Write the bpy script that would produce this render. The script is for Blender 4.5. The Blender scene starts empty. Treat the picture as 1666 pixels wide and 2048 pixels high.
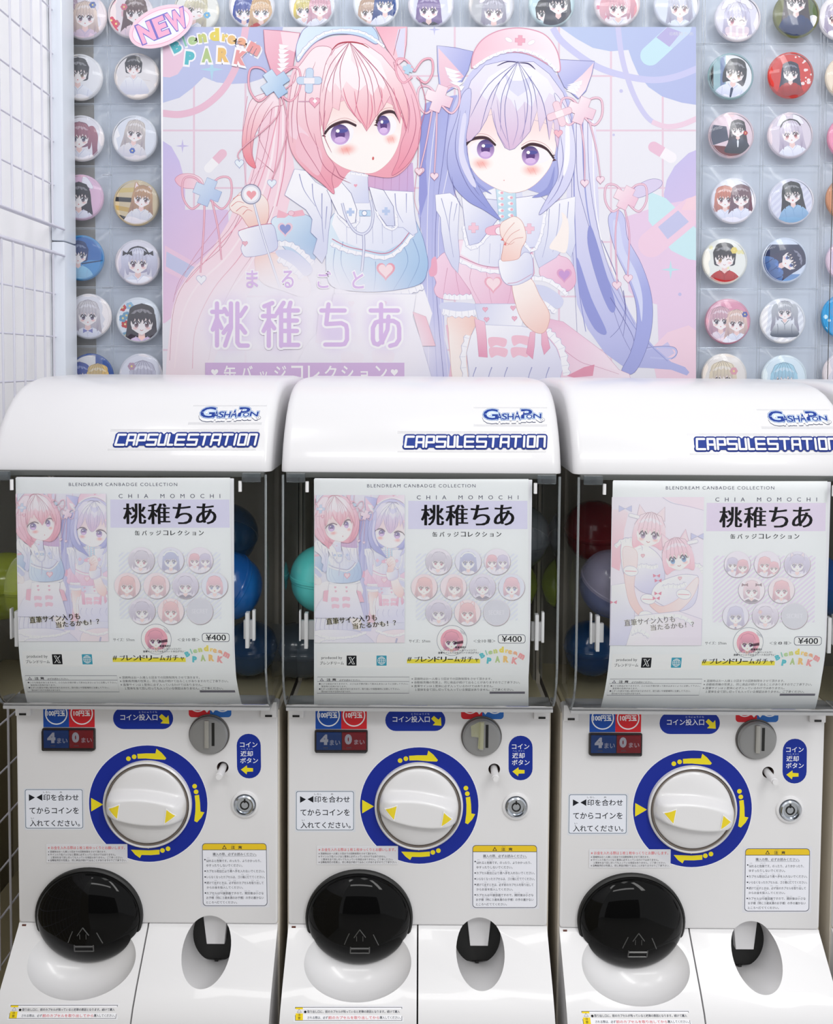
import bpy, bmesh, math, random
import numpy as np
from mathutils import Vector, Matrix
from mathutils.geometry import tessellate_polygon

SC = bpy.context.scene
COL = SC.collection
R = math.radians

# ------------------------------------------------------------------ camera
FPX, PPX, PPY = 1700.0, 833.0, 800.0
PITCH, ROLL = R(2.5), R(0.4)
cam_d = bpy.data.cameras.new('camera')
cam_d.sensor_fit = 'AUTO'
cam_d.sensor_width = 36.0
cam_d.lens = FPX / 2048.0 * 36.0
cam_d.shift_y = -(1024.0 - PPY) / 2048.0
cam_d.clip_start = 0.02
cam = bpy.data.objects.new('camera', cam_d)
CAMR = (Matrix.Rotation(R(90) - PITCH, 3, 'X') @ Matrix.Rotation(ROLL, 3, 'Z'))
cam.matrix_world = CAMR.to_4x4()
COL.objects.link(cam)
SC.camera = cam

# ------------------------------------------------------------------ light
SC.view_settings.view_transform = 'Standard'
SC.view_settings.look = 'None'
SC.view_settings.gamma = 1.0
SC.view_settings.use_curve_mapping = False
SC.view_settings.exposure = 0.0
SC.cycles.transparent_max_bounces = 40
SC.cycles.max_bounces = 8
w = bpy.data.worlds.new('world'); SC.world = w; w.use_nodes = True
w.node_tree.nodes['Background'].inputs[0].default_value = (0.97, 0.98, 1.0, 1)
w.node_tree.nodes['Background'].inputs[1].default_value = 0.78

def area(name, loc, target, sx, sy, power, col=(1, 1, 1)):
    l = bpy.data.lights.new(name, 'AREA'); l.shape = 'RECTANGLE'
    l.size, l.size_y, l.energy, l.color = sx, sy, power, col
    o = bpy.data.objects.new(name, l); COL.objects.link(o); o.location = loc
    o.rotation_euler = (Vector(target) - Vector(loc)).to_track_quat('-Z', 'Y').to_euler()
    return o
area('ceiling_light_left', (-1.1, -0.5, 1.5), (-0.1, 1.1, -0.3), 0.3, 1.6, 16, (1.0, 0.995, 0.98))
area('ceiling_light_right', (1.1, -0.5, 1.5), (0.0, 1.1, -0.2), 0.3, 1.6, 19, (1.0, 0.995, 0.98))
area('front_fill_light', (0.0, -1.3, 1.5), (0.0, 1.0, -0.4), 1.8, 0.25, 15, (1.0, 0.995, 0.98))  # added frontal fill, brightens window sheets and machine fronts
area('left_board_fill', (0.15, 0.35, 1.5), (-0.68, 1.0, 0.25), 0.4, 0.4, 2.6, (1.0, 0.995, 0.98))  # added fill lamp aimed at the left board to brighten it

def P(px, py, Y):
    """point of the vertical plane y = Y seen at a pixel of the photograph"""
    d = CAMR @ Vector(((px - PPX) / FPX, -(py - PPY) / FPX, -1.0))
    return d * (Y / d.y)

# ------------------------------------------------------------------ materials
def lin(c):
    out = []
    for v in c[:3]:
        v = v / 255.0
        out.append(v / 12.92 if v <= 0.04045 else ((v + 0.055) / 1.055) ** 2.4)
    return tuple(out)
MATS = {}
def mat(name, col, rough=0.4, metal=0.0, spec=0.5, coat=0.0, noise=0.0, nscale=60.0, bump=0.0):
    if name in MATS: return MATS[name]
    m = bpy.data.materials.new(name); m.use_nodes = True
    nt = m.node_tree; b = nt.nodes['Principled BSDF']
    c = lin(col) + (1,)
    b.inputs['Base Color'].default_value = c
    b.inputs['Roughness'].default_value = rough
    b.inputs['Metallic'].default_value = metal
    b.inputs['Specular IOR Level'].default_value = spec
    b.inputs['Coat Weight'].default_value = coat
    if noise or bump:
        tc = nt.nodes.new('ShaderNodeTexCoord'); nz = nt.nodes.new('ShaderNodeTexNoise')
        nz.inputs['Scale'].default_value = nscale; nz.inputs['Detail'].default_value = 3
        nt.links.new(tc.outputs['Object'], nz.inputs['Vector'])
        if noise:
            mx = nt.nodes.new('ShaderNodeMix'); mx.data_type = 'RGBA'
            mx.inputs[6].default_value = c
            mx.inputs[7].default_value = tuple(v * (1 - noise) for v in c[:3]) + (1,)
            nt.links.new(nz.outputs['Fac'], mx.inputs[0]); nt.links.new(mx.outputs[2], b.inputs['Base Color'])
        if bump:
            bp = nt.nodes.new('ShaderNodeBump'); bp.inputs['Strength'].default_value = bump
            bp.inputs['Distance'].default_value = 0.002
            nt.links.new(nz.outputs['Fac'], bp.inputs['Height']); nt.links.new(bp.outputs[0], b.inputs['Normal'])
    MATS[name] = m
    return m
def clear(name, tint=(255, 255, 255), rough=0.05, ior=1.45, haze=0.0, hazecol=(235, 240, 248)):
    """thin clear plastic: lets light straight through, reflects by Fresnel, a little milky"""
    if name in MATS: return MATS[name]
    m = bpy.data.materials.new(name); m.use_nodes = True
    nt = m.node_tree; nt.nodes.clear()
    out = nt.nodes.new('ShaderNodeOutputMaterial'); tr = nt.nodes.new('ShaderNodeBsdfTransparent')
    gl = nt.nodes.new('ShaderNodeBsdfGlossy'); fr = nt.nodes.new('ShaderNodeFresnel'); mx = nt.nodes.new('ShaderNodeMixShader')
    tr.inputs[0].default_value = lin(tint) + (1,)
    gl.inputs['Roughness'].default_value = rough
    fr.inputs[0].default_value = ior
    last = tr
    if haze:
        df = nt.nodes.new('ShaderNodeBsdfDiffuse'); df.inputs[0].default_value = lin(hazecol) + (1,)
        m2 = nt.nodes.new('ShaderNodeMixShader'); m2.inputs[0].default_value = haze
        nt.links.new(tr.outputs[0], m2.inputs[1]); nt.links.new(df.outputs[0], m2.inputs[2]); last = m2
    nt.links.new(fr.outputs[0], mx.inputs[0]); nt.links.new(last.outputs[0], mx.inputs[1]); nt.links.new(gl.outputs[0], mx.inputs[2])
    nt.links.new(mx.outputs[0], out.inputs[0])
    MATS[name] = m
    return m
def print_mats():
    ms = []
    for nm in ('printed_ink', 'printed_soft_ink'):
        m = bpy.data.materials.new(nm); m.use_nodes = True; nt = m.node_tree
        b = nt.nodes['Principled BSDF']; at = nt.nodes.new('ShaderNodeVertexColor'); at.layer_name = 'ink'
        nt.links.new(at.outputs['Color'], b.inputs['Base Color'])
        b.inputs['Roughness'].default_value = 0.55; b.inputs['Specular IOR Level'].default_value = 0.25
        if nm == 'printed_soft_ink': nt.links.new(at.outputs['Alpha'], b.inputs['Alpha'])
        ms.append(m)
    return ms
INK = print_mats()

WHITE = mat('white_plastic', (231, 230, 231), 0.28, coat=0.2)
LIDM = mat('white_lid_plastic', (220, 219, 221), 0.28, coat=0.2)
BODY = mat('aged_white_plastic', (214, 206, 192), 0.45)
LINER = mat('dark_liner_plastic', (176, 172, 160), 0.5, noise=0.15, nscale=20)
BEIGE = mat('beige_plastic', (228, 216, 176), 0.5)
BLACK = mat('black_plastic', (18, 18, 17), 0.5)
DGREY = mat('dark_grey_plastic', (70, 68, 66), 0.4)
CHROME = mat('chrome', (200, 205, 212), 0.18, metal=1.0)
SLOTM = mat('grey_slot_metal', (150, 150, 150), 0.4, metal=0.35)
DOME = mat('smoked_black_plastic', (12, 12, 12), 0.05, spec=0.14)
DOMEMARK = mat('embossed_smoked_plastic', (74, 74, 73), 0.25)
COVER = clear('clear_acrylic', (254, 255, 255), 0.03, 1.2)
COVERE = clear('clear_acrylic_edge', (222, 230, 232), 0.1, 1.5, haze=0.22, hazecol=(236, 240, 243))
FILM = clear('clear_sleeve_film', (246, 249, 253), 0.14, 1.27, haze=0.10)
SEAM = clear('welded_sleeve_seam', (225, 232, 240), 0.15, 1.5, haze=0.35)
GLOSS = clear('badge_gloss_film', (255, 255, 255), 0.06, 1.28)
PAPER = mat('paper', (246, 245, 250), 0.6)

# ------------------------------------------------------------------ object helpers
def new_obj(name, me, m=None, parent=None, label=None, cat=None, group=None, kind=None):
    o = bpy.data.objects.new(name, me); COL.objects.link(o)
    if m is not None and me is not None:
        for mm in (m if isinstance(m, (list, tuple)) else [m]): me.materials.append(mm)
    if parent is not None: o.parent = parent
    for k, v in (('label', label), ('category', cat), ('group', group), ('kind', kind)):
        if v: o[k] = v
    return o
def empty(name, loc, **kw):
    o = new_obj(name, None, **kw); o.location = loc; o.empty_display_size = 0.02
    return o
def bm_mesh(name, bm, smooth=None):
    me = bpy.data.meshes.new(name); bmesh.ops.recalc_face_normals(bm, faces=bm.faces[:]); bm.to_mesh(me); bm.free()
    if smooth is not None:
        me.shade_smooth()
        if smooth < 3.1: me.set_sharp_from_angle(angle=smooth)
    return me
def bm_box(bm, lo, hi, bevel=0.0, seg=2):
    r = bmesh.ops.create_cube(bm, size=1.0)
    vs = r['verts']
    for v in vs:
        v.co = Vector([(lo[i] + hi[i]) / 2 + v.co[i] * (hi[i] - lo[i]) for i in range(3)])
    if bevel:
        es = {e for v in vs for e in v.link_edges}
        bmesh.ops.bevel(bm, geom=list(es), offset=bevel, segments=seg, affect='EDGES', profile=0.6)
def box(name, lo, hi, m, parent=None, bevel=0.0, seg=2, **kw):
    bm = bmesh.new(); bm_box(bm, lo, hi, bevel, seg)
    return new_obj(name, bm_mesh(name, bm, R(35) if bevel else None), m, parent, **kw)
def prism(poly, y0, y1, bevel=0.0, seg=2):
    """poly: list of (x, z), extruded along y"""
    bm = bmesh.new()
    f = bm.faces.new([bm.verts.new((x, y0, z)) for x, z in poly])
    r = bmesh.ops.extrude_face_region(bm, geom=[f])
    vs = [g for g in r['geom'] if isinstance(g, bmesh.types.BMVert)]
    bmesh.ops.translate(bm, verts=vs, vec=(0, y1 - y0, 0))
    bmesh.ops.recalc_face_normals(bm, faces=bm.faces[:])
    if bevel:
        es = [e for e in bm.edges if all(abs(v.co.y - y0) < 1e-6 for v in e.verts)]
        bmesh.ops.bevel(bm, geom=es, offset=bevel, segments=seg, affect='EDGES', profile=0.6)
    return bm
def ell(cx, cz, rx, rz, n=48, p=2.0):
    out = []
    for i in range(n):
        t = 2 * math.pi * i / n; c, s = math.cos(t), math.sin(t)
        out.append((cx + rx * math.copysign(abs(c) ** (2 / p), c), cz + rz * math.copysign(abs(s) ** (2 / p), s)))
    return out
def lathe(prof, cx, cz, y, n=48, sx=1.0, sz=1.0):
    """prof: list of (radius, depth towards the viewer) turned about the y axis through (cx, cz)"""
    bm = bmesh.new(); rings = []
    for r_, d in prof:
        if r_ < 1e-7: rings.append([bm.verts.new((cx, y - d, cz))])
        else: rings.append([bm.verts.new((cx + sx * r_ * math.cos(2 * math.pi * i / n), y - d, cz + sz * r_ * math.sin(2 * math.pi * i / n))) for i in range(n)])
    for a, b in zip(rings, rings[1:]):
        for i in range(n):
            j = (i + 1) % n
            if len(a) == 1 and len(b) == 1: continue
            if len(a) == 1: bm.faces.new([a[0], b[j], b[i]])
            elif len(b) == 1: bm.faces.new([a[i], a[j], b[0]])
            else: bm.faces.new([a[i], a[j], b[j], b[i]])
    return bm
def bm_tube(bm, p0, p1, r, n=8):
    p0, p1 = Vector(p0), Vector(p1); d = (p1 - p0).normalized()
    u = d.orthogonal().normalized(); v = d.cross(u)
    a = [bm.verts.new(p0 + (u * math.cos(2 * math.pi * i / n) + v * math.sin(2 * math.pi * i / n)) * r) for i in range(n)]
    b = [bm.verts.new(p1 + (u * math.cos(2 * math.pi * i / n) + v * math.sin(2 * math.pi * i / n)) * r) for i in range(n)]
    for i in range(n): bm.faces.new([a[i], a[(i + 1) % n], b[(i + 1) % n], b[i]])
    bm.faces.new(a[::-1]); bm.faces.new(b)
def tube(name, p0, p1, r, m, parent=None, n=8, **kw):
    bm = bmesh.new(); bm_tube(bm, p0, p1, r, n)
    return new_obj(name, bm_mesh(name, bm, R(50)), m, parent, **kw)
def boolean(me, cutters):
    """mesh minus the cutter meshes, evaluated and returned as a new mesh"""
    o = bpy.data.objects.new('tmp', me); COL.objects.link(o); cs = []
    for c in cutters:
        co = bpy.data.objects.new('tmpc', c); COL.objects.link(co); cs.append(co)
        md = o.modifiers.new('b', 'BOOLEAN'); md.operation = 'DIFFERENCE'; md.solver = 'EXACT'; md.object = co
    dg = bpy.context.evaluated_depsgraph_get(); dg.update()
    out = bpy.data.meshes.new_from_object(o.evaluated_get(dg))
    for x in [o] + cs:
        d = x.data; bpy.data.objects.remove(x); bpy.data.meshes.remove(d)
    return out
def ellipsoid_mesh(c, s, nu=48, nv=24):
    bm = bmesh.new(); bmesh.ops.create_uvsphere(bm, u_segments=nu, v_segments=nv, radius=1.0)
    for v in bm.verts: v.co = Vector((c[0] + v.co.x * s[0], c[1] + v.co.y * s[1], c[2] + v.co.z * s[2]))
    return bm_mesh('e', bm)
def copy_tree(o, parent=None, skip=()):
    c = o.copy(); COL.objects.link(c); c.parent = parent
    for ch in list(o.children):
        if ch.name.split('.')[0] not in skip: copy_tree(ch, c, skip)
    return c

# ------------------------------------------------------------------ flat print: shapes and lettering as coloured triangles
def smooth_path(pts, closed=True, sub=5):
    n = len(pts); out = []
    rng = range(n) if closed else range(n - 1)
    for i in rng:
        if closed: p0, p1, p2, p3 = pts[i - 1], pts[i], pts[(i + 1) % n], pts[(i + 2) % n]
        else: p0, p1, p2, p3 = pts[max(i - 1, 0)], pts[i], pts[i + 1], pts[min(i + 2, n - 1)]
        for k in range(sub):
            t = k / sub; t2, t3 = t * t, t * t * t
            out.append(tuple(0.5 * (2 * p1[j] + (p2[j] - p0[j]) * t + (2 * p0[j] - 5 * p1[j] + 4 * p2[j] - p3[j]) * t2 + (3 * p1[j] - p0[j] - 3 * p2[j] + p3[j]) * t3) for j in (0, 1)))
    if not closed: out.append(tuple(pts[-1]))
    return out
GLY = {}
def glyphs(text, bold=0.0, spacing=1.0):
    k = (text, bold, spacing)
    if k in GLY: return GLY[k]
    c = bpy.data.curves.new('t', 'FONT'); c.body = text; c.resolution_u = 3; c.offset = bold; c.space_character = spacing
    o = bpy.data.objects.new('t', c); COL.objects.link(o)
    dg = bpy.context.evaluated_depsgraph_get(); me = bpy.data.meshes.new_from_object(o.evaluated_get(dg))
    bpy.data.objects.remove(o); bpy.data.curves.remove(c)
    me.calc_loop_triangles()
    co = np.empty(len(me.vertices) * 3); me.vertices.foreach_get('co', co); co = co.reshape(-1, 3)[:, :2]
    tr = np.empty(len(me.loop_triangles) * 3, dtype=np.int32); me.loop_triangles.foreach_get('vertices', tr)
    t = co[tr.reshape(-1, 3)].copy(); bpy.data.meshes.remove(me)
    t[:, :, 1] *= -1
    GLY[k] = t
    return t
def cut(V, C, nx, ny, d):
    """keep the side nx*x + ny*y >= d of the triangles V (n,3,2) with colours C (n,3,4)"""
    s = V[:, :, 0] * nx + V[:, :, 1] * ny - d
    ins = (s >= -1e-9); cnt = ins.sum(1)
    keep = cnt == 3; mix = np.nonzero((cnt > 0) & (cnt < 3))[0]
    oV, oC = [V[keep]], [C[keep]]
    nv, nc = [], []
    for i in mix:
        pv, pc = [], []
        for a in range(3):
            b = (a + 1) % 3; sa, sb = s[i, a], s[i, b]
            if ins[i, a]: pv.append(V[i, a]); pc.append(C[i, a])
            if ins[i, a] != ins[i, b]:
                t = sa / (sa - sb); pv.append(V[i, a] + (V[i, b] - V[i, a]) * t); pc.append(C[i, a] + (C[i, b] - C[i, a]) * t)
        for k in range(1, len(pv) - 1):
            nv.append([pv[0], pv[k], pv[k + 1]]); nc.append([pc[0], pc[k], pc[k + 1]])
    if nv: oV.append(np.array(nv)); oC.append(np.array(nc))
    return np.concatenate(oV), np.concatenate(oC)

class Art:
    def __init__(s, wash=None, gain=1.0):
        s.gain = gain; s.items = []; s.T = np.array([[1, 0, 0], [0, 1, 0]], float); s.clips = []; s.wash = wash; s.minlayer = 0
        s.bb = []; s.lay = []
    # transforms
    def tf(s, ox=0, oy=0, sx=1, rot=0, sy=None):
        sy = sx if sy is None else sy; c, n = math.cos(rot), math.sin(rot)
        return np.array([[c * sx, -n * sy, ox], [n * sx, c * sy, oy]])
    def push(s, *a, **k):
        old = s.T; M = s.tf(*a, **k); A = np.vstack([old, [0, 0, 1]]); B = np.vstack([M, [0, 0, 1]]); s.T = (A @ B)[:2]
        return old
    def add(s, V, C, soft=False, sub=None):
        V = np.asarray(V, float)
        V = V @ s.T[:, :2].T + s.T[:, 2]
        if sub is not None: C = np.concatenate([C, np.repeat(np.repeat(np.asarray(sub, float)[:, None, None], 3, 1), 1, 2)], 2)
        if s.wash is not None and not soft:
            wc, wa = s.wash; C = C.copy(); C[:, :, :3] = C[:, :, :3] * (1 - wa) + np.array(lin(wc)) * wa
        for nx, ny, d in s.clips:
            if len(V): V, C = cut(V, C, nx, ny, d)
        if not len(V): return
        b = (V[:, :, 0].min(), V[:, :, 1].min(), V[:, :, 0].max(), V[:, :, 1].max())
        L = s.minlayer
        if s.bb:
            B = np.array(s.bb); hit = (B[:, 0] <= b[2]) & (B[:, 2] >= b[0]) & (B[:, 1] <= b[3]) & (B[:, 3] >= b[1])
            if hit.any(): L = max(L, int(np.array(s.lay)[hit].max()) + 1)
        top = L
        if sub is not None: L = L + C[:, :, 4]; C = C[:, :, :4]; top = L.max()
        s.bb.append(b); s.lay.append(math.ceil(top)); s.items.append((V, C, L, soft))
    def clip_rect(s, x0, y0, x1, y1):
        s.clips = [(1, 0, x0), (-1, 0, -x1), (0, 1, y0), (0, -1, -y1)]
    def clip_circle(s, cx, cy, r, n=32):
        s.clips = []
        for i in range(n):
            a = 2 * math.pi * i / n; nx, ny = -math.cos(a), -math.sin(a)
            s.clips.append((nx, ny, nx * cx + ny * cy - r))
    def cols(s, V, fill, alpha=1.0):
        C = np.ones(V.shape[:2] + (4,))
        if isinstance(fill, tuple) and len(fill) and fill[0] == 'g':
            _, p0, c0, p1, c1 = fill[:5]
            d = np.array(p1, float) - np.array(p0, float); t = ((V - np.array(p0)) @ d) / (d @ d)
            t = np.clip(t, 0, 1)[..., None]
            C[..., :3] = np.array(lin(c0)) * (1 - t) + np.array(lin(c1)) * t
            if len(fill) > 5: C[..., 3:4] = fill[5] * (1 - t) + fill[6] * t
        else:
            C[..., :3] = lin(fill)
        if alpha != 1.0: C[..., 3] = alpha
        return C
    def poly(s, pts, fill, sm=False, sub=5, alpha=1.0, line=None, lw=1.0):
        if sm: pts = smooth_path(pts, True, sub)
        tris = tessellate_polygon([[Vector((p[0], p[1], 0)) for p in pts]])
        if not tris: return
        A = np.array(pts, float)[:, :2]; V = A[np.array([tuple(t) for t in tris])]
        soft = alpha != 1.0 or (isinstance(fill, tuple) and len(fill) > 5)
        s.add(V, s.cols(V, fill, alpha), soft)
        if line is not None: s.line(list(pts) + [pts[0]], line, lw, lw)
    def rect(s, x0, y0, x1, y1, fill, r=0, line=None, lw=1.0, alpha=1.0):
        if r: pts = [(cx + r * math.cos(a), cy + r * math.sin(a)) for cx, cy, a0 in ((x1 - r, y1 - r, 0), (x0 + r, y1 - r, 90), (x0 + r, y0 + r, 180), (x1 - r, y0 + r, 270)) for a in [R(a0 + q * 15) for q in range(7)]]
        else: pts = [(x0, y0), (x1, y0), (x1, y1), (x0, y1)]
        s.poly(pts, fill, line=line, lw=lw, alpha=alpha)
    def disc(s, cx, cy, rx, ry=None, fill=(0, 0, 0), rot=0, n=28, alpha=1.0, line=None, lw=1.0):
        ry = rx if ry is None else ry; c, q = math.cos(rot), math.sin(rot)
        pts = [(cx + rx * math.cos(t) * c - ry * math.sin(t) * q, cy + rx * math.cos(t) * q + ry * math.sin(t) * c) for t in [2 * math.pi * i / n for i in range(n)]]
        s.poly(pts, fill, alpha=alpha, line=line, lw=lw)
    def soft(s, cx, cy, rx, ry, col, a0=0.6, a1=0.0, rot=0, n=20, core=0.0, base=None):
        """soft-edged spot: over the plain colour base, or else mixed into the shapes drawn so far"""
        c, q = math.cos(rot), math.sin(rot); l = np.array(lin(col))
        if base is None:
            M = s.T[:, :2]; ctr = M @ np.array([cx, cy]) + s.T[:, 2]; k = math.sqrt(abs(np.linalg.det(M))); s.tint(ctr[0], ctr[1], rx * k, ry * k, l, a0, core); return
        V, C = [], []; bl = np.array(lin(base))
        prof = [(0.0, a0), (max(core, 0.001), a0)] + [(core + (1 - core) * u, a0 * (1 - u) ** 2 * (1 + 2 * u)) for u in (0.25, 0.5, 0.75, 1.0)]
        def pt(k, u):
            t = 2 * math.pi * k / n; x, y = rx * u * math.cos(t), ry * u * math.sin(t)
            return (cx + x * c - y * q, cy + x * q + y * c)
        f = lambda al: tuple(bl * (1 - al) + l * al) + (1.0,)
        for (u0, b0), (u1, b1) in zip(prof, prof[1:]):
            for k in range(n):
                A, B, D_, E_ = pt(k, u0), pt(k + 1, u0), pt(k + 1, u1), pt(k, u1)
                if u0 > 0: V.append([A, B, D_]); C.append([f(b0), f(b0), f(b1)])
                V.append([A, D_, E_]); C.append([f(b0), f(b1), f(b1)])
        s.add(np.array(V), np.array(C))
    def tint(s, cx, cy, rx, ry, l, a0, core, steps=9):
        x0, y0, x1, y1 = cx - rx, cy - ry, cx + rx, cy + ry
        gx, gy = np.linspace(x0, x1, steps), np.linspace(y0, y1, steps); its = []
        for idx, (V, C, L, so) in enumerate(s.items):
            b = s.bb[idx]
            if b[2] < x0 or b[0] > x1 or b[3] < y0 or b[1] > y1: its.append((V, C, L, so)); continue
            if np.isscalar(L): L = np.full(V.shape[:2], float(L))
            C5 = np.concatenate([C, L[:, :, None]], 2)
            hit = (V[:, :, 0].min(1) < x1) & (V[:, :, 0].max(1) > x0) & (V[:, :, 1].min(1) < y1) & (V[:, :, 1].max(1) > y0)
            Vh, Ch = V[hit], C5[hit]
            for nx, ny, arr in ((1, 0, gx), (0, 1, gy)):
                for d in arr:
                    q = Vh[:, :, 0] * nx + Vh[:, :, 1] * ny - d; cr = (q.min(1) < -1e-6) & (q.max(1) > 1e-6)
                    if cr.any():
                        a = cut(Vh[cr], Ch[cr], nx, ny, d); b2 = cut(Vh[cr], Ch[cr], -nx, -ny, -d)
                        Vh = np.concatenate([Vh[~cr], a[0], b2[0]]); Ch = np.concatenate([Ch[~cr], a[1], b2[1]])
            r_ = np.sqrt(((Vh[:, :, 0] - cx) / rx) ** 2 + ((Vh[:, :, 1] - cy) / ry) ** 2); u = np.clip((r_ - core) / (1 - core), 0, 1)
            al = (a0 * (1 - u) ** 2 * (1 + 2 * u))[:, :, None]; Ch = Ch.copy(); Ch[:, :, :3] = Ch[:, :, :3] * (1 - al) + l * al
            V = np.concatenate([V[~hit], Vh]); C5 = np.concatenate([C5[~hit], Ch]); its.append((V, C5[:, :, :4], C5[:, :, 4], so))
        s.items = its
    def line(s, pts, col, w0=1.0, w1=None, sm=False, sub=5, taper=False, alpha=1.0):
        w1 = w0 if w1 is None else w1
        if sm: pts = smooth_path(pts, False, sub)
        p = [q for i, q in enumerate(pts) if i == 0 or (abs(q[0] - pts[i - 1][0]) + abs(q[1] - pts[i - 1][1])) > 1e-9]
        n = len(p)
        if n < 2: return
        closed = abs(p[0][0] - p[-1][0]) + abs(p[0][1] - p[-1][1]) < 1e-9 and n > 3
        L, Rr = [], []
        for i in range(n):
            if closed and i in (0, n - 1): a, b = p[n - 2], p[1]
            else: a, b = p[max(i - 1, 0)], p[min(i + 1, n - 1)]
            dx, dy = b[0] - a[0], b[1] - a[1]; l = math.hypot(dx, dy) or 1.0
            t = i / (n - 1); wd = w0 + (w1 - w0) * t
            if taper: wd = w0 * (math.sin(math.pi * (0.06 + 0.9 * t)) ** 0.7)
            nx, ny = -dy / l * wd / 2, dx / l * wd / 2
            L.append((p[i][0] + nx, p[i][1] + ny)); Rr.append((p[i][0] - nx, p[i][1] - ny))
        V = []
        for i in range(n - 1): V += [[L[i], Rr[i], Rr[i + 1]], [L[i], Rr[i + 1], L[i + 1]]]
        V = np.array(V); s.add(V, s.cols(V, col, alpha), alpha != 1.0)
    def strokes(s, segs, w, col, cap=True, sm=False):
        V = []; K = []; k_ = 0
        for p in segs:
            if sm: p = smooth_path(p, False, 5)
            for a, b in zip(p, p[1:]):
                dx, dy = b[0] - a[0], b[1] - a[1]; l = math.hypot(dx, dy) or 1.0; nx, ny = -dy / l * w / 2, dx / l * w / 2
                q = [(a[0] + nx, a[1] + ny), (a[0] - nx, a[1] - ny), (b[0] - nx, b[1] - ny), (b[0] + nx, b[1] + ny)]
                V += [[q[0], q[1], q[2]], [q[0], q[2], q[3]]]; K += [k_, k_]; k_ += 1
            for c in (p if cap else p[1:-1]):
                for k in range(10):
                    t0, t1 = 2 * math.pi * k / 10, 2 * math.pi * (k + 1) / 10
                    V.append([tuple(c), (c[0] + w / 2 * math.cos(t0), c[1] + w / 2 * math.sin(t0)), (c[0] + w / 2 * math.cos(t1), c[1] + w / 2 * math.sin(t1))]); K.append(k_)
                k_ += 1
        V = np.array(V, float); s.add(V, s.cols(V, col), False, np.array(K) * .35)
    def text(s, t, x0, y0, x1, y1, col, bold=0.0, rot=0.0, serif=0.0, outline=None, ow=0.03, spacing=1.0, shear=0.0, keep=False, alpha=1.0, shift=None):
        g = glyphs(t, bold, spacing)
        if not len(g): return
        lo, hi = g.reshape(-1, 2).min(0), g.reshape(-1, 2).max(0)
        kx, ky = (x1 - x0) / (hi[0] - lo[0]), (y1 - y0) / (hi[1] - lo[1])
        if keep: kx = ky = min(kx, ky)
        mid = (lo + hi) / 2; c = np.array([(x0 + x1) / 2, (y0 + y1) / 2])
        def put(gg, colr, extra=(0, 0), dx=(0,)):
            vs = []
            for d in dx:
                v = (gg - mid) * np.array([kx, ky]); v[..., 0] += d * kx
                if shear: v[..., 0] -= v[..., 1] * shear
                cr, sr = math.cos(rot), math.sin(rot)
                v = np.stack([v[..., 0] * cr - v[..., 1] * sr, v[..., 0] * sr + v[..., 1] * cr], -1) + c + np.array(extra)
                vs.append(v)
            v = np.concatenate(vs); s.add(v, s.cols(v, colr, alpha), alpha != 1.0, np.repeat(np.arange(len(vs)) * .35, len(gg)) if len(vs) > 1 else None)
        if shift: put(g, shift[2], (shift[0], shift[1]))
        if outline: put(glyphs(t, bold + ow, spacing), outline)
        put(g, col, dx=(-serif, 0, serif) if serif else (0,))
    def split(s, lines):
        """lines: list of (nx, ny, d); cut every triangle along each"""
        its = []
        for V, C, L, so in s.items:
            for nx, ny, d in lines:
                q = V[:, :, 0] * nx + V[:, :, 1] * ny - d
                if (q.min() < 0) and (q.max() > 0):
                    if not np.isscalar(L): C = np.concatenate([C, L[:, :, None]], 2)
                    a = cut(V, C, nx, ny, d); b = cut(V, C, -nx, -ny, -d)
                    V, C = np.concatenate([a[0], b[0]]), np.concatenate([a[1], b[1]])
                    if not np.isscalar(L): L = C[:, :, 4]; C = C[:, :, :4]
            its.append((V, C, L, so))
        s.items = its
    def build(s, name, mapping, parent=None, dz=1.2e-5, base=6e-5, **kw):
        """mapping(px, py) -> (point, normal) arrays"""
        Vs, Cs, Ls, Ss = [], [], [], []
        for V, C, L, so in s.items:
            Vs.append(V.reshape(-1, 2)); Cs.append(C.reshape(-1, 4)); Ls.append(np.full(len(V) * 3, L) if np.isscalar(L) else np.asarray(L).reshape(-1)); Ss.append(np.full(len(V), so))
        V = np.concatenate(Vs); C = np.concatenate(Cs).astype(np.float32); C[:, :3] = np.clip(C[:, :3] * s.gain, 0, .98); L = np.concatenate(Ls); S = np.concatenate(Ss)
        Pt, N = mapping(V[:, 0], V[:, 1])
        Pt = Pt + N * (base + dz * L)[:, None]
        n = len(Pt); me = bpy.data.meshes.new(name)
        me.vertices.add(n); me.vertices.foreach_set('co', Pt.astype(np.float32).ravel())
        me.loops.add(n); me.loops.foreach_set('vertex_index', np.arange(n, dtype=np.int32))
        me.polygons.add(n // 3); me.polygons.foreach_set('loop_start', np.arange(0, n, 3, dtype=np.int32))
        me.update(calc_edges=True)
        ca = me.color_attributes.new('ink', 'FLOAT_COLOR', 'POINT'); ca.data.foreach_set('color', C.ravel())
        o = new_obj(name, me, INK, parent, **kw)
        me.polygons.foreach_set('material_index', S.astype(np.int32)); me.update()
        return o
def plane_map(Y):
    """pixels of the photograph onto the vertical plane y = Y, facing the viewer"""
    A = np.array(CAMR)
    def f(px, py):
        d = np.stack([(px - PPX) / FPX, -(py - PPY) / FPX, -np.ones_like(px)], 1) @ A.T
        p = d * (Y / d[:, 1])[:, None]
        N = np.zeros_like(p); N[:, 1] = -1
        return p, N
    return f
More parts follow.
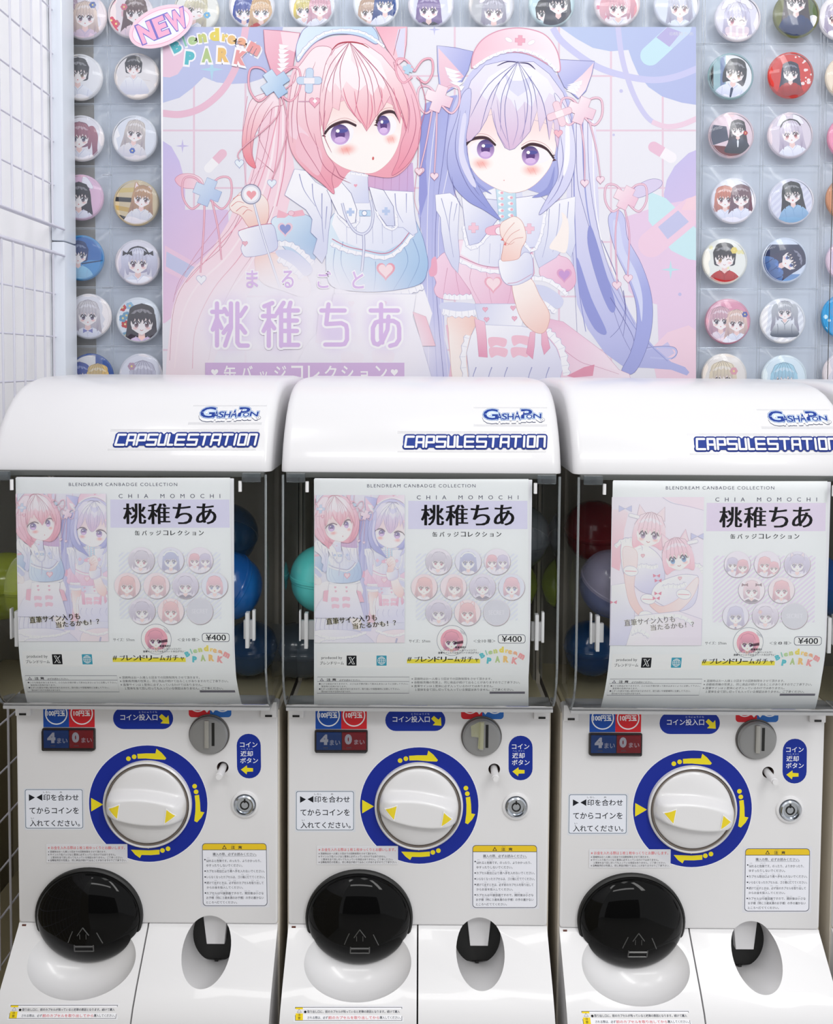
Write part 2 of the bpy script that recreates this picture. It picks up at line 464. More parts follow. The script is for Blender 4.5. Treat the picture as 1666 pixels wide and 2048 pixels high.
def profile_map(prof, ox=0.0):
    """pixels onto a surface curved only in (y, z): prof is a polyline [(Y, Z)] running down the front"""
    ts = np.array(prof); Ys, Zs = ts[:, 0], ts[:, 1]
    A = np.array(CAMR)
    ir = A.T
    # image row of each profile point (at x = centre column)
    cpt = np.stack([np.zeros(len(Ys)), Ys, Zs], 1) @ A   # to camera space
    rows = PPY + FPX * (cpt[:, 1] / cpt[:, 2])
    order = np.argsort(rows); rows, Ys2, Zs2 = rows[order], Ys[order], Zs[order]
    ang = np.arctan2(-np.gradient(Ys2), -np.gradient(Zs2))
    def f(px, py):
        pyc = py - (px - PPX) * math.tan(ROLL)
        Yp = np.interp(pyc, rows, Ys2); Zp = np.interp(pyc, rows, Zs2); a = np.interp(pyc, rows, ang)
        d = np.stack([(px - PPX) / FPX, -(py - PPY) / FPX, -np.ones_like(px)], 1) @ A.T
        X = d[:, 0] * (Yp / d[:, 1])
        p = np.stack([X, Yp, Zp], 1)
        N = np.stack([np.zeros_like(a), -np.cos(a), np.sin(a)], 1)
        return p, N
    return f
# ------------------------------------------------------------------ drawing: generic portrait
SKIN, SKINS = (253, 243, 239), (246, 208, 200)
def mixc(a, b, t): return tuple(a[i] * (1 - t) + b[i] * t for i in range(3))
def heart(a, cx, cy, s, col, line=None, lw=1.0):
    p = []
    for i in range(24):
        t = 2 * math.pi * i / 24
        p.append((cx + s * 0.9 * math.sin(t) ** 3, cy - s * 0.06 * (13 * math.cos(t) - 5 * math.cos(2 * t) - 2 * math.cos(3 * t) - math.cos(4 * t))))
    a.poly(p, col, line=line, lw=lw)
def star4(a, cx, cy, r, col, k=0.2):
    a.poly([(cx + (r if i % 2 == 0 else r * k) * math.cos(math.pi * i / 4 + math.pi / 2), cy + (r if i % 2 == 0 else r * k) * math.sin(math.pi * i / 4 + math.pi / 2)) for i in range(8)], col)
def cross(a, cx, cy, s, w, rot, col, line=None, lw=1.0):
    p = [(-w, -s), (w, -s), (w, -w), (s, -w), (s, w), (w, w), (w, s), (-w, s), (-w, w), (-s, w), (-s, -w), (-w, -w)]
    c, q = math.cos(rot), math.sin(rot)
    a.poly([(cx + x * c - y * q, cy + x * q + y * c) for x, y in p], col, line=line, lw=lw)
def capsule_shape(a, x0, y0, x1, y1, r, c0, c1):
    d = math.atan2(y1 - y0, x1 - x0); mx, my = (x0 + x1) / 2, (y0 + y1) / 2
    for (px, py, o, c) in ((x0, y0, math.pi, c0), (x1, y1, 0, c1)):
        pts = [(px + r * math.cos(d + o + R(t)), py + r * math.sin(d + o + R(t))) for t in range(-90, 91, 15)]
        n = (-math.sin(d) * r, math.cos(d) * r)
        e = [(mx + n[0], my + n[1]), (mx - n[0], my - n[1])]
        if o == 0: e = e
        else: e = e[::-1]
        a.poly(pts + e, c)
def frill(a, pts, w, col, line, n=14, lw=0.5):
    p = smooth_path(pts, False, 6); m = len(p) - 1; out, inn = [], []
    for i in range(n + 1):
        t = i / n * m; k = min(int(t), m - 1); f = t - k
        x, y = p[k][0] * (1 - f) + p[k + 1][0] * f, p[k][1] * (1 - f) + p[k + 1][1] * f
        dx, dy = p[k + 1][0] - p[k][0], p[k + 1][1] - p[k][1]; l = math.hypot(dx, dy) or 1
        ww = w * (1.0 if i % 2 else 0.72)
        out.append((x - dy / l * ww, y + dx / l * ww)); inn.append((x, y))
    a.poly(inn + out[::-1], col); a.line(out, line, lw, lw)
    for i in range(1, n, 2): a.line([inn[i], out[i]], line, lw * 0.6, lw * 0.6)

def head(a, x, y, s, rot=0.0, hair=(60, 55, 60), eye=(120, 70, 60), style='long', acc=(), dress=(245, 243, 248), dress2=None, wink=False, mouth='o', shade=None, body=True, detail=True, face=0.0):
    """portrait bust: face half-width = 1 unit"""
    hd = shade or mixc(hair, (70, 50, 90), 0.32); hl = mixc(hair, (255, 250, 255), 0.45); ln = mixc(hd, (50, 30, 50), 0.45)
    dress2 = dress2 or mixc(dress, (150, 150, 190), 0.35)
    old = a.push(x, y, s, rot); f = face
    if style == 'long': a.poly([(-1.15, -.6), (-.95, -1.3), (0, -1.62), (.95, -1.3), (1.15, -.6), (1.35, .8), (1.55, 2.9), (.5, 3.1), (-.5, 3.1), (-1.6, 2.9), (-1.35, .8)], ('g', (0, -1.4), hair, (0, 2.8), hd), sm=True)
    elif style == 'bob': a.poly([(-1.1, -.7), (-.8, -1.4), (0, -1.65), (.8, -1.4), (1.1, -.7), (1.28, .4), (1.12, 1.25), (.5, 1.0), (-.5, 1.0), (-1.12, 1.25), (-1.28, .4)], ('g', (0, -1.4), hair, (0, 1.2), hd), sm=True)
    elif style == 'short': a.poly([(-1.1, -.6), (-.8, -1.4), (0, -1.62), (.8, -1.4), (1.1, -.6), (1.12, .3), (.85, .8), (-.85, .8), (-1.12, .3)], ('g', (0, -1.4), hair, (0, .9), hd), sm=True)
    elif style == 'twin':
        for q in (-1, 1): a.poly([(q * .9, -1.0), (q * 1.5, -1.15), (q * 1.95, -.2), (q * 1.9, 1.2), (q * 2.1, 2.8), (q * 1.5, 2.4), (q * 1.35, 1.0), (q * 1.2, -.2)], ('g', (0, -1), hair, (0, 2.4), hd), sm=True)
        a.poly([(-1.1, -.6), (-.8, -1.4), (0, -1.62), (.8, -1.4), (1.1, -.6), (1.1, .5), (.7, 1.0), (-.7, 1.0), (-1.1, .5)], hd, sm=True)
    if body:
        a.poly([(-.5, 1.3), (0, 1.5), (.5, 1.3), (1.2, 1.65), (1.75, 2.4), (1.9, 3.6), (-1.9, 3.6), (-1.75, 2.4), (-1.2, 1.65)], ('g', (0, 1.3), dress, (0, 3.4), dress2), sm=True, sub=4)
        a.poly([(-.27, .8), (.27, .8), (.3, 1.35), (0, 1.62), (-.3, 1.35)], SKINS)
        a.line([(-.55, 1.25), (-.1, 1.75), (0, 2.6)], dress2, .09, .04, sm=True); a.line([(.55, 1.25), (.1, 1.75), (0, 1.9)], dress2, .09, .04, sm=True)
        a.line([(-1.1, 1.75), (-1.0, 2.5), (-1.1, 3.4)], dress2, .08, .03, sm=True); a.line([(1.1, 1.75), (1.0, 2.5), (1.1, 3.4)], dress2, .08, .03, sm=True)
    if 'bunny' in acc:
        for q in (-1, 1): a.poly([(q * .35, -1.3), (q * .45, -2.2), (q * .95, -2.0), (q * 1.5, -1.1), (q * 1.3, -.9), (q * .8, -1.2)], (246, 240, 246), sm=True, line=(200, 180, 200), lw=.04)
    if 'ears' in acc:
        for q in (-1, 1):
            a.poly([(q * .35, -1.4), (q * 1.0, -2.15), (q * 1.12, -1.0)], hair, line=ln, lw=.03); a.poly([(q * .55, -1.4), (q * .93, -1.9), (q * 1.0, -1.15)], (250, 225, 228))
    a.poly([(-.98, -.5), (-.97, .15), (-.72, .68), (-.1, 1.06), (.1, 1.06), (.72, .68), (.97, .15), (.98, -.5), (.6, -1.05), (-.6, -1.05)], ('g', (0, -.7), SKINS, (0, .1), SKIN), sm=True)
    if detail:
        a.soft(-.55 + f, .52, .33, .2, (244, 150, 140), .6, base=SKIN); a.soft(.55 + f, .52, .33, .2, (244, 150, 140), .6, base=SKIN)
    ed = mixc(eye, (30, 15, 40), .6)
    for q in (-1, 1):
        ex = q * .46 + f
        if wink and q == 1:
            a.line([(ex - .24, .22), (ex, .1), (ex + .24, .24)], ed, .09, .06, sm=True); continue
        a.disc(ex, .2, .25, .27, (252, 250, 252), n=16)
        a.disc(ex, .21, .19, .27, ('g', (0, -.05), ed, (0, .46), mixc(eye, (255, 240, 255), .35)), n=18)
        if detail: a.disc(ex, .17, .09, .13, ed, n=12)
        a.disc(ex - .07, .08, .06, .07, (255, 255, 255), n=8)
        a.line([(ex - .29 , .12 + .06 * (q < 0)), (ex - .12, -.09), (ex + .12, -.09), (ex + .29, .12 + .06 * (q > 0))], (58, 40, 48), .1, .1, sm=True)
    if mouth == 'o': a.disc(f * .6, .72, .07, .06, (226, 120, 118), n=10)
    elif mouth == 'smile': a.line([(-.14 + f, .66), (f, .74), (.14 + f, .66)], (190, 96, 96), .05, .04, sm=True)
    elif mouth == 'open': a.poly([(-.15 + f, .62), (.15 + f, .62), (f, .84)], (214, 100, 104))
    # fringe and side locks
    a.poly([(-1.12, .25), (-1.2, -.6), (-.82, -1.36), (0, -1.66), (.82, -1.36), (1.2, -.6), (1.12, .25), (.98, -.1), (.86, .22), (.7, -.32), (.52, .0), (.36, -.4), (.2, .02), (.06, -.28), (-.08, .1), (-.26, -.34), (-.42, .02), (-.6, -.36), (-.78, .18), (-.92, -.15)], ('g', (0, -1.3), hair, (0, .2), mixc(hair, hd, .55)), line=ln, lw=.025)
    if style != 'short':
        for q in (-1, 1): a.poly([(q * 1.15, -.7), (q * 1.3, .2), (q * 1.2, 1.0), (q * .98, 1.7 if style == 'long' else 1.25), (q * .9, .9), (q * .97, .2), (q * .93, -.4)], ('g', (0, -.6), hair, (0, 1.4), hd), sm=True, sub=4)
    if detail:
        a.poly([(-.95, -.75), (-.6, -1.05), (0, -1.2), (.6, -1.05), (.95, -.75), (.7, -.72), (.5, -.9), (.3, -.78), (.1, -1.0), (-.15, -.8), (-.4, -.95), (-.65, -.74)], hl)
        for q in (-.9, -.55, -.2, .15, .5, .85): a.line([(q * .3, -1.6), (q * .8, -1.0), (q, -.15)], ln, .035, .01, sm=True, sub=3)
    # accessories
    if 'band' in acc: a.line([(-1.1, -.8), (-.7, -1.3), (0, -1.5), (.7, -1.3), (1.1, -.8)], (250, 248, 252), .2, .2, sm=True); 
    if 'darkband' in acc: a.line([(-1.1, -.8), (-.7, -1.35), (0, -1.56), (.7, -1.35), (1.1, -.8)], (40, 38, 46), .14, .14, sm=True)
    for nm, q in (('bowl', -1), ('bowr', 1)):
        for t in acc:
            if isinstance(t, tuple) and t[0] == nm:
                for k in (-1, 1): a.poly([(q * 1.05, -.9), (q * 1.05 + k * .45, -1.2), (q * 1.05 + k * .5, -.65)], t[1])
                a.disc(q * 1.05, -.9, .12, .12, mixc(t[1], (0, 0, 0), .25), n=8)
    for t in acc:
        if isinstance(t, tuple) and t[0] == 'flower':
            for k in range(6): a.disc(t[2] + .2 * math.cos(k * 1.047), t[3] + .2 * math.sin(k * 1.047), .17, .17, t[1], n=8)
            a.disc(t[2], t[3], .1, .1, (250, 225, 130), n=8)
        if isinstance(t, tuple) and t[0] == 'scarf':
            a.poly([(-1.1, .85), (-.5, .7), (0, .62), (.5, .7), (1.1, .85), (1.0, 1.5), (0, 1.7), (-1.0, 1.5)], t[1], sm=True)
            for k in (-.6, 0, .6): a.poly([(k - .12, .72), (k + .12, .72), (k + .1, 1.6), (k - .1, 1.6)], mixc(t[1], (255, 255, 255), .6))
        if isinstance(t, tuple) and t[0] == 'tie': a.poly([(0, 1.55), (.16, 1.75), (.1, 2.6), (0, 2.8), (-.1, 2.6), (-.16, 1.75)], t[1])
        if isinstance(t, tuple) and t[0] == 'ribbon':
            for k in (-1, 1): a.poly([(0, 1.6), (k * .5, 1.4), (k * .5, 1.85)], t[1])
    if 'frills' in acc:
        frill(a, [(-1.2, 1.7), (-.5, 1.45), (0, 1.75)], -.25, (252, 251, 254), mixc(dress2, (120, 110, 150), .3), 8, .04)
        frill(a, [(0, 1.75), (.5, 1.45), (1.2, 1.7)], -.25, (252, 251, 254), mixc(dress2, (120, 110, 150), .3), 8, .04)
    a.T = old

# ------------------------------------------------------------------ drawing: the two nurses of the large poster (pixels of the photograph)
def FA(*p): return [(320 + x / 3.0852, 40 + y / 3.0852) for x, y in p]
def A2(*p): return [(320 + x / 3.0852, 400 + y / 3.0852) for x, y in p]
def FB(*p): return [(820 + x / 2.8724, 40 + y / 2.8724) for x, y in p]
def B2(*p): return [(820 + x / 2.8724, 400 + y / 2.8724) for x, y in p]
def ribbon_bow(a, c, s, q, col, col2):
    """thin looping ribbon on both sides of c"""
    for k, ang in ((-1, -.5), (1, .45)):
        pts = [(0, 0), (.55, -.75), (1.15, -.8), (1.2, .1), (.75, .75), (.15, .35)]
        a.line([(c[0] + k * x * s, c[1] + y * s + x * s * q) for x, y in pts], col2, 4.2, 4.2, sm=True)
        a.line([(c[0] + k * x * s, c[1] + y * s + x * s * q) for x, y in pts], col, 2.8, 2.8, sm=True)
def eye_big(a, pts_white, c, rx, ry, lash, rot=0, hi=(-.25, -.35)):
    a.poly(pts_white, (250, 246, 252), sm=True)
    a.disc(c[0], c[1], rx, ry, ('g', (c[0], c[1] - ry), (66, 52, 120), (c[0], c[1] + ry), (214, 178, 232)), rot)
    a.disc(c[0], c[1], rx * .52, ry * .5, (92, 62, 128), rot, 16)
    a.disc(c[0], c[1] + ry * .5, rx * .6, ry * .3, (222, 190, 236), rot, 14)
    a.disc(c[0] + rx * .2, c[1] - ry * .35, rx * .62, ry * .2, (86, 86, 160), rot, 12)
    a.disc(c[0] + rx * hi[0], c[1] + ry * hi[1], rx * .2, ry * .17, (255, 255, 255), n=10)
    a.poly([(x, y - 3.5) for x, y in smooth_path(lash, False, 5)] + [(x, y + 3.5 * math.sin(3.14 * (i + .5) / (len(lash) * 5 - 4))) for i, (x, y) in enumerate(smooth_path(lash, False, 5))][::-1], (112, 74, 82))
    a.line(lash, (62, 38, 50), 4.6, 4.0, sm=True); a.line([(x, y - 7.5) for x, y in lash], (214, 150, 156), .9, .6, sm=True)
    d = 1 if lash[-1][1] > lash[0][1] else -1; e = lash[-1] if d > 0 else lash[0]
    a.poly([e, (e[0] + d * 5.5, e[1] + 3.5), (e[0] - d * 3, e[1] + 6)], (84, 52, 62)); a.poly([(e[0] - d * 4, e[1] - 4), (e[0] + d * 4, e[1] - 7), (e[0] - d * 8, e[1] - 7)], (62, 38, 50))
def strands(a, root, tips, col, w=1.2, bend=.12):
    for i, t in enumerate(tips):
        mx, my = (root[0] + t[0]) / 2, (root[1] + t[1]) / 2
        dx, dy = t[0] - root[0], t[1] - root[1]
        k = bend * (1 if t[0] > root[0] else -1)
        a.line([root, (mx + dy * -k * -1, my - dx * k), t], col, w, w * .4, sm=True, taper=True)

def backdrop(a, full=True):
    a.rect(326, 50, 1392, 812, (236, 235, 244))
    for x in (388, 491, 909.5, 1118, 1222, 1325.5): a.rect(x - 2, 50, x + 2, 812, (233, 207, 223))
    for y in (152, 261, 376, 484, 593, 700): a.rect(326, y - 1.8, 1392, y + 1.8, (233, 207, 223))
    a.poly(FA((15, 40), (760, 40), (700, 330), (620, 365), (540, 390), (440, 395), (350, 385), (270, 352), (200, 420), (120, 480), (15, 512)), ('g', (326, 60), (198, 206, 240), (520, 150), (190, 196, 234)), sm=False)
    a.poly(FA((15, 90), (100, 120), (150, 180), (160, 260), (110, 335), (60, 355), (15, 350)), (240, 208, 228), sm=False)
    a.line(FA((15, 575), (130, 582), (260, 540), (380, 440), (460, 310), (505, 180), (530, 40)), (238, 196, 216), 14, 14, sm=True)
    star4(a, 320 + 320 / 3.085, 40 + 305 / 3.085, 24, (184, 220, 240)); star4(a, 365, 292, 14, (204, 196, 236))
    a.poly(FA((15, 745), (70, 780), (120, 870), (145, 960), (155, 1050)) + A2((155, 60), (420, 60), (430, 300), (330, 480), (230, 600), (30, 760), (15, 760)), ('g', (330, 290), (207, 198, 240), (360, 560), (238, 204, 230)))
    a.poly(A2((30, 280), (240, 400), (200, 520), (30, 440)), (240, 208, 230)); a.poly(A2((40, 318), (215, 415), (175, 485), (36, 410)), (203, 206, 236))
    capsule_shape(a, 320 + 385 / 3.085, 40 + 825 / 3.085, 320 + 300 / 3.085, 40 + 915 / 3.085, 9, (238, 196, 214), (248, 246, 250))
    # upper right
    a.poly(FB((860, 40), (1660, 40), (1660, 490), (1560, 475), (1450, 440), (1370, 385), (1310, 310), (1275, 230), (1255, 172), (1150, 180), (1050, 160), (960, 110)), ('g', (1140, 60), (190, 204, 238), (1390, 200), (184, 192, 234)))
    a.line(FB((820, 45), (870, 120), (980, 210), (1100, 280), (1250, 325), (1400, 345), (1530, 325), (1660, 275)), (206, 206, 242), 13, 13, sm=True)
    a.line(FB((1195, 40), (1215, 200), (1255, 350), (1310, 480), (1380, 575), (1470, 612), (1560, 602), (1660, 560)), (208, 206, 240), 11, 9, sm=True)
    a.line(FB((1390, 585), (1470, 612), (1560, 602), (1660, 560)), (238, 210, 228), 10, 11, sm=True)
    capsule_shape(a, *FB((1380, 205))[0], *FB((1560, 40))[0], 20, (202, 232, 244), (206, 222, 244)); a.poly(FB((1415, 100), (1480, 40), (1560, 70), (1490, 155)), (190, 184, 228))
    a.disc(*FB((1213, 408))[0], 3.6, fill=(206, 204, 238)); a.disc(*FB((1170, 660))[0], 2.6, fill=(206, 204, 238))
    capsule_shape(a, *FB((1400, 730))[0], *FB((1500, 790))[0], 11, (236, 196, 218), (248, 244, 250))
    a.poly(FB((1660, 740), (1600, 765), (1520, 840), (1475, 920), (1458, 1000), (1470, 1100), (1660, 1100)), ('g', (1330, 320), (202, 196, 238), (1390, 400), (214, 198, 236)))
    a.poly(B2((1480, 20), (1380, 50), (1230, 100), (1255, 520), (1300, 570), (1420, 600), (1440, 1180), (1660, 1180), (1660, -10)), (234, 208, 234))
    a.poly(B2((1370, -50), (1470, -10), (1660, 180), (1660, 350), (1600, 340), (1500, 290), (1370, 120)), (206, 236, 244))
    capsule_shape(a, *B2((1385, 255))[0], *B2((1620, 60))[0], 26, (242, 210, 230), (242, 210, 230)); a.poly(B2((1425, 155), (1540, 60), (1602, 125), (1480, 225)), (200, 202, 236))
    a.poly(FB((1660, 1000), (1590, 1030), (1560, 1092), (1660, 1092)), (246, 214, 226))
    star4(a, *B2((1497, 400))[0], 19, (196, 230, 240)); a.disc(*B2((1550, 542))[0], 3.4, fill=(200, 196, 234))
    a.poly(B2((1380, 860), (1480, 760), (1600, 720), (1660, 760), (1660, 1180), (1450, 1180)), (244, 214, 230)); a.poly(B2((1400, 870), (1480, 815), (1520, 880), (1440, 930)), (210, 204, 238))
    star4(a, *FB((140, 55))[0], 12, (196, 196, 236))

def lavender_girl(a):
    LH, LM, LD, LL = (238, 235, 250), (212, 212, 245), (172, 177, 230), (118, 118, 178)
    W1, W2, WL = (250, 249, 254), (215, 218, 242), (166, 168, 210)
    PK, PK2, PL = (247, 216, 234), (236, 188, 214), (206, 140, 172)
    # tails of hair behind
    a.poly(FB((270, 430), (170, 450), (85, 480), (70, 650), (80, 850), (70, 1000)) + B2((45, 80), (70, 200), (60, 400), (25, 560), (20, 800), (50, 1120), (320, 1150), (240, 980), (200, 800), (190, 500), (240, 250), (250, 0)) + FB((300, 800)), ('g', (870, 200), LD, (870, 730), (206, 206, 240)))
    for i, (x0, x1, x2) in enumerate(((90, 60, 40), (120, 100, 110), (150, 130, 160), (190, 150, 200), (230, 170, 230))):
        a.line(FB((x0 + 40, 470), (x0, 800)) + B2((x1, 100), (x1, 500), (x2, 1100)), (LL, LH, (176, 180, 228))[i % 3], 1.6 if i % 3 else 1.0, 1.0, sm=True)
    a.poly(FB((60, 560), (110, 500), (120, 560), (90, 800), (100, 1000)) + B2((60, 100), (50, 0)), mixc(LD, (130, 130, 205), .4), sm=False)
    a.poly(FB((900, 560), (1000, 490), (1060, 540), (1075, 700), (1078, 900), (1085, 1080)) + B2((1085, 200), (1120, 330), (1190, 480), (1260, 640), (1330, 760), (1400, 840), (1500, 930), (1580, 960), (1605, 990), (1590, 1008), (1500, 975), (1360, 965), (1230, 960), (1120, 880), (1020, 740), (960, 600), (935, 400), (900, 200), (900, 0)), ('g', (1130, 240), LH, (1300, 720), (184, 188, 234)))
    a.line(B2((1340, 860), (1420, 845), (1510, 850), (1530, 880), (1500, 910), (1380, 905)), (196, 200, 240), 4.5, 3, sm=True); a.line(B2((1340, 855), (1430, 840), (1515, 845), (1535, 880), (1500, 915)), LL, .9, .7, sm=True)
    for pts, cc, wd in ((((955, 560), (960, 900), (1000, 1090), (1100, 1420), (1200, 1760), (1300, 1960)), LL, 1.2), (((990, 540), (1000, 900), (1040, 1200), (1140, 1500), (1300, 1780), (1480, 1960)), (160, 166, 220), 3.2), (((1020, 540), (1030, 900), (1090, 1250), (1180, 1520), (1290, 1750)), LL, 1.0), (((1050, 560), (1060, 1000), (1110, 1300), (1220, 1560)), W1, 3.0), (((940, 700), (945, 1100), (965, 1500), (1010, 1790)), (150, 154, 214), 2.6), (((930, 700), (930, 1200), (950, 1600), (960, 1800)), LL, 1.0)):
        a.line(FB(*pts), cc, wd, wd * .5, sm=True)
    a.poly(B2((1040, 150), (1120, 400), (1180, 600), (1150, 640), (1080, 480), (1020, 250)), (150, 156, 216), sm=True); a.poly(B2((960, 330), (1040, 560), (1130, 760), (1060, 740), (980, 560)), (152, 158, 218), sm=True)
    for p in (((1100, 230), (1180, 420), (1235, 600), (1210, 720), (1150, 790)), ((1150, 560), (1230, 690), (1285, 800), (1270, 860)), ((1225, 520), (1240, 640), (1225, 780))): a.line(B2(*p), LL, 1.3, .7, sm=True)
    # cat tail with bow
    a.poly(FB((1270, 1010), (1300, 955), (1380, 915), (1440, 920), (1445, 950), (1400, 985), (1320, 1020)), (222, 212, 240), sm=True, line=LL, lw=.6)
    a.poly(B2((1142, 90), (1200, 60), (1235, 110), (1250, 220), (1330, 370), (1385, 540), (1392, 700), (1360, 850), (1290, 990), (1215, 985), (1265, 880), (1300, 740), (1296, 590), (1250, 450), (1190, 320), (1150, 190)), ('g', B2((1180, 300))[0], (206, 208, 244), B2((1390, 500))[0], (170, 176, 230)), sm=True, line=LL, lw=.7)
    a.poly(B2((1165, 130), (1200, 130), (1230, 280), (1300, 420), (1335, 560), (1330, 700), (1310, 580), (1260, 440), (1190, 290)), (216, 220, 248), sm=True)
    ribbon_bow(a, FB((1240, 1020))[0], 34, .1, (240, 206, 222), PL)
    for p in (((1195, 60), (1180, 200), (1190, 480)), ((1235, 60), (1260, 200), (1250, 440))): a.line(B2(*p), PL, 3.6, 3.0, sm=True); a.line(B2(*p), (238, 200, 220), 2.2, 1.8, sm=True)
    heart(a, *B2((1188, 490))[0], 10, (246, 222, 234), PL, .7); heart(a, *B2((1253, 450))[0], 10, (246, 222, 234), PL, .7)
    cross(a, *FB((1240, 1022))[0], 23, 10, .45, ('g', FB((1180, 970))[0], (250, 232, 240), FB((1300, 1080))[0], (240, 196, 218)), PL, .6)
    # skirt
    a.poly(B2((700, 660), (880, 700), (1000, 790), (1120, 880), (1200, 975), (1260, 1000), (1300, 1180), (800, 1180), (860, 900)), ('g', B2((800, 700))[0], PK2, B2((1150, 980))[0], (250, 236, 246)), sm=False, line=PL, lw=.5)
    a.poly(B2((900, 1010), (1000, 960), (1060, 945), (1050, 1010), (940, 1020)), (232, 160, 184)); a.line(B2((870, 850), (980, 930), (1080, 960), (1200, 1000)), PL, .8, .5, sm=True)
    a.poly(B2((205, 720), (240, 700), (330, 900), (330, 1180), (200, 1180), (235, 930)), (240, 200, 216))
    # left arm, puff sleeve, cuff
    a.poly(B2((225, 665), (380, 675), (350, 780), (325, 900), (330, 1040), (250, 1040), (230, 880), (222, 760)), ('g', B2((230, 800))[0], SKIN, B2((360, 700))[0], SKINS), sm=True, line=(222, 168, 160), lw=.6)
    a.poly(B2((215, 300), (150, 345), (120, 400), (150, 470), (138, 515), (165, 560), (250, 575), (335, 560), (345, 500), (300, 380)), ('g', B2((150, 400))[0], PK, B2((330, 560))[0], PK2), sm=True, line=PL, lw=.7)
    for p in (((215, 390), (200, 480), (190, 560)), ((260, 380), (270, 470), (290, 565))): a.line(B2(*p), PL, .9, .4, sm=True)
    frill(a, B2((190, 568), (270, 575), (372, 568)), -12, W1, WL, 12, .6); a.poly(B2((185, 590), (370, 596), (378, 640), (195, 640)), W2, sm=True); frill(a, B2((190, 625), (280, 640), (375, 630)), 14, W1, WL, 12, .6)
    a.poly(B2((125, 340), (150, 330), (155, 420), (120, 440), (108, 410), (120, 380)), (240, 176, 200), sm=True)
    # bodice and apron
    a.poly(B2((280, 230), (700, 230), (715, 420), (650, 560), (620, 610), (385, 610), (345, 520), (275, 420)), ('g', B2((300, 300))[0], (250, 230, 242), B2((600, 600))[0], PK2), sm=False, line=PL, lw=.6)
    for p in (((360, 370), (345, 470), (410, 600)), ((560, 420), (580, 500), (560, 600)), ((450, 380), (440, 420), (470, 600))): a.line(B2(*p), PL, .8, .4, sm=True)
    a.poly(B2((330, 120), (690, 120), (700, 300), (600, 370), (500, 392), (400, 372), (290, 310)), ('g', B2((400, 150))[0], W1, B2((640, 360))[0], W2))
    for x in (400, 460, 520, 580): a.line(B2((x, 250), (x - 5, 365)), WL, .7, .5)
    frill(a, B2((285, 335), (400, 385), (510, 400), (620, 370), (700, 310)), 9, W1, WL, 18, .6)
    a.line(B2((283, 322), (400, 372), (510, 386), (620, 358), (700, 300)), PL, 1.5, 1.5, sm=True)
    heart(a, *B2((478, 482))[0], 20, (238, 180, 198)); heart(a, *B2((478, 480))[0], 15.5, (250, 226, 232))
    a.poly(B2((372, 596), (620, 596), (650, 690), (640, 730), (430, 725), (390, 680)), ('g', B2((372, 600))[0], W2, B2((640, 720))[0], W1), line=WL, lw=.6)
    for x, y in ((432, 628), (592, 620), (440, 686), (600, 680)): heart(a, *B2((x, y))[0], 6, (240, 186, 206), PL, .5)
    a.poly(B2((385, 715), (640, 725), (760, 750), (840, 850), (880, 960), (860, 1030), (900, 1180), (320, 1180), (340, 1000), (325, 880), (350, 780)), ('g', B2((400, 720))[0], W1, B2((560, 1100))[0], (226, 226, 246)), sm=False, line=WL, lw=.6)
    for x in (380, 470, 560, 700, 800): a.line(B2((x, 960), (x - 20, 1030), (x + 5, 1090)), WL, 2.0, .6, sm=True)
    for q, (cx, cy) in enumerate(((505, 822), (640, 812), (510, 880), (635, 880))): a.poly(B2((cx - 55, cy - 28), (cx, cy - 34), (cx + 50, cy - 20), (cx + 38, cy + 22), (cx - 10, cy + 12), (cx - 45, cy + 25)), (245, 200, 216), sm=True)
    frill(a, B2((345, 780), (320, 900), (335, 1040)), 12, W1, WL, 10, .6); frill(a, B2((770, 760), (850, 860), (880, 1010)), -16, W1, WL, 14, .6)
    for pts in (((370, 680), (430, 700), (440, 800), (445, 905), (395, 900), (385, 780)), ((690, 760), (720, 750), (715, 840), (705, 915), (668, 880)), ((755, 760), (780, 740), (805, 850), (770, 890), (755, 830))): a.poly(B2(*pts), ('g', B2((0, 700))[0], (246, 206, 222), B2((0, 900))[0], (234, 164, 192)), line=PL, lw=.6)
    # shoulder frills and right sleeve
    a.poly(B2((800, 300), (860, 320), (910, 340), (945, 400), (950, 480), (905, 525), (850, 505), (760, 450), (745, 390)), ('g', B2((760, 330))[0], PK, B2((930, 500))[0], PK2), sm=True, line=PL, lw=.7)
    heart(a, *B2((886, 430))[0], 17, (226, 170, 206)); heart(a, *B2((886, 430))[0], 12.5, (204, 160, 214))
    frill(a, B2((700, 462), (780, 470), (860, 520), (895, 555)), -10, W1, WL, 12, .6); a.poly(B2((705, 490), (790, 500), (880, 570), (850, 625), (770, 580), (720, 540)), W2, sm=True); frill(a, B2((730, 560), (790, 590), (845, 635)), 11, W1, WL, 8, .6)
    for pts in (((145, -30), (230, -40), (285, 0), (275, 200), (285, 330), (275, 420), (240, 380), (200, 300), (180, 180), (175, 100), (150, 60)), ((760, 50), (860, 0), (950, -20), (945, 120), (950, 250), (925, 330), (880, 280), (840, 330), (790, 360), (740, 390), (715, 320), (720, 150))):
        a.poly(B2(*pts), ('g', B2((pts[0][0], 0))[0], W1, B2((pts[0][0] + 60, 360))[0], W2), line=WL, lw=.8)
    for p in (((180, -10), (210, 100), (230, 200)), ((240, 10), (225, 150), (250, 330)), ((270, 20), (250, 120)), ((800, 50), (790, 200), (760, 330)), ((860, 20), (850, 150), (820, 300)), ((910, 10), (900, 160), (905, 260)), ((760, 80), (745, 200))): a.line(B2(*p), WL, 1.6, .6, sm=True)
    a.poly(B2((870, 70), (905, 110), (912, 200), (895, 300), (840, 290), (800, 270), (850, 190), (875, 120)), SKIN, sm=True)
    # collar, neck
    a.poly(FB((440, 960), (640, 960), (660, 1110), (430, 1110)), ('g', FB((440, 990))[0], W1, FB((640, 1090))[0], W2))
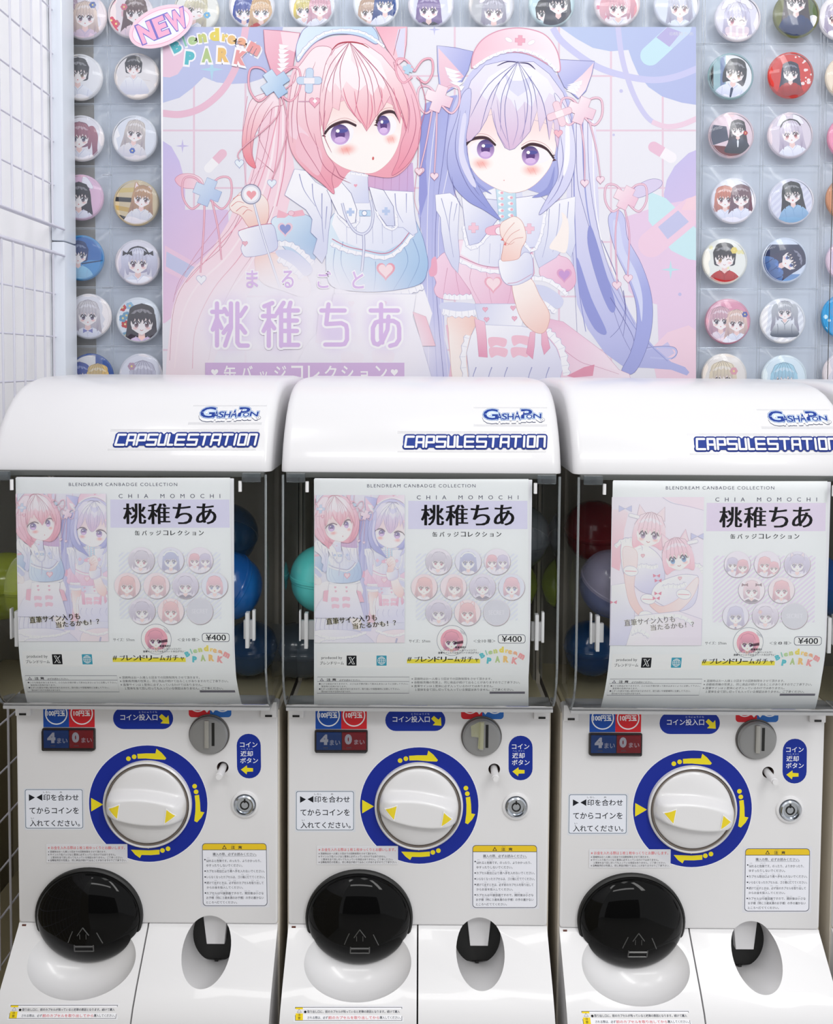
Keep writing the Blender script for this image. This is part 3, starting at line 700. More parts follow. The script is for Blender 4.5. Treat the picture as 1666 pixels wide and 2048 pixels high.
    a.poly(B2((296, -20), (500, 0), (520, 90), (400, 245), (340, 262), (315, 150)), ('g', B2((300, 0))[0], W1, B2((480, 150))[0], (206, 210, 240)), line=LL, lw=.9)
    a.poly(B2((600, -10), (740, -30), (800, 20), (765, 130), (725, 270), (680, 275), (640, 190), (600, 110)), ('g', B2((620, 50))[0], W1, B2((760, 180))[0], (222, 224, 246)), line=LL, lw=.9)
    frill(a, B2((315, 150), (340, 262), (400, 245), (510, 110)), 7, W1, WL, 16, .6); frill(a, B2((770, 60), (745, 200), (700, 285), (640, 200)), -7, W1, WL, 16, .6)
    cross(a, *B2((365, 160))[0], 10, 4, 0, (246, 204, 220), PL, .5); cross(a, *B2((685, 165))[0], 10, 4, 0, (246, 204, 220), PL, .5)
    a.poly(B2((440, 160), (540, 140), (560, 190), (450, 200)), (246, 190, 210), sm=True, line=PL, lw=.6); a.disc(*B2((512, 178))[0], 8, fill=(250, 240, 246), line=PL, lw=1.0)
    # raised arm, cuff, hand, blister pack
    a.poly(B2((590, 470), (690, 450), (745, 550), (800, 650), (790, 730), (760, 765), (710, 755), (650, 700), (610, 610)), ('g', B2((640, 520))[0], SKIN, B2((780, 760))[0], SKINS), sm=True, line=(222, 168, 160), lw=.8)
    a.poly(B2((510, 345), (560, 350), (620, 335), (660, 300), (700, 325), (705, 430), (660, 470), (600, 490), (550, 480), (520, 430)), ('g', B2((530, 380))[0], W1, B2((690, 460))[0], W2), sm=True, line=WL, lw=.9)
    a.line(B2((560, 480), (620, 470), (700, 425)), PL, 1.2, .8, sm=True)
    a.poly(FB((493, 965), (605, 950)) + B2((612, 105), (512, 125)), ('g', FB((500, 970))[0], (214, 236, 246), FB((600, 1150))[0], (182, 214, 234)), line=(140, 170, 205), lw=.7)
    for i in range(5):
        for j in (0, 1):
            x, y = 522 + j * 54 + i * .8, 992 + i * 34 - j * 6; a.disc(*FB((x, y))[0], 6, 3.6, (250, 250, 252), .15, 12); a.disc(*FB((x + 6, y + 1))[0], 3.2, 2.8, (240, 180, 196), n=8)
    a.poly(B2((520, 140), (560, 110), (600, 95), (640, 120), (662, 175), (665, 230), (640, 280), (625, 335), (560, 350), (525, 345), (532, 290), (540, 240), (520, 200)), ('g', B2((640, 150))[0], SKIN, B2((540, 340))[0], SKINS), sm=True, line=(214, 150, 144), lw=.8)
    for p in (((600, 130), (560, 175), (530, 225)), ((630, 170), (580, 200), (545, 250)), ((650, 215), (600, 225), (560, 262)), ((540, 240), (575, 255), (600, 240))): a.line(B2(*p), (220, 150, 144), 1.0, .6, sm=True)
    for p in (((520, 230), (535, 215), (538, 235)), ((536, 258), (552, 240), (553, 262))): a.poly(B2(*p), (232, 130, 130))
    # head
    a.poly(FB((350, 300), (430, 225), (520, 195), (620, 190), (720, 215), (800, 260), (880, 380), (930, 520), (945, 700), (930, 860), (880, 1000), (800, 1010), (560, 950), (380, 1000), (270, 960), (215, 850), (205, 700), (240, 520), (290, 400)), ('g', FB((300, 300))[0], LM, FB((400, 1000))[0], LD), sm=True)
    a.poly(FB((340, 600), (332, 740), (345, 830), (390, 900), (460, 950), (540, 985), (610, 992), (690, 965), (760, 905), (815, 820), (840, 700), (800, 560), (560, 480)), ('g', FB((560, 620))[0], (250, 226, 226), FB((560, 760))[0], (254, 248, 247)), sm=True, line=(226, 176, 176), lw=.6)
    a.soft(*FB((410, 825))[0], 25, 15, (246, 150, 140), .75, base=(254, 247, 245)); a.soft(*FB((700, 862))[0], 25, 15, (246, 150, 140), .75, base=(254, 247, 245))
    for p in (((385, 815), (405, 850)), ((415, 815), (440, 855)), ((675, 850), (695, 885)), ((705, 850), (725, 890))): a.line(FB(*p), (240, 150, 144), .6, .4)
    eye_big(a, FB((345, 730), (400, 690), (470, 700), (485, 750), (460, 790), (400, 790), (360, 770)), FB((434, 743))[0], 17.5, 19.5, FB((318, 722), (350, 690), (400, 676), (450, 684), (492, 722)))
    eye_big(a, FB((640, 745), (690, 725), (760, 735), (805, 790), (760, 820), (690, 828), (650, 800)), FB((692, 781))[0], 17.5, 19.5, FB((640, 742), (690, 716), (745, 722), (790, 748), (826, 796)))
    a.disc(*FB((540, 922))[0], 1.4, .9, (226, 150, 150), n=8)
    a.line(FB((345, 612), (400, 560), (500, 540)), (190, 170, 205), .9, .5, sm=True); a.line(FB((700, 572), (790, 600), (850, 660)), (190, 170, 205), .9, .5, sm=True)
    # fringe
    a.poly(FB((330, 700), (300, 620), (305, 480), (350, 350), (430, 260), (540, 235), (625, 240), (710, 240), (800, 310), (880, 420), (925, 560), (930, 700), (880, 640), (860, 780), (835, 690), (825, 560), (800, 690), (780, 560), (745, 640), (730, 520), (690, 640), (640, 700), (600, 740), (572, 748), (545, 735), (505, 660), (480, 580), (465, 500), (440, 570), (400, 640), (352, 690)), ('g', FB((600, 330))[0], (238, 235, 250), FB((590, 745))[0], (222, 190, 220)), line=LL, lw=.8)
    a.poly(FB((400, 420), (450, 330), (530, 280), (620, 265), (710, 280), (790, 340), (850, 450), (800, 420), (770, 480), (740, 400), (700, 500), (660, 470), (615, 525), (580, 460), (540, 430), (520, 480), (480, 400), (440, 460)), ('g', FB((600, 270))[0], (250, 249, 254), FB((600, 500))[0], (238, 235, 249)))
    a.poly(FB((540, 300), (590, 350), (640, 350), (700, 320), (680, 400), (620, 440), (570, 400)), (224, 223, 245))
    strands(a, FB((620, 240))[0], FB((572, 748), (520, 640), (466, 500), (402, 640), (640, 700), (690, 640), (732, 520), (800, 690), (345, 560)), LL, 1.3, .1)
    for p in (((480, 520), (500, 640), (555, 735)), ((600, 460), (620, 600), (590, 720)), ((655, 470), (660, 600), (630, 690)), ((500, 460), (520, 600), (560, 700))): a.line(FB(*p), (176, 160, 206), 1.2, .4, sm=True, taper=True)
    a.line(FB((500, 265), (560, 240), (625, 246)), (70, 60, 110), 2.2, 1.6, sm=True, taper=True); a.line(FB((625, 246), (680, 252), (720, 285)), (70, 60, 110), 2.6, 1.6, sm=True, taper=True)
    # side locks
    a.poly(FB((300, 430), (270, 560), (225, 700), (215, 830), (250, 950), (330, 1040), (420, 1090), (520, 1150), (450, 1050), (380, 930), (335, 800), (322, 680), (340, 560), (350, 400)), ('g', FB((300, 430))[0], LM, FB((430, 1100))[0], (150, 158, 220)), sm=True, line=LL, lw=.8)
    a.poly(FB((830, 420), (900, 520), (945, 680), (945, 850), (900, 970), (830, 1050), (740, 1120), (800, 1000), (850, 900), (845, 780), (860, 650), (850, 520)), ('g', FB((860, 430))[0], LH, FB((800, 1080))[0], LM), sm=True, line=LL, lw=.8)
    for p in (((290, 520), (260, 750), (330, 950), (440, 1080)), ((320, 520), (290, 750), (350, 930), (400, 1010)), ((880, 560), (910, 750), (860, 950), (790, 1060)), ((860, 640), (880, 800), (850, 930)), ((240, 900), (260, 1000), (300, 1080))): a.line(FB(*p), (LL), 1.3, .6, sm=True, taper=True)
    a.poly(FB((300, 560), (325, 560), (310, 760), (380, 950), (340, 930), (280, 780)), (226, 224, 248), sm=True); a.poly(FB((895, 560), (915, 620), (915, 800), (880, 900), (890, 740)), W1, sm=True)
    for p in (((330, 760), (360, 900), (470, 1000)), ((830, 840), (790, 960), (700, 1020))): a.poly(FB(*p, (p[1][0] + 14, p[1][1] + 30)), (150, 156, 216), sm=True)
    # ears
    a.poly(FB((155, 148), (260, 160), (362, 182), (335, 290), (290, 370), (175, 440), (160, 300)), ('g', FB((160, 150))[0], LM, FB((350, 260))[0], LD), line=LL, lw=1)
    a.poly(FB((163, 162), (230, 235), (310, 325), (200, 420), (180, 400), (166, 290)), ('g', FB((170, 180))[0], (246, 214, 226), FB((250, 380))[0], (238, 196, 216)))
    for k in range(5): a.poly(FB((200 + k * 8, 270 + k * 28), (290 + k * 6, 300 + k * 20), (215 + k * 20, 320 + k * 22)), (250, 248, 254), line=(206, 200, 228), lw=.4)
    a.poly(FB((1060, 238), (860, 228), (850, 310), (885, 385), (965, 455), (1010, 410), (1045, 310)), ('g', FB((870, 240))[0], LM, FB((960, 400))[0], LD), line=LL, lw=1)
    a.poly(FB((1055, 246), (990, 315), (905, 390), (970, 450), (1010, 400), (1040, 320)), ('g', FB((1040, 260))[0], (246, 214, 226), FB((950, 430))[0], (250, 236, 244)))
    for k in range(4): a.poly(FB((990 - k * 16, 345 + k * 15), (900 - k * 2, 375 + k * 10), (985 - k * 8, 375 + k * 20)), (250, 248, 254), line=(206, 200, 228), lw=.4)
    # cap
    a.poly(FB((352, 268), (365, 190), (410, 120), (490, 70), (590, 48), (690, 55), (780, 90), (840, 170), (862, 260), (852, 300), (790, 255), (700, 205), (610, 185), (500, 200), (420, 240), (365, 272)), ('g', FB((380, 120))[0], (244, 200, 216), FB((700, 160))[0], (252, 238, 246)), sm=True, line=(222, 160, 184), lw=2.2)
    frill(a, FB((360, 270), (440, 215), (530, 178), (620, 165), (710, 185), (790, 230), (850, 290)), 7, W1, WL, 26, .7)
    cross(a, *FB((632, 118))[0], 10, 4.2, .05, (240, 176, 196), PL, .6)
    for x, y, r_ in ((567, 115, .5), (697, 130, -.5)): a.disc(*FB((x, y))[0], 8, 4.2, (252, 250, 253), r_, 12, line=(214, 190, 214), lw=.6)
    # hair bows
    for c, p1, p2, q in (((165, 452), ((130, 500), (95, 700), (60, 850)), ((155, 500), (150, 700), (140, 880)), .15), ((985, 520), ((975, 560), (1000, 740), (1003, 920)), ((1030, 580), (1070, 740), (1093, 900)), .15)):
        ribbon_bow(a, FB(c)[0], 34, q, (244, 208, 222), PL)
        for p in (p1, p2): a.line(FB(*p), PL, 3.4, 2.6, sm=True); a.line(FB(*p), (240, 206, 222), 2.2, 1.6, sm=True)
        heart(a, *FB((p1[-1][0], p1[-1][1] + 18))[0], 9, (246, 224, 236), PL, .7); heart(a, *FB((p2[-1][0], p2[-1][1] + 18))[0], 9, (246, 224, 236), PL, .7)
        cross(a, *FB(c)[0], 27, 10.5, .35, ('g', FB((c[0] - 60, c[1] - 60))[0], (252, 240, 246), FB((c[0] + 60, c[1] + 60))[0], (240, 204, 222)), PL, .7)
    for r_, q in ((1.25, 1), (-.35, 1)):
        old = a.push(*FB((858, 540))[0], 1, r_); a.rect(-26, -7, 26, 7, (246, 216, 228), 6, (210, 160, 180), .7); a.rect(-8, -6.6, 8, 6.6, (252, 240, 244)); a.T = old
    heart(a, *FB((852, 652))[0], 9.5, (244, 188, 202), PL, .8)

def pink_girl(a):
    PH, PM, PD, PLn = (253, 236, 242), (249, 212, 225), (241, 168, 184), (190, 110, 138)
    W1, W2, WL = (250, 249, 254), (212, 216, 242), (160, 162, 206)
    BL, BM, BD = (226, 239, 250), (198, 222, 244), (164, 194, 230)
    RB, RL = (244, 186, 202), (210, 130, 156)
    # tail and long hair behind
    a.poly(FA((92, 985), (130, 952), (200, 950), (260, 985), (262, 1040), (200, 1040), (130, 1030)), ('g', FA((90, 990))[0], (244, 190, 208), FA((260, 1000))[0], (250, 226, 236)), sm=True, line=RL, lw=.7)
    a.poly(FA((655, 480), (610, 700), (590, 850), (540, 1000), (470, 1120)) + A2((430, 120), (330, 290), (200, 430), (110, 560), (75, 680), (60, 800), (40, 1000), (30, 1200), (290, 1250), (330, 1000), (430, 760), (560, 560), (720, 330), (800, 0)) + FA((840, 1000), (800, 700), (770, 480)), ('g', (560, 230), PM, (420, 740), (250, 232, 240)))
    for pts, cc, wd in ((((700, 480), (650, 800), (560, 1060), (400, 1380), (200, 1560), (90, 1760), (60, 2100)), PLn, 1.1), (((720, 500), (690, 850), (600, 1150), (430, 1440), (230, 1640), (130, 1850), (90, 2150)), PH, 5), (((740, 500), (720, 850), (640, 1180), (500, 1450), (330, 1660), (220, 1900), (200, 2150)), (232, 160, 182), 2.0), (((760, 500), (750, 900), (690, 1200), (560, 1500), (420, 1700), (320, 1950)), PH, 4), (((740, 520), (650, 900), (520, 1200), (330, 1430), (160, 1620)), (238, 168, 188), 2.4), (((620, 700), (560, 1000), (420, 1300), (150, 1560), (80, 1740)), PLn, .8), (((700, 1150), (600, 1400), (470, 1600), (350, 1850), (300, 2100)), PLn, .8), (((780, 600), (770, 900), (720, 1150)), (228, 150, 174), 2.5)):
        a.line(FA(*pts), cc, wd, wd * .6, sm=True)
    a.poly(FA((1290, 900), (1560, 880), (1570, 1060), (1400, 1075), (1280, 1050)), ('g', FA((1300, 900))[0], (224, 176, 210), FA((1500, 1060))[0], (206, 178, 222)))
    for x in (1330, 1380, 1430, 1480, 1530): a.line(FA((x, 900), (x - 5, 1060)), (188, 140, 184), .9, .6)
    # thin flying strands
    for p in (((540, 470), (510, 700), (530, 1000), (560, 1110)), ((560, 1000), (350, 1280), (200, 1480), (90, 1700)), ((1590, 900), (1570, 1100), (1600, 1200)), ((600, 850), (700, 940), (640, 900), (560, 1000))): a.line(FA(*p), (226, 160, 182), 1.2, .6, sm=True)
    ribbon_bow(a, FA((290, 1062))[0], 40, .12, (244, 196, 212), RL)
    for p in (((275, 1110), (270, 1300), (250, 1560)), ((320, 1110), (360, 1300), (380, 1480))): a.line(FA(*p), RL, 4.2, 3.2, sm=True); a.line(FA(*p), (244, 196, 212), 2.8, 2, sm=True)
    heart(a, *A2((255, 490))[0], 11, (246, 246, 252), (170, 170, 210), .8)
    cross(a, *FA((292, 1062))[0], 27, 11, .38, ('g', FA((220, 1000))[0], (220, 232, 248), FA((360, 1120))[0], (184, 204, 238)), (140, 160, 210), .8)
    # shoulders, dress
    a.poly(A2((700, 640), (1080, 520), (1620, 520), (1680, 700), (1560, 1180), (800, 1180), (820, 800)), ('g', A2((1100, 560))[0], W1, A2((1100, 1100))[0], (246, 238, 248)))
    a.poly(A2((690, 120), (760, 90), (860, 80), (950, 120), (1000, 200), (985, 300), (930, 400), (860, 390), (760, 290), (700, 210)), ('g', A2((720, 120))[0], BL, A2((960, 330))[0], BD), sm=True, line=(120, 140, 190), lw=.8)
    heart(a, *A2((773, 178))[0], 17, (240, 206, 220)); heart(a, *A2((773, 178))[0], 12.5, (150, 160, 214))
    a.poly(A2((590, 345), (720, 330), (850, 400), (930, 520), (900, 600), (760, 560), (620, 500)), ('g', A2((600, 360))[0], SKINS, A2((760, 520))[0], SKIN), sm=True, line=(226, 176, 170), lw=.7)
    frill(a, A2((725, 285), (800, 290), (870, 340), (935, 405)), -12, W1, WL, 14, .7); a.poly(A2((720, 310), (830, 320), (940, 420), (900, 470), (820, 420), (730, 350)), W2, sm=True); frill(a, A2((735, 350), (820, 400), (890, 470)), 12, W1, WL, 10, .7)
    a.poly(A2((730, 60), (800, 90), (770, 110), (720, 110)), RB); a.poly(A2((800, 75), (880, 60), (895, 95), (820, 105)), RB); a.disc(*A2((810, 82))[0], 6, 5, (246, 206, 220), line=RL, lw=.6)
    a.poly(A2((1040, 150), (1130, 60), (1500, 60), (1600, 180), (1645, 330), (1650, 430), (1600, 520), (1400, 562), (1200, 562), (1060, 530), (1025, 420), (1030, 260)), ('g', A2((1080, 250))[0], BL, A2((1620, 500))[0], (170, 200, 234)), sm=True, line=(130, 150, 200), lw=.9)
    for p in (((1130, 250), (1120, 400), (1200, 555)), ((1480, 240), (1530, 380), (1440, 555)), ((1560, 240), (1600, 380), (1530, 540)), ((1330, 380), (1330, 470), (1320, 560)), ((1080, 300), (1070, 420), (1110, 530))): a.line(A2(*p), (146, 172, 214), 1.6, .7, sm=True)
    a.poly(A2((1100, 0), (1500, 0), (1560, 170), (1480, 270), (1390, 320), (1240, 300), (1110, 250), (1060, 150)), ('g', A2((1150, 50))[0], W1, A2((1450, 300))[0], (226, 230, 248)))
    for x in (1150, 1210, 1310, 1370, 1430): a.line(A2((x, 120), (x + 4, 270)), WL, .8, .5)
    frill(a, A2((1060, 260), (1150, 300), (1260, 325), (1390, 345), (1480, 290), (1560, 190)), 9, W1, WL, 22, .7); a.line(A2((1062, 240), (1150, 285), (1260, 310), (1390, 330), (1480, 275), (1555, 175)), RL, 1.7, 1.7, sm=True)
    heart(a, *A2((1393, 435))[0], 21, (236, 160, 178)); heart(a, *A2((1393, 433))[0], 16, (250, 222, 226))
    frill(a, A2((1080, 545), (1250, 575), (1450, 575), (1620, 520)), 12, W1, WL, 26, .7)
    # waist, apron (the part below the poster's title)
    a.poly(A2((1070, 580), (1580, 580), (1560, 720), (1620, 900), (1700, 1180), (760, 1180), (900, 900), (1050, 720)), ('g', A2((1200, 600))[0], W1, A2((1200, 1150))[0], (232, 232, 248)), line=WL, lw=.7)
    for x, y in ((1180, 640), (1380, 640), (1190, 710), (1385, 710)): heart(a, *A2((x, y))[0], 7, (240, 180, 200), RL, .5)
    a.poly(A2((980, 700), (1060, 690), (1040, 900), (960, 880)), RB, line=RL, lw=.7); a.poly(A2((1560, 690), (1640, 720), (1700, 900), (1620, 900)), RB, line=RL, lw=.7)
    for cx, cy in ((1180, 860), (1380, 850), (1190, 980), (1380, 970)): a.poly(A2((cx - 70, cy - 36), (cx, cy - 44), (cx + 65, cy - 26), (cx + 50, cy + 30), (cx - 14, cy + 16), (cx - 60, cy + 34)), (243, 196, 212), sm=True)
    # shoulder frills, collar
    for pts in (((770, -30), (830, -190), (900, -180), (960, -110), (1050, -60), (1060, 60), (1040, 200), (1030, 330), (1000, 390), (945, 330), (970, 240), (930, 200), (940, 120), (900, 60)), ((1380, -60), (1560, -50), (1570, 80), (1590, 200), (1560, 220), (1500, 170), (1440, 170), (1400, 80))):
        a.poly(A2(*pts), ('g', A2((pts[0][0], 0))[0], W1, A2((pts[0][0] + 120, 360))[0], W2), line=WL, lw=.9)
    for p in (((860, -160), (890, -60), (960, 40)), ((940, -100), (950, 0), (1000, 120)), ((1000, -40), (1000, 120), (1010, 260)), ((1030, 40), (1020, 180)), ((1450, -40), (1460, 60), (1500, 140)), ((1520, -40), (1520, 80))): a.line(A2(*p), WL, 2.0, .7, sm=True)
    a.poly(FA((1110, 935), (1190, 925), (1280, 955), (1290, 1130), (1150, 1130), (1120, 1040)), ('g', FA((1120, 950))[0], W1, FA((1290, 1080))[0], W2), line=WL, lw=.6)
    frill(a, FA((1112, 945), (1190, 955), (1282, 968)), -6, W1, WL, 12, .6); heart(a, *FA((1207, 1022))[0], 4, (240, 170, 190))
    a.poly(A2((1030, -60), (1120, -110), (1180, -40), (1215, 60), (1205, 140), (1170, 150), (1100, 90)), W1, line=(110, 110, 160), lw=1.0); a.poly(A2((1290, -80), (1380, -60), (1440, 40), (1450, 160), (1400, 160), (1330, 60)), ('g', A2((1300, 0))[0], W1, A2((1440, 140))[0], W2), line=(110, 110, 160), lw=1.0)
    frill(a, A2((1100, 90), (1170, 160), (1215, 140), (1225, 60)), 5, W1, WL, 10, .6); frill(a, A2((1340, 70), (1400, 165), (1455, 165), (1450, 90)), 5, W1, WL, 10, .6)
    cross(a, *A2((1175, 75))[0], 8, 3, 0, (190, 206, 238)); cross(a, *A2((1395, 70))[0], 8, 3, 0, (190, 206, 238))
    a.poly(A2((1230, 65), (1300, 65), (1300, 100), (1230, 100)), BM, line=(110, 140, 190), lw=.8); a.disc(*A2((1262, 82))[0], 5, fill=W1, line=(110, 140, 190), lw=1)
    # stethoscope round the neck
    for cc, wd in (((150, 150, 196), 5.4), ((228, 230, 246), 3.6)):
        a.line(A2((1125, 20), (1150, 110), (1200, 190), (1255, 210), (1300, 170), (1315, 90), (1300, 0)), cc, wd, wd, sm=True); a.line(A2((1255, 205), (1258, 300), (1245, 440)), cc, wd, wd, sm=True)
    # raised hand with the stethoscope head
    a.poly(A2((470, -20), (520, -60), (600, -50), (660, 0), (672, 80), (650, 150), (560, 175), (500, 100), (445, 70), (430, 30)), ('g', A2((520, 0))[0], SKIN, A2((560, 160))[0], SKINS), sm=True, line=(214, 150, 150), lw=.8)
    for p in (((440, 40), (480, 10), (520, 20)), ((470, 70), (510, 40), (545, 50)), ((510, 90), (540, 60), (570, 70)), ((450, -5), (490, -30), (530, -20))): a.line(A2(*p), (224, 140, 140), 1.4, .8, sm=True)
    a.poly(A2((485, 195), (580, 165), (690, 150), (720, 230), (722, 300), (650, 335), (560, 350), (520, 345), (500, 300), (510, 260)), ('g', A2((500, 220))[0], W1, A2((700, 320))[0], W2), sm=True, line=WL, lw=.9); a.line(A2((485, 190), (590, 158), (690, 146)), RL, 1.4, 1.4, sm=True); heart(a, *A2((525, 268))[0], 6, (240, 190, 204), RL, .5)
    for cc, wd in (((168, 168, 206), 4.4), ((236, 238, 250), 2.8)): a.line(A2((580, 20), (620, 170), (670, 330), (740, 540)), cc, wd, wd, sm=True)
    a.disc(*FA((562, 1075))[0], 20.5, fill=(150, 150, 176)); a.disc(*FA((562, 1075))[0], 18.5, fill=(226, 226, 238)); a.disc(*FA((562, 1075))[0], 15, fill=(250, 248, 252)); heart(a, *FA((564, 1078))[0], 11, (243, 170, 178))
    # bob hair mass
    a.poly(FA((830, 290), (880, 200), (980, 130), (1100, 100), (1200, 95), (1310, 120), (1420, 210), (1520, 330), (1590, 480), (1612, 640), (1590, 780), (1540, 890), (1440, 970), (1300, 960), (1180, 930), (1080, 1040), (960, 960), (850, 860), (785, 720), (785, 520), (800, 380)), ('g', FA((900, 200))[0], PM, FA((1100, 1000))[0], PD), sm=True)
    a.poly(FA((1000, 640), (995, 740), (1030, 830), (1100, 895), (1190, 932), (1310, 946), (1400, 890), (1460, 800), (1490, 680), (1480, 560), (1300, 480), (1080, 520)), ('g', FA((1240, 560))[0], (251, 226, 224), FA((1240, 720))[0], (254, 247, 245)), sm=True, line=(226, 170, 170), lw=.6)
    a.soft(*FA((1150, 800))[0], 27, 15, (246, 146, 136), .8, rot=-.1, base=(254, 247, 245)); a.soft(*FA((1425, 735))[0], 17, 14, (246, 146, 136), .7, base=(254, 247, 245))
    for p in (((1120, 790), (1135, 830)), ((1150, 790), (1170, 835)), ((1405, 730), (1415, 765)), ((1435, 725), (1445, 760))): a.line(FA(*p), (240, 146, 140), .6, .4)
    eye_big(a, FA((1040, 690), (1080, 655), (1150, 645), (1195, 680), (1175, 750), (1120, 775), (1060, 755)), FA((1112, 708))[0], 19, 20.5, FA((1015, 706), (1045, 668), (1095, 640), (1150, 630), (1212, 656)), -.1)
    eye_big(a, FA((1340, 640), (1370, 600), (1430, 595), (1460, 640), (1440, 700), (1380, 715), (1345, 690)), FA((1380, 652))[0], 13.5, 20, FA((1336, 640), (1355, 592), (1400, 568), (1445, 574), (1478, 622)), -.1)
    a.disc(*FA((1315, 855))[0], 2.2, 3.6, (214, 110, 110), .1, 10); a.line(FA((1005, 565), (1060, 520), (1150, 460)), (226, 170, 186), .9, .5, sm=True)
    # fringe
    a.poly(FA((1010, 700), (985, 560), (985, 420), (1020, 280), (1080, 180), (1170, 135), (1270, 150), (1370, 220), (1470, 340), (1540, 480), (1575, 640), (1560, 800), (1520, 700), (1490, 560), (1480, 640), (1440, 540), (1420, 470), (1380, 540), (1330, 600), (1300, 650), (1275, 688), (1248, 640), (1200, 590), (1160, 540), (1120, 460), (1105, 560), (1065, 540), (1040, 620)), ('g', FA((1200, 260))[0], (253, 240, 245), FA((1280, 680))[0], (243, 172, 184)), line=PLn, lw=.9)
    a.poly(FA((1010, 400), (1040, 280), (1110, 190), (1180, 160), (1270, 190), (1360, 260), (1400, 360), (1380, 430), (1350, 400), (1310, 470), (1270, 400), (1230, 440), (1190, 420), (1150, 380), (1120, 440), (1080, 390), (1050, 450)), ('g', FA((1200, 180))[0], (253, 248, 251), FA((1200, 450))[0], (252, 238, 243)))
    a.poly(FA((1180, 170), (1240, 190), (1260, 260), (1220, 300), (1180, 250)), (250, 232, 238)); a.poly(FA((1020, 250), (1080, 200), (1090, 280), (1050, 330)), (250, 232, 238))
    strands(a, FA((1170, 138))[0], FA((1275, 688), (1200, 590), (1120, 460), (1065, 540), (1330, 600), (1380, 540), (1480, 640), (1560, 800), (1010, 700), (1000, 450)), PLn, 1.4, .1)
    for p in (((1130, 420), (1160, 520), (1240, 640)), ((1200, 440), (1220, 560), (1275, 670)), ((1300, 460), (1310, 560), (1290, 650)), ((1440, 420), (1470, 540), (1540, 720)), ((1360, 420), (1370, 480), (1340, 580))): a.line(FA(*p), (228, 130, 156), 1.8, .6, sm=True, taper=True)
    a.line(FA((1055, 195), (1100, 150), (1170, 138), (1240, 148), (1290, 175)), (178, 60, 80), 2.8, 1.8, sm=True, taper=True)
    # side locks
    a.poly(FA((880, 260), (830, 340), (800, 500), (790, 700), (820, 830), (900, 930), (1000, 1010), (1075, 1075), (1060, 980), (1075, 900), (1030, 830), (1000, 740), (985, 620), (990, 450), (1020, 280), (1060, 180), (960, 170)), ('g', FA((880, 300))[0], (252, 236, 242), FA((1020, 1020))[0], (240, 160, 178)), sm=True, line=PLn, lw=.9)
    a.poly(FA((820, 560), (850, 640), (920, 720), (900, 780), (840, 740), (800, 700)), (247, 214, 226), sm=True); a.poly(FA((860, 700), (940, 740), (1000, 830), (980, 960), (900, 900), (840, 820)), (245, 196, 210), sm=True)
    a.poly(FA((1440, 260), (1530, 380), (1590, 520), (1610, 680), (1585, 800), (1520, 900), (1430, 960), (1470, 860), (1490, 760), (1530, 640), (1520, 480)), ('g', FA((1480, 300))[0], PM, FA((1480, 940))[0], (238, 150, 170)), sm=True, line=PLn, lw=.8)
    for p in (((900, 300), (850, 500), (860, 720), (960, 900), (1060, 1050)), ((960, 260), (900, 450), (910, 650), (980, 800)), ((860, 350), (815, 560), (820, 760)), ((1020, 560), (1010, 700), (1060, 820)), ((1550, 460), (1580, 640), (1540, 800), (1470, 920)), ((1500, 420), (1540, 560), (1530, 700)), ((950, 700), (1000, 880), (1080, 960), (1180, 1010)), ((1080, 900), (1110, 960), (1150, 980))): a.line(FA(*p), PLn, 1.4, .6, sm=True, taper=True)
    # front lock of the tied hair
    a.poly(FA((720, 450), (620, 460), (560, 500), (530, 600), (508, 720), (512, 820), (545, 890), (592, 912), (570, 820), (590, 700), (650, 600), (700, 540), (760, 520)), ('g', FA((620, 480))[0], (252, 232, 240), FA((580, 900))[0], (240, 138, 150)), sm=True, line=PLn, lw=.9)
    for p in (((680, 470), (600, 560), (560, 720), (570, 860)), ((700, 500), (640, 600), (610, 720), (680, 860)), ((620, 480), (550, 620), (530, 760))): a.line(FA(*p), PLn, 1.1, .5, sm=True, taper=True)
    # ears
    a.poly(FA((640, 62), (740, 68), (865, 82), (835, 200), (820, 300), (720, 370), (690, 330), (650, 200)), ('g', FA((640, 70))[0], (246, 198, 214), FA((800, 300))[0], (240, 176, 196)), line=PLn, lw=1.1)
    a.poly(FA((745, 75), (860, 85), (832, 200), (760, 170)), (250, 224, 234))
    for k in range(6): a.poly(FA((735 - k * 3, 150 + k * 30), (800, 160 + k * 26), (740 + k * 4, 195 + k * 28)), (252, 248, 251), line=(222, 190, 206), lw=.5)
    a.poly(FA((1328, 40), (1525, 40), (1520, 150), (1505, 250), (1470, 280), (1400, 180)), ('g', FA((1340, 60))[0], (242, 178, 196), FA((1500, 240))[0], (248, 210, 222)), line=PLn, lw=1.1)
    a.poly(FA((1470, 60), (1515, 50), (1505, 230), (1470, 240), (1450, 160)), (224, 222, 244)); a.line(FA((1480, 60), (1440, 220)), (170, 80, 100), 1.2, .8)
    # cap
    a.poly(FA((845, 250), (840, 180), (860, 110), (900, 50), (1000, 20), (1200, 10), (1310, 45), (1350, 120), (1330, 150), (1250, 108), (1150, 88), (1050, 95), (960, 140), (900, 200), (860, 255)), ('g', FA((860, 150))[0], BL, FA((1300, 80))[0], BM), sm=True, line=(150, 150, 200), lw=1.3)
    frill(a, FA((855, 245), (920, 160), (1010, 95), (1120, 72), (1230, 82), (1310, 120), (1380, 175)), -6, W1, WL, 26, .7)
    # hair ornaments
    ribbon_bow(a, FA((708, 395))[0], 42, .1, RB, RL)
    for p in (((735, 430), (720, 600), (500, 800), (490, 860)), ((740, 430), (790, 640), (740, 860), (692, 980)), ((770, 430), (830, 380), (840, 320))): a.line(FA(*p[:2]) + FA(*p[2:]), RL, 2.6, 2, sm=True); a.line(FA(*p), (244, 190, 206), 1.6, 1.2, sm=True)
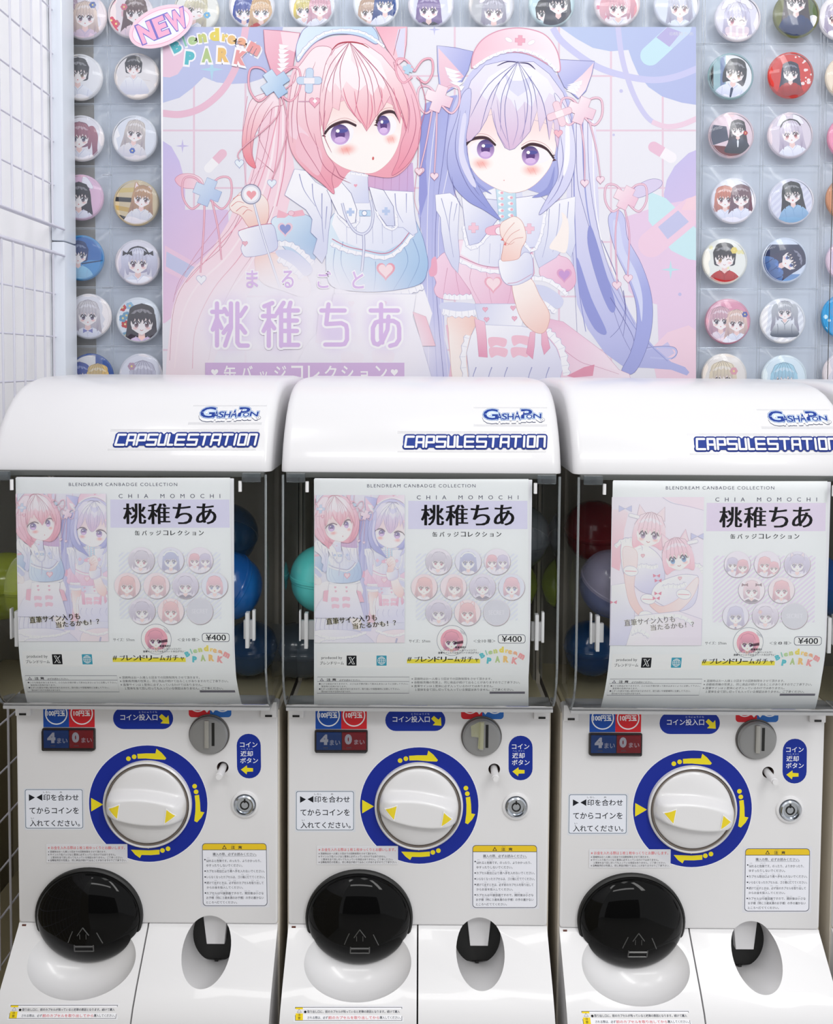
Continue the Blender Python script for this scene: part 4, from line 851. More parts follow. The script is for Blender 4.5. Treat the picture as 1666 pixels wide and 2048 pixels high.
    heart(a, *FA((490, 885))[0], 10, (236, 244, 252), (150, 160, 205), .8); heart(a, *FA((690, 1008))[0], 10, (236, 244, 252), (150, 160, 205), .8)
    cross(a, *FA((712, 395))[0], 28, 11, -.6, ('g', FA((640, 360))[0], (216, 232, 248), FA((780, 440))[0], (170, 200, 234)), (120, 150, 200), .8)
    for r_ in (0, 1.62):
        old = a.push(*FA((922, 376))[0], 1, r_); a.rect(-25, -7.5, 25, 7.5, (206, 222, 242), 6.5, (150, 170, 214), .8); a.T = old
    a.rect(*FA((888, 358))[0], *FA((955, 396))[0], (246, 240, 246), line=(170, 180, 214), lw=.6)
    a.line(FA((855, 505), (940, 505)), (208, 160, 184), 2, 2); heart(a, *FA((955, 508))[0], 12, (242, 176, 196), RL, .8); cross(a, *FA((957, 502))[0], 4, 1.6, 0, (255, 255, 255))
    ribbon_bow(a, FA((1570, 320))[0], 30, 0, RB, RL); cross(a, *FA((1530, 305))[0], 10, 4.5, .3, (188, 216, 238))
    a.line(FA((1600, 360), (1640, 520), (1600, 700), (1590, 900)), RL, 1.6, 1.2, sm=True); heart(a, *FA((1598, 935))[0], 9, (246, 222, 232), RL, .7)

def laps(a):
    """skirts and stockings below the waist, for the small reproductions"""
    W1, W2, WL = (250, 249, 254), (214, 216, 240), (170, 170, 206)
    a.rect(326, 812, 1392, 960, (240, 232, 244))
    a.poly([(560, 740), (760, 740), (800, 820), (860, 850), (800, 900), (640, 900), (520, 860)], ('g', (600, 750), W1, (700, 900), W2), line=WL, lw=1)
    for x in range(570, 800, 26): a.line([(x, 780), (x - 8, 840), (x + 4, 880)], WL, 3, 1, sm=True)
    a.poly([(760, 720), (840, 700), (860, 800), (870, 860), (820, 850), (790, 800)], SKIN, line=(222, 176, 170), lw=1)
    a.poly([(860, 700), (930, 700), (910, 860), (850, 860)], (206, 208, 240))
    a.poly([(960, 740), (1120, 730), (1150, 850), (1050, 870), (940, 860)], ('g', (960, 750), W1, (1100, 870), W2), line=WL, lw=1)
    a.poly([(560, 870), (700, 850), (860, 870), (940, 940), (960, 1000), (540, 1000)], ('g', (600, 880), W1, (900, 990), (224, 222, 240)), sm=True, line=WL, lw=1.4)
    a.poly([(960, 870), (1100, 850), (1150, 900), (1150, 1000), (960, 960)], ('g', (960, 880), (250, 236, 236), (1100, 980), (240, 222, 232)), sm=True, line=WL, lw=1.4)
    frill(a, [(540, 850), (660, 890), (800, 885), (880, 860)], 16, W1, WL, 20, 1.2); frill(a, [(940, 850), (1040, 880), (1150, 850)], 16, W1, WL, 14, 1.2)
    frill(a, [(580, 930), (640, 900), (700, 900)], 14, W1, WL, 10, 1.2); a.line([(1060, 900), (1050, 960), (1080, 1000)], WL, 10, 10, sm=True)

def big_poster():
    a = Art(gain=.82); a.clip_rect(326, 54, 1392, 812)
    backdrop(a); lavender_girl(a); pink_girl(a)
    # the white glow behind the title
    for x, y, rx, ry, al in ((600, 640, 300, 170, .93), (480, 700, 150, 120, .6), (760, 700, 150, 120, .85)): a.soft(x, y, rx, ry, (247, 243, 251), al, 0, core=.35)
    PU = (224, 196, 238)
    def tt(t, b, bold, ow, glow=0):
        x0, y0 = A2(b[:2])[0]; x1, y1 = A2(b[2:])[0]
        if glow: a.soft((x0 + x1) / 2, (y0 + y1) / 2, (x1 - x0) * .85, (y1 - y0) * .8, (214, 190, 238), .55, 0, core=.3)
        a.text(t, x0, y0, x1, y1, PU, bold=bold, outline=(253, 251, 255), ow=ow)
    for t, b in (('ま', (532, 434, 606, 544)), ('る', (750, 434, 826, 544)), ('ご', (972, 440, 1056, 544)), ('と', (1186, 440, 1258, 548))): tt(t, b, .018, .05)
    TITLE = [((310, 620, 545, 910), [[(352, 638), (352, 898)], [(322, 690), (386, 690)], [(350, 735), (326, 800)], [(354, 735), (380, 790)], [(438, 638), (438, 790), (402, 898)], [(478, 638), (478, 880), (492, 898), (542, 898)], [(398, 672), (416, 706)], [(392, 820), (426, 776)], [(530, 664), (496, 716)], [(494, 776), (526, 818)]]),
             ((630, 620, 860, 910), [[(694, 636), (644, 656)], [(672, 650), (672, 900)], [(636, 716), (710, 716)], [(668, 750), (640, 808)], [(676, 750), (706, 792)], [(764, 634), (722, 700)], [(748, 672), (748, 900)], [(806, 634), (794, 676)], [(748, 682), (852, 682)], [(748, 744), (846, 744)], [(748, 808), (846, 808)], [(748, 894), (854, 894)], [(797, 682), (797, 894)]]),
             ((985, 630, 1165, 910), [[(996, 682), (1140, 682)], [(1040, 644), (1026, 766), (1120, 760), (1148, 774), (1154, 800), (1154, 862), (1140, 888), (1118, 892), (1020, 892)]]),
             ((1290, 630, 1490, 910), [[(1300, 682), (1468, 682)], [(1364, 644), (1364, 850), (1372, 880)], [(1410, 720), (1404, 800), (1374, 866), (1346, 892), (1322, 884), (1314, 860), (1314, 788), (1330, 756), (1360, 746), (1440, 746), (1468, 762), (1476, 790), (1476, 860), (1456, 890), (1420, 900)]])]
    for b, segs in TITLE:
        (x0, y0), (x1, y1) = A2(b[:2])[0], A2(b[2:])[0]
        a.soft((x0 + x1) / 2, (y0 + y1) / 2, (x1 - x0) * .85, (y1 - y0) * .8, (222, 202, 242), .6, 0, core=.3)
        sg = [A2(*q) for q in segs]
        a.strokes(sg, 17.5, (253, 251, 255)); a.strokes(sg, 8.6, PU)
    x0, y0 = A2((280, 1004))[0]; x1, y1 = A2((1508, 1240))[0]; a.rect(x0, y0, x1, y1, (219, 190, 230))
    ys = A2((0, 1022))[0][1]; ye = A2((0, 1112))[0][1]
    for i, ch in enumerate('缶バッジコレクション'):
        cx = A2((432 + i * 103.5, 0))[0][0]; s = .62 if ch in 'ッョ' else 1; w_ = 12 * s
        a.text(ch, cx - w_, ye - (ye - ys) * s, cx + w_, ye, (255, 254, 255), bold=.012)
    for x in (338, 1446): heart(a, *A2((x, 1062))[0], 8, (255, 254, 255))
    # park logo
    logo(a, FA)
    a.text('©桃稚ちあ', *FB((1490, 68))[0], *FB((1628, 90))[0], (236, 240, 252), alpha=.8)
    return a
def logo(a, F, _=None):
    """arched two-line word mark in rainbow letters"""
    L = [('B', 100, 166, 30, -.45, (104, 196, 208)), ('l', 150, 130, 30, -.35, (150, 208, 190)), ('e', 200, 128, 22, -.3, (186, 214, 160)), ('n', 262, 112, 24, -.15, (206, 214, 140)), ('d', 336, 90, 34, -.02, (236, 218, 110)), ('r', 402, 110, 20, .1, (240, 214, 130)), ('e', 442, 122, 24, .2, (240, 200, 140)), ('a', 506, 144, 26, .35, (240, 180, 150)), ('m', 582, 178, 30, .5, (238, 166, 168)),
         ('P', 184, 236, 36, .1, (104, 196, 208)), ('A', 288, 218, 38, 0, (186, 208, 150)), ('R', 392, 216, 38, .05, (240, 200, 130)), ('K', 500, 236, 38, .2, (238, 166, 168))]
    W = {'l': 12, 'm': 68, 'n': 44, 'B': 52, 'P': 50, 'A': 56, 'R': 62, 'K': 64, 'd': 52, 'a': 50, 'e': 46, 'r': 34}
    for col in (0, 1):
        for ch, x, y, h, rr, c in L:
            h = h * 1.16
            x0, y0 = F((x - W[ch] * .57, y - h))[0]; x1, y1 = F((x + W[ch] * .57, y + h))[0]
            dx, dy = (x1 - x0) * .16, (y1 - y0) * .16
            if col == 0: a.text(ch, x0 - dx, y0 - dy, x1 + dx, y1 + dy, (252, 250, 255), bold=.16, rot=rr)
            else: a.text(ch, x0, y0, x1, y1, c, bold=.075, rot=rr)
# ------------------------------------------------------------------ flat print of the machines (pixels of the photograph, middle machine)
def W(x, y): return (560 + x / 2.7767, 930 + y / 2.7767)
def W3(x, y): return (1120 + x / 3.0513 - 592, 930 + y / 3.0513 - 4.5)
def D(x, y): return (560 + x / 2.8724, 1400 + y / 2.8724)
INKC, NAVY, YEL, REDC = (38, 36, 44), (22, 48, 150), (240, 222, 40), (214, 44, 52)
def bx(F, x0, y0, x1, y1): return F(x0, y0) + F(x1, y1)
def small_badge(a, cx, cy, r, col, hs):
    a.disc(cx + .9, cy + 1.1, r, fill=(110, 82, 92), n=32); a.disc(cx, cy, r, fill=(226, 218, 228), n=32)
    old = a.clips; a.clips = []; a.clip_circle(cx, cy, r * .97, 24)
    a.disc(cx, cy, r * .97, fill=col, n=24)
    for h in hs:
        h = dict(h); head(a, cx + h.pop('x', 0) * r, cy + h.pop('y', .05) * r, r * h.pop('s', .5), detail=False, **h)
    a.clips = old
LAV, PNK, WHT, BLU, SIL = (206, 200, 226), (238, 180, 188), (236, 230, 240), (176, 186, 222), (212, 208, 220)
def sheet_text(a, eight=False):
    a.rect(628, 958, 1057, 1421, (237, 239, 250))
    tx = lambda t, x0, y0, x1, y1, c=INKC, **k: a.text(t, *W(x0, y0), *W(x1, y1), c, **k)
    tx('BLENDREAM CANBADGE COLLECTION', 484, 106, 1086, 124, (60, 56, 84), spacing=1.25)
    tx('CHIA MOMOCHI', 760, 168, 1324, 190, (60, 56, 84), spacing=2.6)
    a.rect(*bx(W, 712, 198, 1374, 354), (229, 217, 236) if eight else (222, 219, 240))
    for ch, x0, x1 in (('桃', 786, 908), ('稚', 922, 1042), ('ち', 1062, 1164), ('あ', 1190, 1298)): tx(ch, x0, 220, x1, 334, (16, 14, 18), serif=.026, bold=-.002)
    for i, ch in enumerate('缶バッジコレクション'):
        c = 860 + i * 39.5; s = .7 if ch in 'ッョ' else 1; tx(ch, c - 13 * s, 396 - 26 * s, c + 13 * s, 396, (24, 22, 28), serif=.02)
    # striped ground of the badge display
    col = (232, 222, 238) if eight else (229, 231, 244); old = a.clips
    x0, y0, x1, y1 = bx(W, 755, 490, 1320, 860); a.clip_rect(x0, y0, x1, y1)
    for i in range(-20, 30): a.poly([(x0 + i * 11, y1), (x0 + i * 11 + 5, y1), (x0 + i * 11 + 5 + 150, y0), (x0 + i * 11 + 150, y0)], col)
    a.clips = old
    tx('サイズ：57mm', 716, 968, 834, 986, (70, 68, 76)); tx('＜全', 1074, 968, 1116, 986, (70, 68, 76)); tx('8' if eight else '10', 1122, 970, 1144, 985, (70, 68, 76)); tx('種＞', 1152, 968, 1196, 986, (70, 68, 76))
    x0, y0, x1, y1 = bx(W, 1210, 941, 1363, 990); a.rect(x0, y0, x1, y1, (50, 50, 80), 5.5); a.rect(x0 + 1, y0 + 1, x1 - 1, y1 - 1, (244, 243, 251), 4.8)
    tx('¥400', 1232, 948, 1342, 982, (20, 20, 26), serif=.012)
    # bonus badge
    cx, cy = W(955, 974); a.disc(cx, cy, 30.5, fill=(150, 156, 168), n=40); a.disc(cx, cy, 29.6, fill=(244, 243, 250), n=40)
    old = a.clips; a.clip_circle(cx, cy, 23, 24); a.disc(cx, cy, 23, fill=(238, 176, 190)); head(a, cx - 1, cy + 3, 13, 0, hair=(238, 176, 192), eye=(110, 60, 110), style='bob', detail=False, dress=(240, 226, 236)); a.clips = old
    a.poly([W(968, 984), W(1016, 974), W(1018, 990), W(970, 996)], (60, 40, 60), alpha=.65)
    for k in range(5): a.line([W(1000 + k * 7, 912 + k * 5), W(1008 + k * 7, 934 + k * 4)], (160, 164, 176), .8, .8)
    a.rect(*bx(W, 900, 1012, 1106, 1050), (243, 242, 250)) if False else None
    tx('数量限定♡', 972, 1006, 1034, 1018, INKC, bold=.02); tx('ハートホログラム缶バッジ入り！', 904, 1022, 1090, 1034, INKC); tx('直筆サイン入りは全てハートホログラム！', 878, 1037, 1112, 1048, INKC, bold=.015)
    # makers' line
    a.rect(*bx(W, 206, 1040, 690, 1126), (249, 249, 254), 2)
    tx('produced by', 230, 1062, 345, 1082, INKC); tx('ブレンドリーム', 222, 1090, 354, 1108, INKC, serif=.015)
    a.rect(*bx(W, 370, 1058, 425, 1114), (20, 22, 28), 1)
    p = lambda *q: [W(*k) for k in q]
    a.poly(p((380, 1066), (394, 1066), (416, 1106), (402, 1106)), (240, 240, 246)); a.poly(p((384.5, 1068.5), (392, 1068.5), (411.5, 1103.5), (404, 1103.5)), (20, 22, 28)); a.line(p((415, 1066), (400, 1083)), (240, 240, 246), 1.1, 1.1); a.line(p((396, 1089), (381, 1106)), (240, 240, 246), 1.1, 1.1)
    a.rect(*bx(W, 536, 1058, 592, 1114), (62, 160, 186), 1); c = W(564, 1086); a.disc(*c, 8, fill=(240, 248, 252)); a.disc(*c, 7.2, fill=(62, 160, 186))
    for k in (-.9, .9): a.line([(c[0] + k * 7, c[1] - 3.8), (c[0] + k * 0, c[1] - 3.4)], (240, 248, 252), .9, .9)
    for y in (-3.4, 0, 3.4): a.line([(c[0] - 7, c[1] + y), (c[0] + 7, c[1] + y)], (240, 248, 252), .8, .8)
    for k in (-3.6, 0, 3.6): a.line([(c[0], c[1] - 8), (c[0] + k, c[1] - 4), (c[0] + k * 1.1, c[1]), (c[0] + k, c[1] + 4), (c[0], c[1] + 8)], (240, 248, 252), .8, .8, sm=True)
    a.rect(*bx(W, 705, 1078, 1111, 1101), (244, 226, 76)); tx('#', 708, 1066, 730, 1090, (24, 22, 26), serif=.015, shear=.1)
    for i, ch in enumerate('ブレンドリームガチャ'): c = 762 + i * 36.7; s = .7 if ch == 'ャ' else 1; tx(ch, c - 15 * s, 1092 - 28 * s, c + 15 * s, 1092, (24, 22, 26), serif=.022) if ch != 'ー' else tx(ch, c - 15, 1076, c + 15, 1081, (24, 22, 26))
    L = lambda *q: [W(1112 + x * .385, 1013 + y * .39) for x, y in q]
    logo(a, lambda *q: [W(1105 + (x - 60) * .452, 1008 + (y - 50) * .42) for x, y in q])
    # small print
    a.line([W(208, 1177), W(718, 1177), W(716, 1267), W(206, 1267), W(208, 1177)], (110, 108, 124), .8, .8); a.line([W(208, 1202), W(718, 1202)], (110, 108, 124), .7, .7)
    a.poly([W(232, 1183), W(243, 1199), W(221, 1199)], (50, 48, 56)); a.poly([W(232, 1187), W(238.5, 1197), W(225.5, 1197)], (232, 230, 240)); tx('注 意', 258, 1184, 312, 1200, (50, 48, 56), bold=.02); tx('必ずお読みください。', 330, 1189, 446, 1200, (60, 58, 66), shear=.2)
    G = (66, 64, 74)
    for i, (t, x1) in enumerate((('●小さな部品がありますので、小さなお子様が誤って飲み込まないように注意して下さい。', 712), ('窒息等の危険があります。', 370), ('●とがった部分や鋭い部分がありますので、取り扱いや保管場所に注意して下さい。', 664), ('思わぬケガをする恐れがあります。', 392))): tx(t, 216 if i % 2 == 0 else 230, 1210 + i * 14.2, x1, 1220 + i * 14.2, G)
    for i, (t, x0, x1) in enumerate((('※ 混雑時はお一人様１０回までの回数制限をさせて頂きます。', 730, 1176), ('※ 自動販売機の性質上、同じ商品が続けて出ることがありますのでご了承下さい。', 730, 1332), ('※ 直筆サインは１筐体に必ず入っているわけではありません。', 730, 1184), ('１筐体を全て回し切っても入っている保証はありません。ご了承ください。', 750, 1296))): tx(t, x0, 1180 + i * 20, x1, 1194 + i * 20, G)
    a.rect(*bx(W, 1164, 1258, 1360, 1270), (112, 110, 122))
def slogan(a, F, x, y):
    for t, b in (('直筆サイン入りも', (258 + x, 836 + y, 538 + x, 872 + y)), ('当たるかも！？', (404 + x, 866 + y, 644 + x, 898 + y))): a.text(t, *F(*b[:2]), *F(*b[2:]), (20, 16, 18), serif=.016, rot=-.085, outline=(250, 240, 190), ow=.014)
def picture_couple():
    a = Art(wash=((244, 238, 248), .30), gain=1.05); x0, y0, x1, y1 = bx(W, 193, 165, 692, 985)
    a.clip_rect(x0, y0, x1, y1)
    old = a.push(x0 - .345 * 583, y0 - .351 * 84, .345, 0, .351)
    backdrop(a); laps(a); lavender_girl(a); pink_girl(a)
    # skirts again over the glow area are not needed: the small print shows the figures whole
    a.T = old; a.wash = None
    return a
def picture_pair():
    a = Art(wash=((246, 240, 248), .25), gain=1.08); x0, y0, x1, y1 = bx(W3, 300, 195, 862, 1100); a.clip_rect(x0, y0, x1, y1)
    a.rect(x0, y0, x1, y1, (240, 234, 244))
    F = lambda x, y: (1210 + x / 6.206 - 592, 980 + y / 6.206 - 4.5); f = lambda *q: [F(*k) for k in q]
    PH, PD, W1, W2, WL, SL = (251, 226, 232), (245, 186, 198), (250, 248, 253), (214, 214, 238), (164, 160, 196), (222, 170, 170)
    a.poly(f((680, 90), (1200, 80), (1200, 250), (950, 200), (760, 130)), (244, 226, 236)); a.line(f((680, 90), (800, 160), (1000, 200), (1190, 250)), WL, .8, .6, sm=True)
    a.poly(f((60, 240), (200, 240), (260, 280), (210, 500), (200, 700), (160, 1000), (60, 950)), ('g', f((100, 250))[0], PH, f((100, 900))[0], PD), sm=False)
    a.poly(f((60, 1180), (240, 1150), (350, 1400), (360, 1700), (240, 1960), (60, 1960)), ('g', f((100, 1200))[0], W1, f((300, 1800))[0], W2), line=WL, lw=.7)
    a.poly(f((200, 600), (520, 700), (700, 900), (700, 1250), (500, 1280), (360, 1200), (200, 1000)), ('g', f((300, 900))[0], W1, f((500, 1280))[0], (206, 206, 234)), sm=True, line=WL, lw=.8)
    a.poly(f((640, 1150), (900, 1050), (1080, 1050), (1140, 1100), (1100, 1400), (900, 1500), (650, 1400), (560, 1300)), ('g', f((700, 1150))[0], W1, f((900, 1500))[0], (220, 218, 240)), sm=True, line=WL, lw=.8)
    for q in (((120, 720), (180, 660), (260, 640), (350, 650), (400, 760)), ((380, 980), (460, 960), (560, 980), (640, 960)), ((700, 1230), (800, 1210), (900, 1220), (1000, 1180)), ((1060, 960), (1140, 960), (1180, 1040))): frill(a, f(*q), -9, W1, WL, 12, .6)
    a.poly(f((200, 720), (290, 700), (370, 760), (380, 900), (350, 1100), (350, 1250), (400, 1400), (480, 1530), (420, 1560), (300, 1420), (240, 1200), (210, 960)), ('g', f((220, 800))[0], (250, 232, 230), f((400, 1500))[0], SKINS), sm=True, line=SL, lw=.6)
    a.poly(f((560, 1380), (700, 1440), (900, 1340), (1000, 1200), (1120, 1080), (1140, 1160), (1060, 1340), (900, 1500), (740, 1560), (560, 1450)), ('g', f((600, 1400))[0], SKINS, f((1000, 1300))[0], (250, 232, 230)), sm=True, line=SL, lw=.6)
    for c in ((300, 1000), (960, 1290), (520, 1350), (500, 1560)):
        a.disc(*F(*c), 15, 10, W1, .2, 14, line=WL, lw=.6); a.line([F(c[0] - 70, c[1]), F(c[0] + 70, c[1] + 6)], (226, 130, 150), 1.2, 1.2)
    for x, y in ((620, 1060), (640, 1120), (640, 1280), (620, 1340), (960, 1790), (1110, 1820), (90, 1390)):
        for k in (-1, 1): a.poly([F(x, y), F(x + k * 45, y - 24), F(x + k * 40, y + 22)], (222, 110, 140))
    a.poly(f((360, 1560), (900, 1500), (1190, 1600), (1190, 1960), (250, 1960)), ('g', f((400, 1600))[0], W1, f((700, 1950))[0], (236, 226, 238)), line=WL, lw=.7)
    for q in (((560, 1560), (900, 1540), (1100, 1640)), ((300, 1760), (420, 1720), (560, 1800))): frill(a, f(*q), 9, W1, WL, 12, .6)
    head(a, *F(520, 530), 25.5, .1, hair=PH, shade=PD, eye=(150, 120, 160), style='bob', acc=('ears',), body=False, mouth='smile')
    head(a, *F(880, 830), 24.5, -.18, hair=(250, 214, 224), shade=PD, eye=(50, 140, 200), style='bob', acc=('ears',), body=False, mouth='smile')
    for x, y in ((220, 230), (1120, 570)):
        for k in (-1, 1): a.poly([F(x, y), F(x + k * 80, y - 40), F(x + k * 80, y + 40)], (196, 200, 232), line=(110, 110, 150), lw=.5)
    for x, y, r_ in ((330, 320, .25), (1060, 640, -.2)): old = a.push(*F(x, y), 1, r_); a.rect(-11, -3.5, 11, 3.5, (248, 244, 250), 3, WL, .5); a.T = old
    for x, y in ((446, 810), (910, 1090)): heart(a, *F(x, y), 4.2, (240, 200, 206), (200, 90, 110), .6)
    return a
HB = dict
def badge_prints(eight=False):
    a = Art(wash=((244, 238, 244), .40), gain=1.1)
    if not eight:
        L = [(881, 534, WHT, [HB(hair=SIL, eye=(190, 60, 90), style='twin', rot=.1)]), (1045, 534, (226, 228, 242), [HB(hair=BLU, eye=(80, 100, 170), style='long', acc=('band',))]), (1206, 534, WHT, [HB(hair=PNK, x=-.4, s=.36, style='bob', eye=(150, 80, 130)), HB(hair=LAV, x=.42, s=.36, eye=(140, 90, 160))]),
             (801, 675, (244, 220, 222), [HB(hair=(240, 190, 186), eye=(190, 60, 70), rot=.08)]), (963, 675, (240, 224, 228), [HB(hair=(238, 196, 196), eye=(130, 100, 120), rot=.1, x=.1)]), (1124, 675, (226, 222, 236), [HB(hair=(216, 212, 230), eye=(190, 100, 130), style='twin', dress=(90, 84, 110))]), (1286, 675, (220, 228, 242), [HB(hair=(240, 190, 198), eye=(80, 110, 180), style='bob', mouth='open')]),
             (881, 817, (230, 224, 236), [HB(hair=(206, 202, 220), eye=(120, 100, 140), style='twin')]), (1041, 817, (244, 224, 224), [HB(hair=(238, 186, 186), eye=(190, 50, 60), acc=('ears',), mouth='open')]), (1202, 817, (202, 206, 216), [])]; F = W; r = 26.2
    else:
        L = [(1072, 604, WHT, [HB(hair=LAV, x=-.38, s=.36), HB(hair=PNK, x=.4, s=.36, y=.2)]), (1254, 604, WHT, [HB(hair=(242, 190, 192), x=-.2, s=.4, eye=(190, 50, 60)), HB(hair=PNK, x=.5, s=.32, y=.3)]), (1437, 604, (228, 226, 240), [HB(hair=(206, 202, 226), eye=(130, 110, 170), style='twin', acc=('ears',))]),
             (1161, 762, (244, 236, 240), [HB(hair=(244, 214, 218), style='bob', eye=(180, 70, 90), acc=(('bowl', (110, 30, 40)), ('bowr', (90, 20, 34))), dress=(90, 80, 90))]), (1343, 762, (240, 228, 230), [HB(hair=(240, 184, 188), eye=(170, 40, 70), mouth='open')]),
             (1066, 920, (230, 230, 244), [HB(hair=(206, 206, 232), eye=(80, 80, 140), acc=(('tie', (90, 80, 130)),))]), (1247, 920, (236, 232, 242), [HB(hair=(222, 216, 230), eye=(180, 120, 140), style='twin', acc=(('flower', (224, 190, 200), -.8, -.7),))]), (1425, 920, (202, 206, 214), [])]; F = W3; r = 26.2
    for x, y, c, hs in L:
        cx, cy = F(x, y); small_badge(a, cx, cy, r, c, hs)
        if not hs: a.text('SECRET', cx - 16, cy - 4.5, cx + 16, cy + 4.5, (226, 228, 236), serif=.015)
    return a
def sheet_picture(eight):
    a = picture_pair() if eight else picture_couple(); slogan(a, W, 6 if eight else 0, -2 if eight else 0)
    x0, y0, x1, y1 = bx(W, 193, 165, 692, 985)
    a.clips = []
    return a

# decals of the front panel
def decal_coins():
    a = Art(); d = lambda x, y: D(x, y)
    a.rect(*bx(D, 204, 0, 352, 167), (34, 82, 172)); a.rect(*bx(D, 352, 0, 499, 167), (222, 46, 54))
    for cx, t, x0, x1 in ((279, '100円玉', 224, 330), (425, '10円玉', 378, 474)):
        a.disc(*D(cx, 88), 22.6, fill=(245, 245, 248), n=40); a.disc(*D(cx, 88), 20.2, fill=(34, 82, 172) if cx < 300 else (222, 46, 54), n=40)
        a.text(t, *D(x0, 71), *D(x1, 104), (248, 248, 250), bold=.035); a.text('えんだま', *D(x1 - 52, 60), *D(x1 - 4, 67), (245, 245, 250))
    return a
def decal_counter():
    a = Art(); a.rect(*bx(D, 202, 174, 502, 297), (52, 44, 44), 2.5); a.rect(*bx(D, 209, 184, 353, 287), (36, 84, 160)); a.rect(*bx(D, 357, 184, 495, 287), (182, 40, 50))
    a.text('4', *D(230, 198), *D(277, 258), (244, 246, 250), bold=.07); a.text('0', *D(372, 196), *D(413, 256), (244, 246, 250), bold=.07)
    a.text('まい', *D(286, 229), *D(346, 260), (214, 220, 234), bold=.02); a.text('まい', *D(426, 227), *D(486, 256), (240, 214, 218), bold=.02)
    for x in (262, 396): a.rect(*bx(D, x - 14, 272, x + 14, 277), (150, 150, 160), alpha=.5)
    return a
def decal_entry():
    a = Art(); a.rect(*bx(D, 605, 54, 950, 178), NAVY, 21); a.text('コイン投入口', *D(647, 92), *D(860, 128), (246, 246, 250), bold=.012); a.text('とうにゅうぐち', *D(754, 75), *D(858, 86), (200, 210, 240))
    a.poly([D(*q) for q in ((870, 107), (884, 93), (910, 115), (922, 100), (926, 146), (879, 143), (893, 130))], YEL, line=YEL, lw=1.4)
    return a
def decal_above_slot():
    a = Art(); a.rect(*bx(D, 1040, 0, 1162, 110), REDC, 7); a.rect(*bx(D, 1162, 0, 1285, 110), (50, 110, 190), 7); a.rect(*bx(D, 1120, 0, 1162, 110), REDC); a.rect(*bx(D, 1162, 0, 1210, 110), (50, 110, 190))
    for cx, c in ((1092, REDC), (1234, (50, 110, 190))): a.disc(*D(cx, 30), 17.5, fill=(244, 244, 248), n=36); a.disc(*D(cx, 30), 15.4, fill=c, n=36)
    for x in (1145, 1180): a.poly([D(*q) for q in ((x - 5, 40), (x + 5, 40), (x + 5, 68), (x + 13, 68), (x, 84), (x - 13, 68), (x - 5, 68))], (244, 244, 248))
    return a
def decal_return():
    a = Art(); a.rect(*bx(D, 1313, 205, 1451, 461), NAVY, 23.5)
    a.text('コイン', *D(1332, 252), *D(1432, 282), (246, 246, 250), bold=.012); a.text('へん きゃく', *D(1337, 288), *D(1404, 297), (190, 205, 240)); a.text('返却', *D(1334, 303), *D(1405, 335), (246, 246, 250), bold=.012); a.text('ボタン', *D(1332, 343), *D(1434, 374), (246, 246, 250), bold=.012)
    a.poly([D(*q) for q in ((1337, 411), (1370, 388), (1370, 402), (1404, 404), (1404, 420), (1370, 421), (1368, 436))], YEL, line=YEL, lw=1.4)
    return a
def decal_ring():
    a = Art(); c = D(800, 606); a.disc(*c, 120, 118, (240, 240, 244), n=72); a.disc(*c, 118.4, 116.4, (24, 44, 150), n=72)
    f = lambda *q: [D(*k) for k in q]
    for x, y in ((690, 348), (723, 337), (1068, 506), (1076, 538), (910, 865), (878, 875)): a.disc(*D(x, y), 4.7, fill=YEL, n=16)
    a.poly(f((742, 322), (790, 319), (846, 319), (852, 292), (880, 315), (906, 346), (900, 352), (848, 350), (790, 345), (744, 346)), YEL, line=YEL, lw=1.2)
    a.poly(f((1069, 560), (1091, 556), (1096, 600), (1098, 652), (1120, 656), (1104, 684), (1078, 712), (1065, 706), (1072, 650), (1073, 600)), YEL, line=YEL, lw=1.2)
    a.poly(f((861, 872), (860, 896), (810, 900), (757, 899), (748, 917), (722, 898), (698, 872), (748, 874), (800, 876)), YEL, line=YEL, lw=1.2)
    a.poly(f((472, 573), (540, 611), (472, 651)), YEL); a.disc(*D(797, 858), 2.2, fill=(245, 245, 250), n=10)
    return a
def decal_instruction():
    a = Art(); a.rect(*bx(D, 86, 518, 434, 758), (222, 224, 230), 1.5); a.rect(*bx(D, 93, 524, 424, 748), (66, 96, 120), 4); a.rect(*bx(D, 96, 527, 421, 745), (236, 239, 248), 3.4)
    c = (26, 28, 36)
    a.poly([D(115, 552), D(150, 571), D(115, 591)], c); a.poly([D(192, 551), D(158, 570), D(192, 590)], c)
    a.text('印を合わせ', *D(198, 552), *D(401, 589), c, bold=.012); a.text('しるし', *D(197, 535), *D(240, 545), c); a.text('あ', *D(292, 535), *D(306, 545), c)
    a.text('てからコインを', *D(117, 627), *D(401, 664), c, bold=.012); a.text('い', *D(126, 686), *D(142, 695), c); a.text('入れてください。', *D(118, 700), *D(406, 737), c, bold=.012)
    return a
def decal_notice():
    a = Art(); a.rect(*bx(D, 212, 836, 678, 942), (240, 240, 244), 1, alpha=.8)
    for t, x0, y0, x1, y1, c in (('※ お金を入れる際は１枚１枚ゆっくりとお願いします。', 222, 848, 664, 867, (216, 84, 90)), ('※ 混雑時はお一人様１０回までの回数制限をさせて頂きます。', 222, 874, 556, 886, INKC), ('※ サイン入り缶バッジは１筐体に必ず入っているわけではありません。', 222, 890, 610, 903, INKC), ('１筐体を全て回し切っても入っている保証はありません。ご了承ください。', 238, 907, 650, 919, INKC), ('※ 自動販売機の性質上、同じ商品が続けて出ることがありますのでご了承下さい。', 222, 923, 672, 936, INKC)):
        a.text(t, *D(x0, y0), *D(x1, y1), c, bold=.008)
    return a
